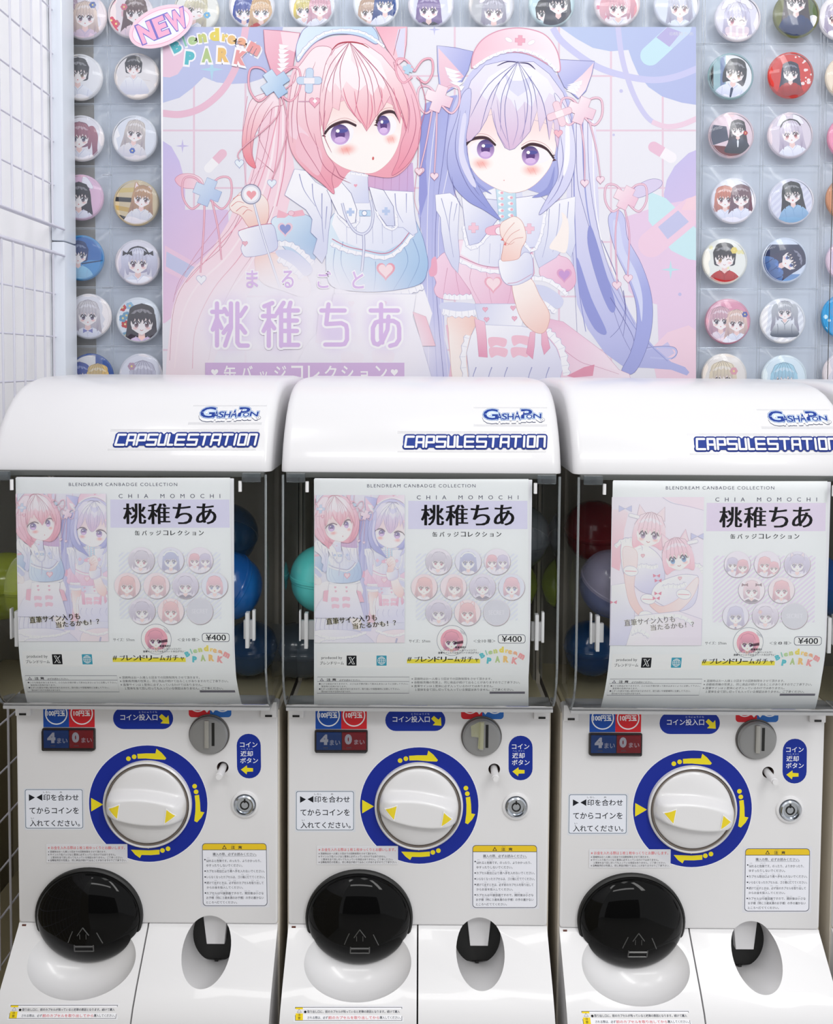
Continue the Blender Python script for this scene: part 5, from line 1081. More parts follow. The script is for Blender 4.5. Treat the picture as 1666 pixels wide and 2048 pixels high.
def decal_caution():
    K = lambda x, y: (930 + x / 10.4125, 1680 + y / 10.4125); a = Art(); a.rect(*bx(K, 110, 60, 1545, 1440), (226, 226, 232), 1.5); a.rect(*bx(K, 155, 105, 1500, 1412), (84, 88, 104), 7); a.rect(*bx(K, 168, 118, 1488, 1399), (240, 241, 249), 6.2)
    old = a.clips; a.clip_rect(*bx(K, 168, 118, 1488, 244)); a.rect(*bx(K, 168, 118, 1488, 420), (238, 202, 44), 6.2); a.clips = old; a.rect(*bx(K, 168, 238, 1488, 250), (84, 84, 70))
    c = (34, 36, 50)
    a.poly([K(620, 142), K(668, 225), K(572, 225)], c); a.poly([K(620, 168), K(648, 215), K(592, 215)], (238, 202, 44)); a.text('注', *K(756, 160), *K(840, 228), c, bold=.02); a.text('意', *K(906, 160), *K(988, 228), c, bold=.02); a.text('ちゅうい', *K(770, 132), *K(850, 152), c)
    for t, x0, y0, x1, y1 in (('購入の際、必ずお読みください。', 375, 302, 1285, 366), ('倒れると危険です。のったり、よりかかったり、', 240, 443, 1380, 502), ('ゆすったりしないでください。', 240, 540, 990, 596), ('カプセル取出口より奥へ手を入れないでください。', 240, 658, 1450, 716), ('いらなくなったカプセルは、ゴミ箱に捨ててください。', 240, 780, 1450, 838), ('続けて出すときは、必ず前のカプセルを取り出して', 240, 903, 1425, 960), ('からお金を投入してください。', 240, 1000, 995, 1054), ('カプセルは包装容器ですので、開封後は小さな', 235, 1118, 1425, 1174), ('お子様（特に３歳未満のお子様）の手の届かない', 230, 1212, 1425, 1270), ('ところへ捨ててください。', 230, 1310, 870, 1364)):
        a.text(t, *K(x0, y0), *K(x1, y1), c, bold=.008)
    a.line([K(375, 378), K(1285, 378)], (110, 110, 120), .5, .5)
    for y in (448, 686, 808, 926, 1142): a.disc(*K(212, y), 1.5, fill=c, n=8)
    for x, y in ((280, 412), (560, 412), (500, 412), (500, 632), (600, 632), (745, 640), (860, 640), (990, 755), (1095, 755), (430, 880), (710, 880), (825, 880), (1200, 880), (1300, 880), (430, 975), (590, 975), (555, 1098), (640, 1098), (1050, 1098), (1120, 1098), (1290, 1102), (380, 1192), (460, 1192), (620, 1192), (740, 1192)): a.text('かな', *K(x - 24, y - 9), *K(x + 24, y + 9), (90, 92, 110))
    return a
def decal_outlet_warning():
    K = lambda x, y: (570 + x / 6.408, 2000 + y / 6.408); a = Art(); a.rect(*bx(K, 108, 72, 1522, 282), (236, 236, 240), 1.2); a.rect(*bx(K, 130, 90, 1500, 264), (80, 82, 92)); a.rect(*bx(K, 136, 96, 1494, 258), (246, 246, 250)); a.rect(*bx(K, 136, 96, 230, 258), (244, 214, 30))
    a.line([K(182, 116), K(210, 158), K(156, 158), K(182, 116)], (40, 36, 30), .8, .8); a.text('注', *K(165, 172), *K(200, 205), (40, 36, 30)); a.text('意', *K(165, 214), *K(200, 248), (40, 36, 30)); a.disc(*K(260, 152), 2.6, fill=(20, 20, 24), n=12)
    a.text('取り出し口に、前のカプセルが残っていると故障の原因となります。続けて購入', *K(286, 130), *K(1470, 166), (40, 50, 72), bold=.006); a.text('される際は、必ず', *K(288, 208), *K(550, 244), (40, 50, 72), bold=.006)
    a.text('前のカプセルを取り出してから', *K(556, 206), *K(1208, 246), (216, 52, 66), bold=.006); a.text('購入してください。', *K(1214, 206), *K(1482, 244), (30, 36, 50), bold=.006)
    return a
def decal_station():
    a = Art(gain=.8); a.rect(795, 862, 1092, 905, (250, 250, 252), alpha=.35)
    Z = lambda x, y: (x / 2.7767 + 579.5, 730 + y / 2.7767 + 4.2)
    G = {'C': [[(1, 0), (.12, 0), (0, 1), (1, 1)]], 'A': [[(0, 1), (.06, 0), (1, 0), (1, 1)], [(0, .56), (1, .56)]], 'P': [[(0, 1), (.05, 0), (1, 0), (1, .56), (0, .56)]], 'S': [[(1, 0), (0, 0), (0, .5), (1, .5), (.96, 1), (0, 1)]], 'U': [[(0, 0), (0, 1), (1, 1), (1, 0)]], 'L': [[(0, 0), (0, 1), (1, 1)]], 'E': [[(1, 0), (0, 0), (0, 1), (1, 1)], [(0, .5), (.95, .5)]], 'T': [[(0, 0), (1, 0)], [(.5, 0), (.46, 1)]], 'I': [[(.5, 0), (.5, 1)]], 'O': [[(0, 0), (1, 0), (1, 1), (0, 1), (0, 0)]], 'N': [[(0, 1), (0, 0), (1, 0), (1, 1)]]}
    segs = []; x = 640.0
    for ch, wd in zip('CAPSULESTATION', (46, 40, 42, 48, 36, 26, 48, 50, 50, 44, 50, 10, 38, 40)):
        for p in G[ch]: segs.append([Z(x + px * wd + (1 - py) * 3, 388 + py * 56) for px, py in p])
        x += wd + 15.5 + (4 if ch == 'E' else 0)
    a.strokes(segs, 11.0, (20, 48, 138)); a.poly([Z(632, 384), Z(1412, 384), Z(1408, 448), Z(628, 448)], (28, 60, 152)); a.strokes(segs, 4.3, (252, 252, 254))
    return a
def decal_brand():
    a = Art(gain=.8); Q = lambda x, y: (380 + x / 9.2556 + 571.5, 800 + y / 9.2556 + 2.5); a.rect(*Q(-40, 110), *Q(1320, 470), (246, 246, 249), alpha=.5)
    T = [('G', 140, 150, 410, 345, .05), ('A', 400, 228, 480, 345, 0), ('S', 486, 232, 580, 342, 0), ('H', 590, 235, 700, 340, 0), ('A', 716, 205, 822, 338, 0), ('P', 842, 155, 1042, 322, 0), ('O', 936, 252, 1046, 322, 0), ('N', 1066, 235, 1210, 318, .03)]
    for dy, bo, col in ((60, .13, (44, 56, 96)), (54, .1, (250, 250, 253)), (0, .13, (44, 84, 160)), (0, .09, (206, 226, 248)), (0, .02, (28, 62, 154))):
        for t, x0, y0, x1, y1, b in T:
            e = bo * 150; a.text(t, *Q(x0 - e, y0 - e + dy), *Q(x1 + e, y1 + e + dy), col, bold=min(bo, .09))
    a.disc(*Q(1235, 345), 4.4, 3.6, (60, 70, 100), n=16); a.disc(*Q(1235, 345), 3.8, 3.0, (250, 250, 253), n=16); a.text('R', *Q(1222, 332), *Q(1248, 358), (70, 80, 110))
    return a
# ------------------------------------------------------------------ structure
WALLY = 1.36
def wallbox(name, lo, hi, m, **kw): return box(name, lo, hi, m, kind='structure', **kw)
wallbox('wall_back', (-0.75, WALLY, -1.5), (1.6, WALLY + 0.05, 0.95), mat('pale_blue_grey_wall', (206, 212, 222), 0.6, noise=0.05, nscale=4))
wallbox('wall_left', (-0.70, -0.4, -1.5), (-0.66, WALLY, 0.95), mat('white_painted_board', (252, 251, 253), 0.6, noise=0.04, nscale=5))
wallbox('floor', (-1.6, -2.6, -1.55), (1.6, WALLY, -1.5), mat('pale_shop_floor', (196, 194, 190), 0.4, noise=0.15, nscale=3))
wallbox('wall_rear', (-1.3, -2.65, -1.5), (1.3, -2.6, 0.3), mat('dark_shop_wall', (40, 42, 48), 0.7, noise=0.5, nscale=2))
BASEZ = -0.80
box('trim_2', (-0.66, -0.4, -1.5), (-0.652, 1.35, -0.31), mat('olive_beige_board', (150, 140, 112), 0.6, noise=0.15, nscale=6), kind='structure')
box('trim_3', (-0.66, 1.352, -1.5), (-0.30, WALLY, -0.31), MATS['olive_beige_board'], kind='structure')
box('display_counter', (-0.62, 0.93, -1.5), (0.80, 1.33, BASEZ), MATS['olive_beige_board'], kind='structure')
bx0 = P(136, 400, WALLY).x; bx1 = P(190, 400, WALLY).x
box('trim_1', (bx0 - .03, WALLY - .003, -0.3), (bx1, WALLY, 0.9), mat('grey_brown_strip', (150, 144, 136), 0.6, noise=0.25, nscale=12), kind='structure')

# ------------------------------------------------------------------ one capsule machine (the middle one), then two copies
CX = P(838, 1500, 0.968).x; YD = 0.968
def X(px, Y=YD): return P(px, 1500, Y).x
def Z(py, Y=YD): return P(838, py, Y).z
def rebase(root, loc):
    root.location = loc
    for c in root.children: c.location = c.location - Vector(loc)

root = empty('capsule_machine', (0, 0, 0)); M = root
# lid: profile (depth, image row) of its front
LP = [(.915, 946), (.915, 940), (.918, 920), (.924, 890), (.934, 858), (.948, 826), (.964, 800), (.982, 781), (1.003, 768), (1.03, 760), (1.06, 757)]
lidprof = [(y, P(838, r_, y).z) for y, r_ in LP]; ztop = lidprof[-1][1] + .001; lidprof += [(1.16, ztop), (1.235, ztop - .004), (1.25, ztop - .02)]
zb = lidprof[0][1]; lidloop = [(1.25, zb)] + lidprof + []
def lid_mesh():
    bm = bmesh.new(); hw = .1525; secs = []
    cy, cz = 1.1, zb
    for t in (0, 15, 30, 50, 70, 90): secs.append((-hw + .012 * (1 - math.sin(R(t))), .012 * (1 - math.cos(R(90 - t)))))
    left = [(x, d) for x, d in secs]
    allx = [(-hw + .010 * (1 - math.sin(R(t))), .010 * (1 - math.cos(R(90 - t))) ) for t in (90, 72, 54, 36, 18, 0)]
    secs = [(-hw, .010), (-hw + .0006, .0068), (-hw + .0022, .0040), (-hw + .0046, .0019), (-hw + .0076, .0006), (-hw + .011, 0.0)]
    secs = secs + [(-x, d) for x, d in secs[::-1]]
    rings = []
    n = len(lidloop)
    for x, d in secs:
        ring = []
        for i, (y, z) in enumerate(lidloop):
            if i in (0,): ring.append(bm.verts.new((CX + x, y - 0 * d, z))); continue
            a, b = lidloop[i - 1], lidloop[(i + 1) % n]
            ty, tz = b[0] - a[0], b[1] - a[1]; l = math.hypot(ty, tz); ny, nz = tz / l, -ty / l   # inwards
            if i <= 2: ny, nz = 1, 0
            zz = z + nz * d if i > 2 else z
            ring.append(bm.verts.new((CX + x, y + ny * d, zz)))
        rings.append(ring)
    for a, b in zip(rings, rings[1:]):
        for i in range(n): bm.faces.new([a[i], a[(i + 1) % n], b[(i + 1) % n], b[i]])
    bm.faces.new(rings[0]); bm.faces.new(rings[-1][::-1])
    return bm_mesh('lid', bm, R(40))
lid = new_obj('lid', lid_mesh(), LIDM, M)
lmap = profile_map(lidprof[1:11])
decal_station().build('series_sticker', lmap, lid, base=2e-4, label='blue and white block-letter sticker')
decal_brand().build('logo_sticker', lmap, lid, base=2e-4, label='small blue curly-letter sticker')
box('lid_rail', (CX - .146, .912, P(838, 957, .912).z), (CX + .146, .922, zb + .0005), mat('smoked_rail', (88, 90, 88), 0.3), M, bevel=.001)

# transparent front cover
YC = .905; yend = YC + .030; zend = P(838, 1416, yend).z; ZB0 = P(838, 1325, YC).z; ZT = zb - .002
cprof = [(YC, ZT), (YC, (ZT + ZB0) / 2), (YC, ZB0)]
for i in range(1, 11):
    t = R(i * 7.0); cprof.append((YC + (yend - YC) * (1 - math.cos(t)) / (1 - math.cos(R(70))), ZB0 + (zend - ZB0) * math.sin(t) / math.sin(R(70))))
def cover_mesh(off=0.0, hw=.150, yb=1.06, r=.012):
    bm = bmesh.new(); rows = []
    for y, z in cprof:
        xs = [(-hw, yb), (-hw, y + r + .02), (-hw, y + r)] + [(-hw + r - r * math.cos(R(a)), y + r - r * math.sin(R(a))) for a in (22, 45, 68, 90)]
        xs = xs + [(-x, q) for x, q in xs[::-1]]
        rows.append([bm.verts.new((CX + x, max(q, y), z)) for x, q in xs])
    for a, b in zip(rows, rows[1:]):
        for i in range(len(a) - 1): bm.faces.new([a[i], a[i + 1], b[i + 1], b[i]])
    return bm_mesh('window_cover', bm, R(60))
cover = new_obj('window_cover', cover_mesh(), COVER, M, label='clear acrylic window cover')
yl, zl = cprof[-1]
box('cover_lip', (CX - .149, yl - .004, zl - .003), (CX + .149, YD - .001, zl + .001), clear('acrylic_lip_glare', (236, 240, 242), .15, 1.4, haze=.5, hazecol=(250, 250, 252)), cover, bevel=.0012)  # translucent lip, white haze mixed in for its bright reflections
bm = bmesh.new(); rows = []
for y, z in cprof[-3:]:
    rows.append([bm.verts.new((CX + x, y - .0006, z)) for x in (-.1485, .1485)])
for a, b in zip(rows, rows[1:]): bm.faces.new([a[0], a[1], b[1], b[0]])
new_obj('cover_glare_band', bm_mesh('cover_glare_band', bm, R(60)), clear('acrylic_band_glare', (240, 242, 246), .12, 1.4, haze=.25, hazecol=(240, 240, 246)), cover)  # thin overlay, pale haze stands for reflections low on the clear cover
for s in (-1, 1):
    bm = bmesh.new()
    for (ya, za), (yb_, zb_) in zip(cprof, cprof[1:]): bm_tube(bm, (CX + s * .1485, ya + .0025, za), (CX + s * .1485, yb_ + .0025, zb_), .0013, 6)
    new_obj('cover_edge', bm_mesh('cover_edge', bm, R(60)), COVERE, cover)
    xh = CX + s * .134
    box('clear_hinge', (xh - .010, YC - .004, P(838, 966, YC).z), (xh + .010, YC + .001, P(838, 948, YC).z), clear('clear_hinge_block', (214, 222, 224), .06, 1.45, haze=.06), cover, bevel=.001)
    xp = CX + s * .122
    tube('hinge_pin', (xp, YC - .002, P(838, 985, YC).z), (xp, YC - .002, P(838, 964, YC).z), .0019, WHITE, cover)
    # white bracket which holds the sheet
    x0, x1 = (X(1058, .925), X(1079, .925)) if s > 0 else (X(602, .925), X(629, .925))
    zc0, zc1 = P(838, 1278, .925).z, P(838, 1240, .925).z
    bm = bmesh.new(); bm_box(bm, (x0, .920, zc0), (x1, .925, zc1), .0008); xa = (x0 + x1) / 2
    bm_box(bm, (xa - .0025, .913, P(838, 1292, .925).z), (xa + .0015, .921, P(838, 1222, .925).z), .0006)
    bm_box(bm, (x0 - .001 if s < 0 else x1 - .001, .915, zc0), (x0 + .001 if s < 0 else x1 + .002, .921, P(838, 1218, .925).z), .0005)
    new_obj('sheet_bracket', bm_mesh('sheet_bracket', bm, R(35)), WHITE, M)

# body: sides, back and the capsule compartment
bm = bmesh.new(); zf = Z(1424)
for s in (-1, 1): bm_box(bm, (CX + s * .1505 - .0025, 1.06, BASEZ), (CX + s * .1505 + .0025, 1.25, zb)); bm_box(bm, (CX + s * .1505 - .0025, .972, BASEZ), (CX + s * .1505 + .0025, 1.06, zf))
bm_box(bm, (CX - .15, 1.245, BASEZ), (CX + .15, 1.25, zb)); bm_box(bm, (CX - .15, .985, BASEZ), (CX + .15, 1.245, BASEZ + .01))
new_obj('body', bm_mesh('body', bm), BODY, M)
bm = bmesh.new(); bm_box(bm, (CX - .147, 1.12, zf), (CX + .147, 1.125, zb)); bm_box(bm, (CX - .147, 1.06, zf), (CX - .144, 1.12, zb)); bm_box(bm, (CX + .144, 1.06, zf), (CX + .147, 1.12, zb))
new_obj('compartment_liner', bm_mesh('compartment_liner', bm), LINER, M)
box('compartment_floor', (CX - .147, YD + .004, zf - .002), (CX + .147, 1.12, zf + .004), BEIGE, M)
box('chute_frame', (CX - .05, 1.03, zf + .004), (CX + .05, 1.11, zf + .06), mat('grey_chute', (120, 122, 122), 0.4), M, bevel=.006)

# front door with its openings
def rrect(x0, z0, x1, z1, r, n=5):
    out = []
    for cx, cz, a0 in ((x1 - r, z1 - r, 0), (x0 + r, z1 - r, 90), (x0 + r, z0 + r, 180), (x1 - r, z0 + r, 270)):
        out += [(cx + r * math.cos(R(a0 + 90 * k / n)), cz + r * math.sin(R(a0 + 90 * k / n))) for k in range(n + 1)]
    return out
zd = Z(1850)
door = bm_mesh('d', prism(rrect(X(577), zd, X(1099), zf + .008, .004), YD, YD + .018, .0016))
XR, ZR = (X(962.5) , Z(1880)); rxr, rzr = .0277, (Z(1834) - Z(1926)) / 2
def slant(n=48):
    """oblique elliptical channel of the coin return: it sinks a little towards the back"""
    zt, zl = Z(1834), P(838, 1981, .924).z - .3 * (YD - .924); zc, rz = (zt + zl) / 2, (zt - zl) / 2; bm = bmesh.new(); rings = []
    for y in (.86, 1.03): rings.append([bm.verts.new((XR + .0279 * math.cos(2 * math.pi * i / n), y, zc - .3 * (y - YD) + rz * math.sin(2 * math.pi * i / n))) for i in range(n)])
    for i in range(n): bm.faces.new([rings[0][i], rings[0][(i + 1) % n], rings[1][(i + 1) % n], rings[1][i]])
    bm.faces.new(rings[0]); bm.faces.new(rings[1][::-1])
    return bm_mesh('c', bm)
cutr = slant
cutb = lambda: bm_mesh('c', prism(ell(X(D(1232, 395)[0]), Z(D(0, 395)[1]), .0068, .0068, 24), YD - .01, YD + .012))
cutl = lambda: bm_mesh('c', prism(ell(X(D(1360, 606)[0]), Z(D(0, 606)[1]), .0122, .0122, 32), YD - .01, YD + .006))
cuts = lambda: bm_mesh('c', prism(ell(X(962.5), Z(1471), .0225, .0225, 40), YD - .01, YD + .004))
dm = boolean(door, [cutr(), cutb(), cutl(), cuts()]); dm.shade_smooth(); dm.set_sharp_from_angle(angle=R(35))
front = new_obj('front_door', dm, WHITE, M)
for s, px0, px1 in ((-1, 578, 608), (1, 1066, 1098)):
    box('latch', (X(px0), YD - .004, Z(1435)), (X(px1), YD, zf + .012), WHITE, front, bevel=.001); box('latch_gap', (X((px0 + px1) / 2) - .004, YD - .0045, Z(1433)), (X((px0 + px1) / 2) + .004, YD - .004, Z(1429)), BLACK, front)

# tray: sloping lower front, cut by the scoop and the coin bowl
tprof = [(YD + .0005, zd - .0008), (YD - .004, zd - .003), (P(838, 1920, .945).y, P(838, 1938, .940).z)]
tprof = [(YD, zd - .0008), (YD - .0015, zd - .0035)]
for k, (y, r_) in enumerate(((.945, 1918), (.925, 1976), (.911, 2022), (.904, 2052), (.900, 2080))): tprof.append((y, P(838, r_, y).z))
tprof.append((.900, BASEZ))
def tray(x0, x1, tip0, tip1):
    """x range at the top; the sides flare a little towards the foot"""
    bm = bmesh.new(); a, b = [], []
    pts = tprof + [(1.02, BASEZ), (1.02, zd - .0008)]
    for y, z in pts:
        k = (YD - y) / .068; a.append(bm.verts.new((x0 + tip0 * k, y, z))); b.append(bm.verts.new((x1 + tip1 * k, y, z)))
    n = len(pts); fs = [bm.faces.new([a[i], b[i], b[(i + 1) % n], a[(i + 1) % n]]) for i in range(n)]
    bm.faces.new(a[::-1]); bm.faces.new(b)
    return bm_mesh('tray', bm)
YC2, ZC2 = .934, -.668; saz = (ZC2 - P(838, 2006, .916).z) / math.sqrt(1 - ((.916 - YC2) / .037) ** 2)
scoop = lambda: ellipsoid_mesh((X(720), YC2, ZC2), (.067, .037, saz), 96, 56)
bowl = lambda: ellipsoid_mesh((XR, YD + .004, Z(1884)), (rxr, .078, (Z(1884) - Z(1985, .93)) * 1.02), 48, 32)
xs = X(838)
tl = boolean(tray(X(577), xs - .0009, -.0005, 0), [scoop()]); tr = boolean(tray(xs + .0009, X(1099), 0, .0005), [slant()])
for m_ in (tl, tr): m_.shade_smooth(); m_.set_sharp_from_angle(angle=R(30))
tlo = new_obj('outlet_tray', tl, WHITE, M); new_obj('coin_tray', tr, WHITE, M)
tmap = profile_map(tprof[1:7]); decal_outlet_warning().build('warning_sticker', tmap, tlo, base=2e-4, label='narrow yellow and white warning sticker')
box('seam_backing', (xs - .002, YD + .002, BASEZ + .01), (xs + .002, YD + .01, zd - .002), DGREY, M)
box('hinge_block', (X(584), YD - .0016, Z(1859)), (X(592), YD + .002, Z(1853)), mat('rusty_pin', (110, 70, 60), .6), tlo)

# coin return: black cup with a white tongue, set back in its opening
cup = new_obj('coin_cup', bm_mesh('coin_cup', prism(rrect(XR - .031, Z(1921, .998), XR + .029, Z(1822, .998), .008), .998, 1.034, .001)), BLACK, M)
box('cup_tab', (XR - .002, .9975, Z(1925, .998)), (XR + .002, .999, Z(1920, .998)), BLACK, cup)
tg = prism([(X(937, .99), Z(1830, .99)), (X(944, .99), Z(1889, .99)), (X(980, .99), Z(1889, .99)), (X(986, .99), Z(1830, .99))], .988, .997, .001)
new_obj('coin_tongue', bm_mesh('coin_tongue', tg), WHITE, cup, label='white tapering tongue')

# capsule outlet: dark domed flap
DC = (X(720), YD - .001, Z(1833)); DS = (.0608, .026, .0548)
bm = bmesh.new(); prof = []
for i in range(0, 19):
    t = R(i * 5); prof.append((math.cos(t), math.sin(t) * DS[1] / 1.0))
fl = lathe([(1.0, -.004)] + [(r_, d) for r_, d in prof], DC[0], DC[2], DC[1], 64, DS[0], DS[2])
flap = new_obj('outlet_flap', bm_mesh('outlet_flap', fl, R(60)), DOME, M, label='dark smoked domed flap')
rim = lathe([(1.03, -.003), (1.03, .003), (1.0, .0045), (.975, .004)], DC[0], DC[2], DC[1], 64, DS[0], DS[2])
new_obj('flap_rim', bm_mesh('flap_rim', rim, R(40)), BLACK, flap)
def on_dome(px, py):
    y = YD - .01
    for _ in range(6):
        p = P(px, py, y); u = ((p.x - DC[0]) / DS[0]) ** 2 + ((p.z - DC[2]) / DS[2]) ** 2; y = DC[1] - DS[1] * math.sqrt(max(0, 1 - u))
    return Vector((p.x, y - .0004, p.z))
def dome_line(name, pts, r_):
    bm = bmesh.new()
    for a, b in zip(pts, pts[1:]): bm_tube(bm, on_dome(*a), on_dome(*b), r_, 6)
    new_obj(name, bm_mesh(name, bm, R(50)), DOMEMARK, flap)
E6 = lambda x, y: (560 + x / 2.8724, 1680 + y / 2.8724)
dome_line('embossed_chevron', [E6(425, 560), E6(458, 514), E6(492, 558)], .0006)
dome_line('embossed_bar', [E6(398, 536), E6(384, 565), E6(370, 598)], .0006); dome_line('embossed_bar', [E6(536, 542), E6(550, 570), E6(566, 602)], .0006)
dome_line('finger_grip', [E6(406, 614), E6(404, 648), E6(512, 648), E6(514, 614)], .0008); dome_line('finger_grip', [E6(406, 622), E6(512, 622)], .0011)
for x in (440, 476): dome_line('embossed_tick', [E6(x, 552), E6(x, 580)], .0004)

# dial
RC = (X(838.5), Z(1611))
dmap = plane_map(YD)
decal_ring().build('dial_ring', dmap, M, label='blue ring with yellow arrows')
new_obj('dial_flange', bm_mesh('dial_flange', lathe([(.0516, 0), (.0512, .0035), (.0495, .005), (.0486, .0035), (.0484, .0005)], RC[0], RC[1], YD, 72), R(30)), WHITE, M)
new_obj('dial_groove', bm_mesh('dial_groove', lathe([(.0484, .0008), (.0476, .0042), (.0466, .0042), (.0460, .0008)], RC[0], RC[1], YD, 72), R(30)), mat('dull_nickel', (150, 140, 132), .35, metal=.6), M)
KR = .0462
def knob_h(u, w_, ph):
    c, s = math.cos(ph), math.sin(ph); a, b = u * c - w_ * s, u * s + w_ * c   # grip frame (a along, b up)
    rr = math.hypot(u, w_) / KR
    hwid = .0135 * (1 - .55 * (a / KR) ** 2)
    bb = b - .0035 * (a / KR) ** 2 * 0
    d = max(0.0, abs(bb) - hwid) / .0082; d = min(1.0, d); f = 1 - d * d * (3 - 2 * d)
    h = .0062 + f * .0145 + .0035 * (1 - f) * (1 - rr)
    edge = math.sqrt(max(0.0, 1 - max(0.0, (rr - .62) / .38) ** 2.4))
    return .001 + h * (.12 + .88 * edge)
def knob(ph):
    bm = bmesh.new(); n, m_ = 96, 34; c0 = bm.verts.new((0, -knob_h(0, 0, ph), 0)); rings = []
    for j in range(1, m_ + 1):
        r_ = KR * (j / m_) ** .85
        rings.append([bm.verts.new((r_ * math.cos(2 * math.pi * i / n), -knob_h(r_ * math.cos(2 * math.pi * i / n), r_ * math.sin(2 * math.pi * i / n), ph), r_ * math.sin(2 * math.pi * i / n))) for i in range(n)])
    rings.append([bm.verts.new((KR * math.cos(2 * math.pi * i / n), .002, KR * math.sin(2 * math.pi * i / n))) for i in range(n)])
    for i in range(n): bm.faces.new([c0, rings[0][i], rings[0][(i + 1) % n]])
    for a, b in zip(rings, rings[1:]):
        for i in range(n): bm.faces.new([a[i], b[i], b[(i + 1) % n], a[(i + 1) % n]])
    return bm_mesh('dial_knob', bm, R(50))
PH0 = R(0); kn = new_obj('dial_knob', knob(PH0), WHITE, M); kn.location = (RC[0], YD, RC[1])
def kmap(px, py):
    p = np.stack([px, np.array([-knob_h(x, -y, PH0) for x, y in zip(px, py)]), -py], 1); Nn = np.zeros_like(p); Nn[:, 1] = -1; return p, Nn
for pts in (((-.0385, .001), (-.0265, .0075), (-.0275, -.0085)), ((.0278, .0072), (.0378, .0002), (.0272, -.0086))):
    ka = Art(); cxm = sum(p[0] for p in pts) / 3; czm = sum(p[1] for p in pts) / 3
    ka.poly([(cxm + (p[0] - cxm) * 1.22, -(czm + (p[1] - czm) * 1.22)) for p in pts], (250, 250, 252)); ka.poly([(p[0], -p[1]) for p in pts], (238, 214, 50))
    ka.split([(1, 0, v) for v in (-.035, -.031, .031, .035)] + [(0, 1, v) for v in (-.004, 0, .004)]); ka.build('dial_mark', kmap, kn, base=5e-4, dz=2.5e-4, label='yellow triangle with a white edge')
kn.rotation_euler = (0, R(7.5), 0)

# labels of the door
decal_coins().build('coin_label', dmap, M, label='blue and red coin label'); decal_entry().build('slot_label', dmap, M, label='blue oval label with an arrow'); decal_above_slot().build('coin_guide_label', dmap, M, base=4e-5, label='red and blue label')
decal_return().build('return_label', dmap, M, label='tall blue oval label'); decal_instruction().build('instruction_sticker', dmap, M, label='white instruction sticker'); decal_notice().build('notice_sticker', dmap, M, base=8e-4, label='clear printed notice strip'); decal_caution().build('caution_sticker', dmap, M, label='caution sticker with a yellow head')
cf = new_obj('coin_counter', bm_mesh('coin_counter', prism(rrect(X(629.5), Z(1504), X(735.5), Z(1460), .002), YD - .003, YD, .0008), R(35)), DGREY, M)
decal_counter().build('counter_print', plane_map(YD - .003), cf, label='blue and red number panel')
cw = prism(rrect(X(631), Z(1503), X(734), Z(1461.5), .002), YD - .006, YD - .004, .0006); new_obj('counter_window', bm_mesh('counter_window', cw), clear('clear_counter_window', (235, 235, 238), .08, 1.35), cf)

# coin slot
sx_, sz_ = X(962.5), Z(1471)
sl = lathe([(.0222, -.004), (.0222, .004), (.0205, .0062), (.018, .0068), (0, .0068)], sx_, sz_, YD, 56)
slot = new_obj('coin_slot', bm_mesh('coin_slot', sl, R(30)), SLOTM, M)
new_obj('slot_collar', bm_mesh('slot_collar', lathe([(.0236, -.004), (.0236, .0012), (.0226, .0016), (.0222, -.002)], sx_, sz_, YD, 56), R(30)), mat('slot_gasket', (104, 100, 98), .5), slot)
f = lambda x, y: (X(D(x, y)[0], .962), P(838, D(x, y)[1], .962).z)
(a0, b0), (a1, b1) = f(1141, 279), f(1166, 122); box('slot_ridge', (a0, YD - .0098, b0), (a1, YD - .0066, b1), mat('slot_ridge_metal', (168, 166, 160), .4, metal=.3), slot, bevel=.0008)
(a0, b0), (a1, b1) = f(1180, 270), f(1196, 138); box('slot_opening', (a0, YD - .0071, b0), (a1, YD - .0066, b1), BLACK, slot)

# coin return button and lock
hx, hz = X(D(1232, 0)[0]), Z(D(0, 395)[1])
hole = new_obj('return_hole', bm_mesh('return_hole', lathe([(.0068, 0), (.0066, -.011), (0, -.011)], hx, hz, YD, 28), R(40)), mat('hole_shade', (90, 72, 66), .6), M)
bm = bmesh.new(); bm_tube(bm, (hx, YD + .008, hz - .001), (hx, YD - .018, hz - .0016), .0042, 20); bm_tube(bm, (hx, YD - .018, hz - .0016), (hx, YD - .0205, hz - .0016), .0032, 20)
new_obj('return_button', bm_mesh('return_button', bm, R(40)), WHITE, M)
kx, kz = X(D(1360, 0)[0]), Z(D(0, 606)[1])
new_obj('lock_collar', bm_mesh('lock_collar', lathe([(.0162, 0), (.0158, .0016), (.0135, .0026), (.0122, .001), (.0122, -.004)], kx, kz, YD, 48), R(40)), WHITE, M)
lk = new_obj('lock_cylinder', bm_mesh('lock_cylinder', lathe([(.0120, -.005), (.0118, .0032), (.0104, .0045), (.0088, .004), (.0084, .0022), (0, .0022)], kx, kz, YD, 48), R(30)), CHROME, M)
new_obj('keyhole', bm_mesh('keyhole', lathe([(.0054, .0021), (.0054, .0027), (.0040, .0027), (.0040, .0021)], kx, kz, YD, 32), R(30)), BLACK, lk)
box('key_notch', (kx - .0009, YD - .0028, kz + .003), (kx + .0009, YD - .002, kz + .0072), BLACK, lk)

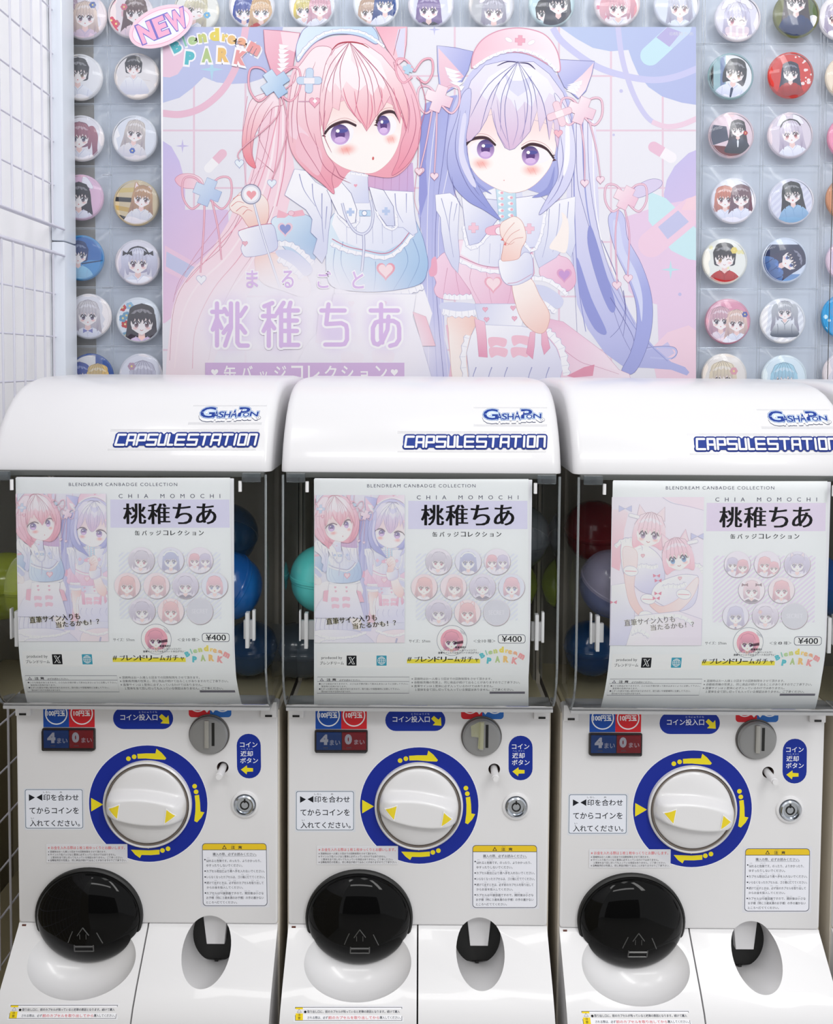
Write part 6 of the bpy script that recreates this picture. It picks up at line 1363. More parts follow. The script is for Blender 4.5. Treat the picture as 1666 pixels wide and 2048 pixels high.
rebase(root, (CX, 1.10, BASEZ))
root['label'] = 'white capsule vending machine in the middle, yellowed tape on its coin slot'; root['category'] = 'vending machine'; root['group'] = 'row of capsule machines'
DX = {0: 0.0, -1: -.3155, 1: .3170, 2: .636}
machines = {0: root}
for k, lb in ((-1, 'white capsule vending machine at the left end of the row beside the wire panel'), (1, 'white capsule vending machine at the right end of the row, cut by the picture edge'), (2, 'capsule vending machine mostly beyond the right picture edge, only its beige side showing')):
    c = copy_tree(root); c.location = (CX + DX[k], 1.10 - (.003 if k > 0 else 0), BASEZ); c['label'] = lb; machines[k] = c
for k, a in ((-1, 5.0), (1, 6.5)):
    for ch in machines[k].children:
        if ch.name.startswith('dial_knob'): ch.rotation_euler = (0, R(a), 0)
# yellowed tape over the middle machine's slot
tp = Art(); T_ = lambda *q: [D(*k) for k in q]
tp.poly(T_((1096, 150), (1140, 128), (1174, 124), (1168, 282), (1136, 280), (1140, 215), (1100, 210)), (206, 206, 160), alpha=.38); tp.line(T_((1100, 150), (1118, 190), (1098, 212)), (150, 150, 120), .7, .5); tp.line(T_((1150, 124), (1146, 280)), (150, 150, 110), 1.2, 1.0, alpha=.8)
for o in machines[0].children:
    if o.name.startswith('coin_slot'): t_ = tp.build('tape_strip', plane_map(YD - .0101), o, label='yellowed clear tape'); t_.location = -(o.location + root.location) + Vector((0, 0, 0))

# ------------------------------------------------------------------ sheets behind the covers
z0_ = P(838, 1268, YC).z; pprof = [(YC + .003, ZT), (YC + .003, z0_)]
for i in range(1, 11):
    t = i / 10; q0, q1, q2 = (YC + .003, z0_), (YC + .005, z0_ - .050), (yend + .001, zend + .001)
    pprof.append(tuple((1 - t) ** 2 * q0[j] + 2 * t * (1 - t) * q1[j] + t * t * q2[j] for j in (0, 1)))
pmap = profile_map(pprof)
CUTS = [(0, 1, float(v)) for v in range(1270, 1421, 8)]
def make(a, name, parent=None, **kw):
    a.split(CUTS); return a.build(name, pmap, parent, **kw)
def sheet(k, eight, label):
    r_ = empty('product_sheet', (0, 0, 0), label=label, cat='poster', group='product sheets in the machine windows')
    xs0, xs1 = X(628.5, .908), X(1057.5, .908); bm = bmesh.new(); rows = []
    for y, z in pprof: rows.append([bm.verts.new((x, y + .0004, z)) for x in (xs0, xs1)])
    zt = P(838, 958, .908).z; rows[0][0].co.z = rows[0][1].co.z = zt
    for a, b in zip(rows, rows[1:]): bm.faces.new([a[0], a[1], b[1], b[0]])
    new_obj('sheet_paper', bm_mesh('sheet_paper', bm, R(60)), PAPER, r_)
    return r_
shs = {}
def lettering(eight): a = Art(gain=1.12); sheet_text(a, eight); return a
for k, e8, lb in ((-1, False, 'printed product sheet with nurse drawings in the left machine window'), (0, False, 'printed product sheet with nurse drawings in the middle machine window'), (1, True, 'printed product sheet with two pink-haired girls and eight badges')):
    r_ = sheet(k, e8, lb); shs[k] = r_
    if k == 0 or k == 1:
        a1, a2, a3 = lettering(e8), sheet_picture(e8), badge_prints(e8)
        o1 = make(a1, 'lettering', r_); o2 = make(a2, 'picture', r_, base=9e-4); o3 = make(a3, 'badge_picture', r_, base=7e-4)
    else:
        for ch in shs[0].children if 0 in shs else []: pass
for ch in list(shs[0].children):
    if ch.name.split('.')[0] in ('lettering', 'picture', 'badge_picture'): c = ch.copy(); COL.objects.link(c); c.parent = shs[-1]
for k, r_ in shs.items():
    base = (X(843, .908), .908, P(838, 1421, .945).z); rebase(r_, base)
    if k: r_.location = Vector(base) + Vector(((-.3204, 0, -.0008), (.3208, 0, 0))[k > 0])

# ------------------------------------------------------------------ capsules
def shellmat(name, col, clearish):
    m = mat(name, col, .18, coat=.3)
    if clearish: m.node_tree.nodes['Principled BSDF'].inputs['Alpha'].default_value = clearish
    return m
def capsule(px, py, Y, col, col2, label, r_=.0385, tilt=(0, 0), al=(0, 0)):
    c = P(px, py, Y); root_ = empty('capsule', c - Vector((0, 0, r_)), label=label, cat='capsule', group='capsules in the machines')
    for nm, q, cc, a_ in (('upper_shell', 1, col, al[0]), ('lower_shell', -1, col2, al[1])):
        bm = bmesh.new(); n = 40; rr = r_ if q > 0 else r_ * .965; rings = []
        prof = [(rr * 1.02, 0), (rr * 1.02, .003 * q), (rr, .004 * q)] + [(rr * math.cos(R(t)), .004 * q + q * (r_ - .004) * math.sin(R(t))) for t in range(8, 86, 8)]
        for rad, z in prof: rings.append([bm.verts.new((rad * math.cos(2 * math.pi * i / n), rad * math.sin(2 * math.pi * i / n), z)) for i in range(n)])
        tp_ = bm.verts.new((0, 0, q * r_ * .998))
        for a, b in zip(rings, rings[1:]):
            for i in range(n): bm.faces.new([a[i], a[(i + 1) % n], b[(i + 1) % n], b[i]])
        for i in range(n): bm.faces.new([rings[-1][i], rings[-1][(i + 1) % n], tp_])
        o = new_obj(nm, bm_mesh(nm, bm, R(30)), shellmat('shell_%d_%d_%d_%d' % (cc + (int(a_ * 100),)), cc, a_), root_); o.location = (0, 0, r_); o.rotation_euler = (tilt[0], tilt[1], 0)
        for s in (-1, 1):
            v = new_obj('vent_hole', bm_mesh('vent_hole', lathe([(.0016, 0), (0, .0004)], 0, 0, 0, 10)), BLACK, o); d = Vector((s * .35, -.75, q * .55)).normalized(); v.location = d * (r_ * 1.001 * (1 if q > 0 else .985)); v.rotation_euler = d.to_track_quat('-Y', 'Z').to_euler()
capsule(648, 1157, .965, (100, 220, 214), (96, 214, 210), 'mint green capsule at the left side of the middle machine', tilt=(.0, .05))
capsule(66, 1172, .975, (156, 168, 60), (140, 152, 50), 'yellow-green capsule at the left side of the left machine')
capsule(452, 1070, 1.04, (30, 90, 140), (24, 80, 130), 'dark blue clear capsule, upper one at the right of the left machine', al=(.55, .7), tilt=(.3, .2))
capsule(457, 1172, .965, (24, 96, 176), (30, 110, 190), 'bright blue capsule, lower one at the right of the left machine', al=(.8, .8), tilt=(.5, -.9))
capsule(1033, 1072, .985, (110, 116, 122), (92, 96, 100), 'grey clear capsule, upper one at the right of the middle machine', al=(.6, .7), tilt=(.2, .1))
capsule(1011, 1168, 1.055, (176, 196, 70), (150, 176, 60), 'yellow-green capsule at the right side of the middle machine', al=(.8, .9), tilt=(.2, .6))
capsule(1226, 1168, .965, (176, 170, 196), (120, 130, 176), 'pale lavender clear capsule at the left side of the right machine', al=(.5, .55), tilt=(.4, .3))
capsule(1190, 1062, 1.07, (150, 50, 56), (130, 40, 46), 'dark red capsule behind the lavender one in the right machine', tilt=(.2, 0))
capsule(1182, 1296, 1.05, (40, 90, 150), (36, 80, 140), 'blue capsule low in the left corner of the right machine', r_=.034)
capsule(500, 1296, 1.06, (50, 90, 140), (60, 96, 140), 'blue capsule low in the right corner of the left machine', r_=.034)
capsule(612, 1300, 1.06, (110, 122, 136), (100, 110, 124), 'slate grey capsule low in the left corner of the middle machine', r_=.034)
capsule(1690, 1172, .965, (30, 100, 190), (30, 110, 190), 'blue capsule at the right edge of the right machine', al=(.8, .8))
# ------------------------------------------------------------------ poster on the wall
pst = empty('wall_poster', P(859, 812, 1.325), label='large pastel poster of two cartoon nurses with cat ears, on the back wall', cat='poster')
def attach(o, r_): o.parent = r_; o.location = -Vector(r_.location)
c0, c1, c2, c3 = P(326, 54, 1.326), P(1392, 54, 1.326), P(326, 812, 1.326), P(1392, 812, 1.326)
attach(box('poster_paper', (c2.x, 1.3255, c2.z), (c1.x - .001, 1.3263, c0.z), PAPER), pst)
attach(big_poster().build('picture', plane_map(1.325)), pst)
ns = empty('new_sticker', P(322, 100, 1.318), label='pink oval sticker reading NEW at the upper left corner of the poster', cat='sticker')
a = Art(); old = a.push(322, 53, 1, -.385)
a.disc(0, 0, 67, 39, (244, 208, 222), n=56); a.disc(0, 0, 61, 33, (230, 170, 196), n=56); a.disc(0, 0, 59.6, 31.6, (250, 226, 236), n=56); a.disc(0, 0, 54, 26.5, (232, 236, 252), n=56)
for t, x0, x1 in (('N', -47, -17), ('E', -13, 12), ('W', 15, 55)):
    a.text(t, x0 - 2.4, -22, x1 + 2.4, 22, (128, 120, 196), bold=.085); a.text(t, x0 + .4, -19.6, x1 - .4, 19.6, (246, 176, 206), bold=.05)
attach(a.build('sticker_print', plane_map(1.318)), ns)
o = new_obj('sticker_card', bm_mesh('sticker_card', prism([(lambda q: (q.x, q.z))(P(322 + 67 * math.cos(t) * math.cos(.385) + 39 * math.sin(t) * math.sin(.385), 53 - 67 * math.cos(t) * math.sin(.385) + 39 * math.sin(t) * math.cos(.385), 1.3185)) for t in [2 * math.pi * i / 48 for i in range(48)]], 1.3182, 1.3192)), PAPER); attach(o, ns)

# ------------------------------------------------------------------ clear sleeves
def sleeve_sheet(label, xs, ys, tilt=0.0):
    """xs, ys: pixel positions of the welded seams"""
    Yf = 1.337; r_ = empty('badge_sleeve', P((xs[0] + xs[-1]) / 2, ys[-1], 1.345), label=label, cat='sleeve', group='clear sleeves for badges')
    rnd = random.Random(int(xs[0] * 7))
    for i in range(len(xs) - 1):
        for j in range(len(ys) - 1):
            bm = bmesh.new(); n = 9; g = []
            for v in range(n + 1):
                row = []
                for u in range(n + 1):
                    s, t = u / n, v / n; px, py = xs[i] + (xs[i + 1] - xs[i]) * s - tilt * (ys[j] + (ys[j + 1] - ys[j]) * t), ys[j] + (ys[j + 1] - ys[j]) * t
                    bulge = 1 - max(abs(2 * s - 1), abs(2 * t - 1)) ** 3
                    d = .009 * bulge + (rnd.random() - .5) * .0022 * min(1, bulge * 3)
                    p = P(px, py, Yf + .009 - d); row.append(bm.verts.new(p))
                g.append(row)
            for v in range(n):
                for u in range(n): bm.faces.new([g[v][u], g[v][u + 1], g[v + 1][u + 1], g[v + 1][u]])
            attach(new_obj('pocket', bm_mesh('pocket', bm, 3.14), FILM), r_)
    for x in xs:
        a_, b_ = P(x - tilt * ys[0], ys[0], Yf + .008), P(x - tilt * ys[-1], ys[-1], Yf + .008)
        for q in (-.0022, .0022): attach(tube('seam', a_ + Vector((q, 0, 0)), b_ + Vector((q, 0, 0)), .0005, SEAM, n=5), r_)
    for y in ys:
        a_, b_ = P(xs[0] - tilt * y, y, Yf + .008), P(xs[-1] - tilt * y, y, Yf + .008)
        attach(tube('seam', a_, b_, .0007, SEAM, n=5), r_)
        attach(tube('seam', a_ - Vector((0, 0, .002)), b_ - Vector((0, 0, .002)), .0004, SEAM, n=5), r_)
    return r_
s1 = sleeve_sheet('clear sleeve sheet of badge pockets left of the poster', [100, 216, 328], [-32, 91, 207, 332, 456, 574, 692, 812], -.012)
for y in (91, 350, 576):
    for k in (0, 1):
        if k == 0: attach(tube('staple', P(205, y, 1.333), P(224, y, 1.333), .0007, CHROME, n=6), s1)
sleeve_sheet('clear sleeve sheet behind the top edge of the poster', [331, 452, 572, 686, 806, 923, 1042, 1165, 1288, 1408], [-32, 88])
sleeve_sheet('clear sleeve sheet of badge pockets right of the poster', [1408, 1529, 1646], [-32, 87, 210, 331, 456, 577, 695, 812], .018)
sleeve_sheet('clear sleeve sheet at the right edge of the picture', [1654, 1776], [-32, 87, 205, 325, 450, 570, 690, 812], .018)
wr = tube('hanging_wire', P(1667, 300, 1.334), P(1655, 762, 1.334), .0006, DGREY, label='thin dark wire hanging at the right edge of the wall', cat='wire')

# ------------------------------------------------------------------ badges
BK, BR, NV, GR = (52, 50, 54), (120, 90, 84), (44, 56, 110), (150, 150, 160)
def bg_plain(c): return lambda a, x, y, r: None
def badge(px, py, col, heads, label, pattern=None, r=45.5):
    Y = 1.343; c = P(px, py, Y); rw = r / FPX * Y * 1.0
    rt = empty('can_badge', P(px, py + r, Y), label=label, cat='badge', group='badges in the wall sleeves')
    b = lathe([(rw * .96, -.004), (rw, -.001), (rw * .985, .0016), (rw * .93, .0028), (rw * .9, .0030)], c.x, c.z, Y, 48)
    attach(new_obj('badge_rim', bm_mesh('badge_rim', b, R(50)), mat('badge_edge_%d_%d_%d' % tuple(int(v * .93) for v in col), tuple(v * .93 for v in col), .2)), rt)
    g = lathe([(rw * .97, .0030), (rw * .8, .0052), (rw * .5, .0068), (rw * .2, .0074), (0, .0075)], c.x, c.z, Y, 40)
    attach(new_obj('gloss_film', bm_mesh('gloss_film', g, 3.14), GLOSS), rt)
    a = Art(); a.clip_circle(px, py, r * .93, 36); a.disc(px, py, r * .94, fill=col, n=36)
    if pattern: pattern(a, px, py, r)
    for h in heads: h = dict(h); head(a, px + h.pop('x', 0) * r, py + h.pop('y', .0) * r, r * h.pop('s', .42), **h)
    attach(a.build('badge_print', plane_map(Y - .0028)), rt)
def stripes(c, ang=-.8, n=7):
    def f(a, x, y, r):
        for i in range(-n, n): a.line([(x + i * r * .3 - r, y + r), (x + i * r * .3 + r, y - r)], c, r * .11, r * .11)
    return f
def dots(c, seed=1, n=26, side=0, s=.07):
    def f(a, x, y, r):
        q = random.Random(seed)
        for _ in range(n):
            t, d = q.random() * 6.28, r * math.sqrt(q.random()); u = x + d * math.cos(t); v = y + d * math.sin(t)
            if side and (u - x) * side < 0: continue
            a.disc(u, v, r * s * (.5 + q.random()), fill=c, n=8)
    return f
def half(c, x0=.2, c2=None):
    def f(a, x, y, r): a.rect(x - r, y - r, x + r * x0, y + r, c) if c2 is None else (a.rect(x - r, y - r, x + r * x0, y + r, c), a.rect(x - r, y + r * .3, x + r, y + r, c2))
    return f
def bars(a, x, y, r):
    for i, c in enumerate(((120, 96, 60), (216, 190, 120), (44, 44, 50), (206, 170, 96), (60, 60, 66))): a.poly([(x - r, y - r + i * r * .36), (x + .2 * r, y - r * 1.2 + i * r * .5), (x + .2 * r, y - r * 1.0 + i * r * .5), (x - r, y - r * .8 + i * r * .36)], c)
def flowers(cs, seed=3, n=9, side=-1):
    def f(a, x, y, r):
        q = random.Random(seed)
        for k in range(n):
            u = x + side * r * (.25 + .65 * q.random()); v = y + r * (q.random() * 1.6 - .8); c = cs[k % len(cs)]
            for i in range(5): a.disc(u + r * .09 * math.cos(i * 1.257), v + r * .09 * math.sin(i * 1.257), r * .09, fill=c, n=8)
            a.disc(u, v, r * .05, fill=(240, 220, 150), n=8)
    return f
def grass(a, x, y, r):
    a.rect(x - r, y - r, x - .45 * r, y + r, (110, 112, 50)); a.rect(x + .6 * r, y - r, x + r, y + r, (84, 104, 60)); a.poly([(x - r, y + .5 * r), (x + r, y + .3 * r), (x + r, y + r), (x - r, y + r)], (70, 84, 60)); a.disc(x - .6 * r, y + .8 * r, .4 * r, .2 * r, (240, 238, 244)); a.disc(x + .75 * r, y + .3 * r, .25 * r, .3 * r, (230, 228, 230))
LT, RT = 'in the left wall sleeves', 'in the right wall sleeves'
badge(168, 33, (236, 226, 232), [HB(x=-.75, y=-.25, hair=(206, 176, 190), eye=(90, 60, 80)), HB(x=.05, y=.0, hair=(240, 214, 196), eye=(100, 60, 80), acc=(('flower', (90, 110, 170), .8, -1.2),), dress=(226, 200, 214))], 'badge of two long-haired girls at the top left beside the white post')
badge(262, 30, (240, 226, 228), [HB(x=.2, y=-.1, hair=(110, 84, 80), eye=(80, 50, 50), acc=(('flower', (214, 110, 130), -1.2, -.6),), dress=(246, 218, 222))], 'badge of a brown-haired girl with red flowers beside the NEW sticker', flowers([(214, 100, 120), (240, 190, 200)], 5, 6))
badge(393, 22, (240, 236, 226), [HB(x=-.05, y=-.05, hair=(226, 216, 180), eye=(90, 80, 60), acc=(('flower', (90, 170, 214), 1.3, .3),), wink=True, rot=.2)], 'badge of a pale blonde girl with a blue bow, right of the NEW sticker')
badge(504, 12, (236, 234, 240), [HB(x=-.35, y=.25, s=.38, hair=(70, 90, 170), eye=(90, 90, 100)), HB(x=.4, y=.25, s=.38, hair=(228, 184, 130), eye=(90, 100, 110), dress=(196, 40, 44))], 'badge of a blue-haired and an orange-haired girl above the poster')
badge(624, 10, (240, 240, 246), [HB(x=-.35, y=.2, s=.36, hair=(232, 214, 120), eye=(60, 60, 80), style='bob'), HB(x=.35, y=.1, s=.38, hair=(238, 180, 190), eye=(90, 60, 70))], 'badge of a yellow-haired and a pink-haired girl above the poster')
badge(752, 8, (238, 240, 246), [HB(x=-.3, y=.35, s=.38, hair=(206, 170, 140), eye=(90, 60, 50), dress=(120, 160, 200)), HB(x=.4, y=.0, s=.38, hair=(50, 84, 150), eye=(40, 50, 80))], 'badge of a tan-haired and a dark blue-haired girl above the poster')
badge(862, 10, (226, 224, 236), [HB(x=-.1, y=.2, hair=(136, 110, 166), eye=(60, 30, 60), dress=(50, 50, 60))], 'badge of a purple-haired girl in black above the poster')
badge(983, 10, (222, 220, 224), [HB(x=.1, y=.3, hair=(176, 172, 184), eye=(110, 50, 60), acc=('bunny',), dress=(236, 236, 240))], 'badge of a grey-haired girl with white rabbit ears above the poster', half((196, 194, 196), .0))
badge(1103, 8, (206, 228, 232), [HB(x=-.25, y=.4, s=.38, hair=(34, 36, 44), eye=(20, 20, 24), style='short', dress=(36, 38, 46)), HB(x=.3, y=.0, s=.42, hair=(30, 34, 52), eye=(24, 20, 30), dress=(34, 36, 50))], 'badge of two black-haired girls above the poster')
badge(1234, 8, (240, 226, 230), [HB(x=.05, y=.15, hair=(236, 172, 180), eye=(110, 60, 70), style='twin', dress=(250, 246, 246))], 'badge of a pink twin-tailed girl above the poster', dots((226, 120, 150), 3, 20, -1))
badge(1353, 10, (226, 228, 240), [HB(x=.15, y=.1, hair=(206, 206, 218), eye=(150, 50, 50), dress=(240, 244, 252))], 'badge of a silver-haired red-eyed girl above the poster')
badge(1475, 37, (232, 226, 236), [HB(x=-.02, y=.02, s=.46, hair=(218, 212, 230), eye=(170, 50, 70), acc=('bunny', ('scarf', (236, 214, 222))), wink=True)], 'badge of a winking white-haired girl with a scarf, top of the right sleeves')
badge(1592, 30, (110, 112, 56), [HB(x=0, y=-.55, s=.42, hair=(70, 60, 60), eye=(60, 50, 50), dress=(34, 58, 110), dress2=(24, 40, 84))], 'badge of a girl in navy before green grass, top of the right sleeves', grass)
badge(1683, 36, (226, 224, 232), [HB(hair=(190, 186, 206), x=-.2)], 'badge cut by the picture edge, topmost of the right edge')
badge(160, 155, (240, 236, 236), [HB(x=-.1, y=-.2, hair=(60, 60, 62), eye=(130, 100, 60), style='short', dress=(246, 244, 246))], 'badge of a short black-haired girl in white beside the white post')
badge(274, 153, (238, 230, 228), [HB(x=-.15, y=-.4, s=.32, hair=(44, 44, 48), eye=(150, 90, 60), style='short', dress=(248, 244, 242))], 'mostly white badge with a small black-haired girl ' + LT, lambda a, x, y, r: a.line([(x - .5 * r, y), (x + .6 * r, y + .2 * r)], (224, 212, 208), 2, 1))
badge(163, 277, (238, 232, 236), [HB(x=-.1, y=-.05, hair=(178, 116, 130), eye=(70, 60, 90), style='twin', dress=(246, 242, 246))], 'badge of a dusty rose-haired girl beside the white post')
badge(270, 277, (232, 232, 238), [HB(x=0, y=-.25, s=.36, rot=.15, hair=(222, 210, 200), eye=(80, 60, 70), dress=(240, 232, 230), acc=(('flower', (80, 110, 190), 0, 2.2),))], 'badge of an ash-blonde girl with a blue brooch ' + LT)
badge(162, 395, (232, 190, 214), [HB(x=-.1, y=0, hair=(40, 38, 46), eye=(60, 50, 60), acc=('bunny',), dress=(240, 236, 244))], 'badge of a black-haired girl on pink beside the white post', half((214, 208, 226), -.4))
badge(273, 406, (216, 196, 160), [HB(x=.25, y=-.2, s=.36, rot=.1, hair=(206, 160, 116), eye=(110, 60, 50), acc=('ears',), dress=(240, 236, 236))], 'badge of a light brown-haired girl before books ' + LT, bars)
badge(163, 516, (80, 150, 206), [HB(x=-.15, y=-.15, s=.38, hair=(40, 66, 120), eye=(60, 60, 100), style='short', dress=(150, 206, 232))], 'badge of a navy-haired girl on bright blue beside the white post', lambda a, x, y, r: (a.rect(x - r, y - r, x + r, y + .1 * r, (50, 110, 180)), a.line([(x, y + .25 * r), (x + r, y + .1 * r)], (30, 60, 100), 3, 2)))
badge(276, 525, (230, 224, 232), [HB(x=0, y=0, s=.44, hair=(222, 220, 234), eye=(110, 60, 80), style='twin', acc=('darkband', ('bowl', (50, 46, 56)), ('bowr', (50, 46, 56))), dress=(236, 238, 248))], 'badge of a white-haired girl with black bows ' + LT)
badge(178, 633, (236, 232, 236), [HB(x=-.05, y=-.05, hair=(224, 216, 216), eye=(70, 50, 80), dress=(240, 238, 244), acc=(('ribbon', (130, 130, 190)),))], 'badge of a cream-haired girl in white beside the white post')
badge(278, 640, (232, 236, 242), [HB(x=.12, y=.1, s=.5, hair=(56, 50, 54), eye=(110, 60, 60), dress=(216, 196, 226), mouth='smile')], 'badge of a dark brown-haired girl beside blue flowers ' + LT, flowers([(110, 160, 190), (200, 40, 44), (150, 190, 216)], 9, 10))
badge(182, 752, (60, 90, 160), [HB(x=-.5, y=0, s=.38, hair=(60, 84, 170), eye=(60, 50, 60)), HB(x=.3, y=.1, s=.4, hair=(228, 196, 130), eye=(80, 60, 60))], 'badge of a blue-haired and a golden-haired girl just above the left lid', half((230, 226, 226), .2))
badge(283, 752, (230, 228, 236), [HB(x=.05, y=.1, s=.48, hair=(206, 202, 216), eye=(110, 50, 60), acc=(('flower', (190, 150, 170), -1.0, -1.1),))], 'badge of a silver-haired girl with a pink flower just above the left lid')
badge(1461, 153, (150, 184, 190), [HB(x=.2, y=-.15, s=.4, rot=.2, hair=(52, 54, 58), eye=(150, 110, 60), style='bob', mouth='smile', dress=(240, 240, 250), dress2=(200, 200, 226), acc=(('tie', (30, 50, 90)),))], 'badge of a black bob-haired girl in a white jacket ' + RT, lambda a, x, y, r: (a.rect(x - r, y - r, x - .75 * r, y + r, (40, 44, 50)), a.rect(x - .45 * r, y - r, x - .25 * r, y + r, (110, 130, 170)), a.rect(x - .2 * r, y - r, x + r, y + r, (240, 238, 238))))
badge(1581, 151, (214, 44, 34), [HB(x=0, y=-.1, s=.32, hair=(34, 40, 66), eye=(50, 40, 40), dress=(190, 34, 30), dress2=(140, 20, 24))], 'red badge of a long black-haired girl in red ' + RT, dots((250, 230, 226), 7, 60, 1, .06), )
badge(1462, 271, (232, 206, 214), [HB(x=.3, y=-.25, s=.28, hair=(44, 40, 50), eye=(90, 60, 60), dress=(60, 66, 90), dress2=(30, 34, 52), acc=(('flower', (190, 30, 50), 1.2, .5), ('tie', (236, 236, 240))))], 'badge of a black-haired girl in a dark sailor dress ' + RT, lambda a, x, y, r: (a.poly([(x - r, y - .5 * r), (x - .2 * r, y - .4 * r), (x - .1 * r, y + .2 * r), (x - r, y + .5 * r)], (66, 72, 96)), a.poly([(x - r, y + .4 * r), (x + r, y + .6 * r), (x + r, y + r), (x - r, y + r)], (110, 30, 40))))
badge(1580, 271, (226, 212, 222), [HB(x=.05, y=-.08, s=.4, rot=-.1, hair=(222, 208, 222), eye=(176, 60, 60), acc=('bunny', 'darkband'), dress=(246, 244, 250))], 'badge of a white-haired girl with drooping white ears ' + RT)
badge(1466, 402, (234, 232, 242), [HB(x=-.35, y=-.1, s=.36, hair=(222, 140, 116), eye=(110, 40, 50), dress=(240, 240, 250)), HB(x=.35, y=-.15, s=.36, hair=(130, 96, 104), eye=(90, 50, 60), dress=(238, 238, 248))], 'badge of a ginger and a brown-haired girl in white ' + RT)
badge(1582, 403, (228, 226, 238), [HB(x=.05, y=-.3, s=.36, rot=-.1, hair=(40, 44, 46), eye=(150, 120, 110), style='long', dress=(160, 196, 226), dress2=(120, 160, 200), mouth='open')], 'badge of a long black-haired girl in light blue on stripes ' + RT, stripes((214, 212, 230)))
badge(1449, 523, (240, 238, 230), [HB(x=0, y=-.15, s=.42, hair=(44, 42, 46), eye=(190, 130, 50), style='short', wink=True, mouth='smile', dress=(200, 40, 44), dress2=(150, 24, 30), acc=(('flower', (238, 214, 110), 1.0, -.8),))], 'badge of a winking short-haired girl with a yellow flower ' + RT, dots((238, 228, 170), 4, 14))
badge(1569, 521, (216, 224, 240), [HB(x=.3, y=.0, s=.4, rot=1.1, hair=(44, 48, 84), eye=(40, 80, 170), dress=(90, 130, 190), dress2=(44, 60, 110), acc=(('ribbon', (90, 130, 200)),))], 'badge of a navy-haired girl lying on her side ' + RT, lambda a, x, y, r: (a.rect(x - r, y - .7 * r, x + r, y + .1 * r, (40, 48, 84)), a.rect(x - r, y + .6 * r, x + r, y + r, (110, 150, 200))))
badge(1455, 643, (226, 150, 174), [HB(x=-.3, y=-.05, s=.38, hair=(222, 176, 186), eye=(60, 50, 60), dress=(244, 226, 232)), HB(x=.4, y=.05, s=.36, hair=(240, 206, 190), eye=(110, 50, 60), acc=(('flower', (70, 90, 170), 1.0, -1.0),), dress=(240, 240, 248))], 'badge of two pink-toned girls with a blue flower ' + RT, half((240, 190, 204), -.3))
badge(1565, 642, (240, 240, 244), [HB(x=.1, y=-.4, s=.3, hair=(190, 192, 196), eye=(90, 80, 80), style='twin', dress=(248, 248, 250), dress2=(70, 80, 100))], 'badge of a small grey-haired girl in white on striped white ' + RT, stripes((222, 222, 230)))
badge(1448, 752, (242, 232, 224), [HB(x=-.05, y=.12, s=.48, hair=(240, 222, 190), eye=(110, 60, 60), acc=(('flower', (230, 160, 170), 1.0, -.7),))], 'badge of a blonde girl with a pink bow just above the right lid')
badge(1568, 755, (228, 240, 246), [HB(x=.0, y=.12, s=.48, hair=(176, 220, 236), eye=(70, 80, 140), style='bob')], 'badge of a light blue-haired girl just above the right lid')
badge(1696, 155, (226, 214, 200), [HB(hair=(226, 200, 170), x=-.1)], 'badge cut by the picture edge, second from the top at the right edge')
badge(1700, 276, (226, 150, 180), [HB(hair=(220, 120, 150), x=0)], 'pink badge cut by the picture edge, third from the top at the right edge')
badge(1697, 398, (206, 150, 120), [HB(hair=(60, 46, 50), x=.1)], 'dark badge cut by the picture edge, fourth from the top at the right edge')
badge(1697, 521, (226, 206, 226), [HB(hair=(206, 196, 216), x=0)], 'lavender badge cut by the picture edge, fifth from the top at the right edge')
badge(1688, 633, (60, 160, 220), [HB(x=.3, y=-.1, hair=(236, 214, 180), eye=(60, 110, 150), dress=(120, 190, 230))], 'sky blue badge cut by the picture edge at the right edge', dots((210, 236, 248), 8, 12))
badge(1690, 748, (236, 228, 234), [HB(x=0, hair=(222, 216, 226), eye=(110, 60, 90))], 'pale badge cut by the picture edge just above the right lid')

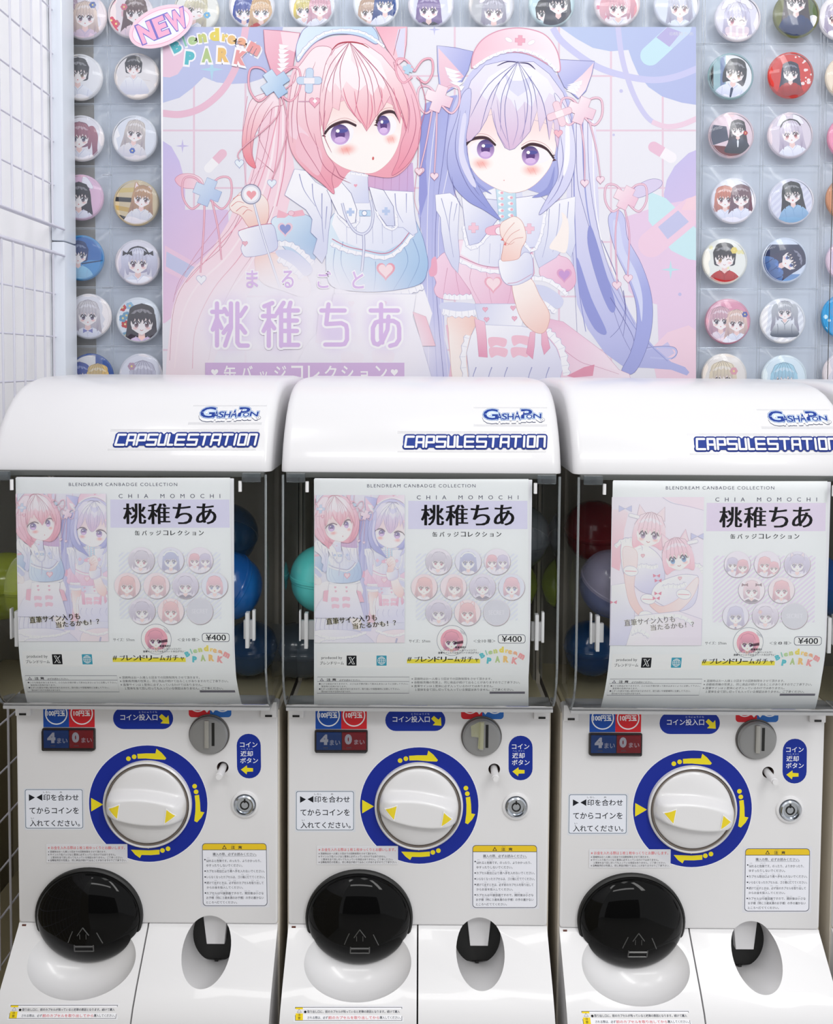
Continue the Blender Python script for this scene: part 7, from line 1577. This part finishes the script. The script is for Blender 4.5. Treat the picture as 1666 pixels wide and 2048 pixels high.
# ------------------------------------------------------------------ posts and wire panels at the left
POST = mat('white_enamel_post', (226, 232, 242), .3, coat=.2)
def post(name, z0, z1, label):
    x0, x1 = P(101, 400, 1.285).x, P(128, 400, 1.285).x
    o = box(name, (x0, 1.285, z0), (x1, 1.33, z1), POST, bevel=.003, label=label, cat='post', group='stacked display posts'); return o
zs = P(120, 482, 1.285).z
post('display_post', zs + .0006, .9, 'white square metal post, upper one left of the badges'); post('display_post', -1.5, zs - .0006, 'white square metal post, lower one left of the badges')
XW = P(110, 400, 1.28).x; WIRE = mat('white_enamel_wire', (216, 216, 228), .35)
def panel(label, zlist, ztop, zbot, y0, y1, bars2):
    r_ = empty('wire_panel', (XW, (y0 + y1) / 2, zbot), label=label, cat='wire rack', group='white wire panels')
    me = tube('upright_wire', (XW, 0, zbot), (XW, 0, ztop), .0016, WIRE, n=6); attach(me, r_); first = me; k = 0; y = y1 - .012
    while y > y0:
        if k == 0: me.location = Vector((0, y, 0)) - Vector(r_.location)
        else: c = first.copy(); COL.objects.link(c); c.parent = r_; c.location = Vector((0, y, 0)) - Vector(r_.location)
        y -= .0315; k += 1
    for z in zlist: attach(tube('cross_wire', (XW - .0025, y0, z), (XW - .0025, y1, z), .0014, WIRE, n=6), r_)
    for z in bars2: attach(tube('edge_rod', (XW - .001, y0, z), (XW - .001, y1 - .001, z), .0030, WIRE, n=8), r_); attach(tube('edge_rod', (XW + .012, y0, z - .004), (XW + .012, y1, z - .004), .0018, WIRE, n=8), r_)
    return r_
zz = lambda y: P(118, y, 1.285).z
panel('white wire grid panel beside the upper post', [zz(371) + i * .0643 for i in range(11)], .9, zz(456), .5, 1.283, [zz(454)])
panel('white wire grid panel beside the lower post', [zz(588) - i * .0643 for i in range(15)], zz(505), -1.45, .5, 1.283, [zz(507)])
for y, l in ((424, 'upper round screw head on the left board by the post'), (456, 'lower round screw head on the left board by the post')):
    p = P(95, y, 1.288); tube('screw', (p.x, 1.289, p.z), (p.x, 1.282, p.z), .005, CHROME, n=16, label=l, cat='screw')
bp = P(88, 400, 1.31); box('side_board', (-.652, 1.28, -.3), (P(101, 400, 1.285).x - .0006, 1.31, .9), mat('white_side_board', (240, 240, 243), .5), kind='structure')
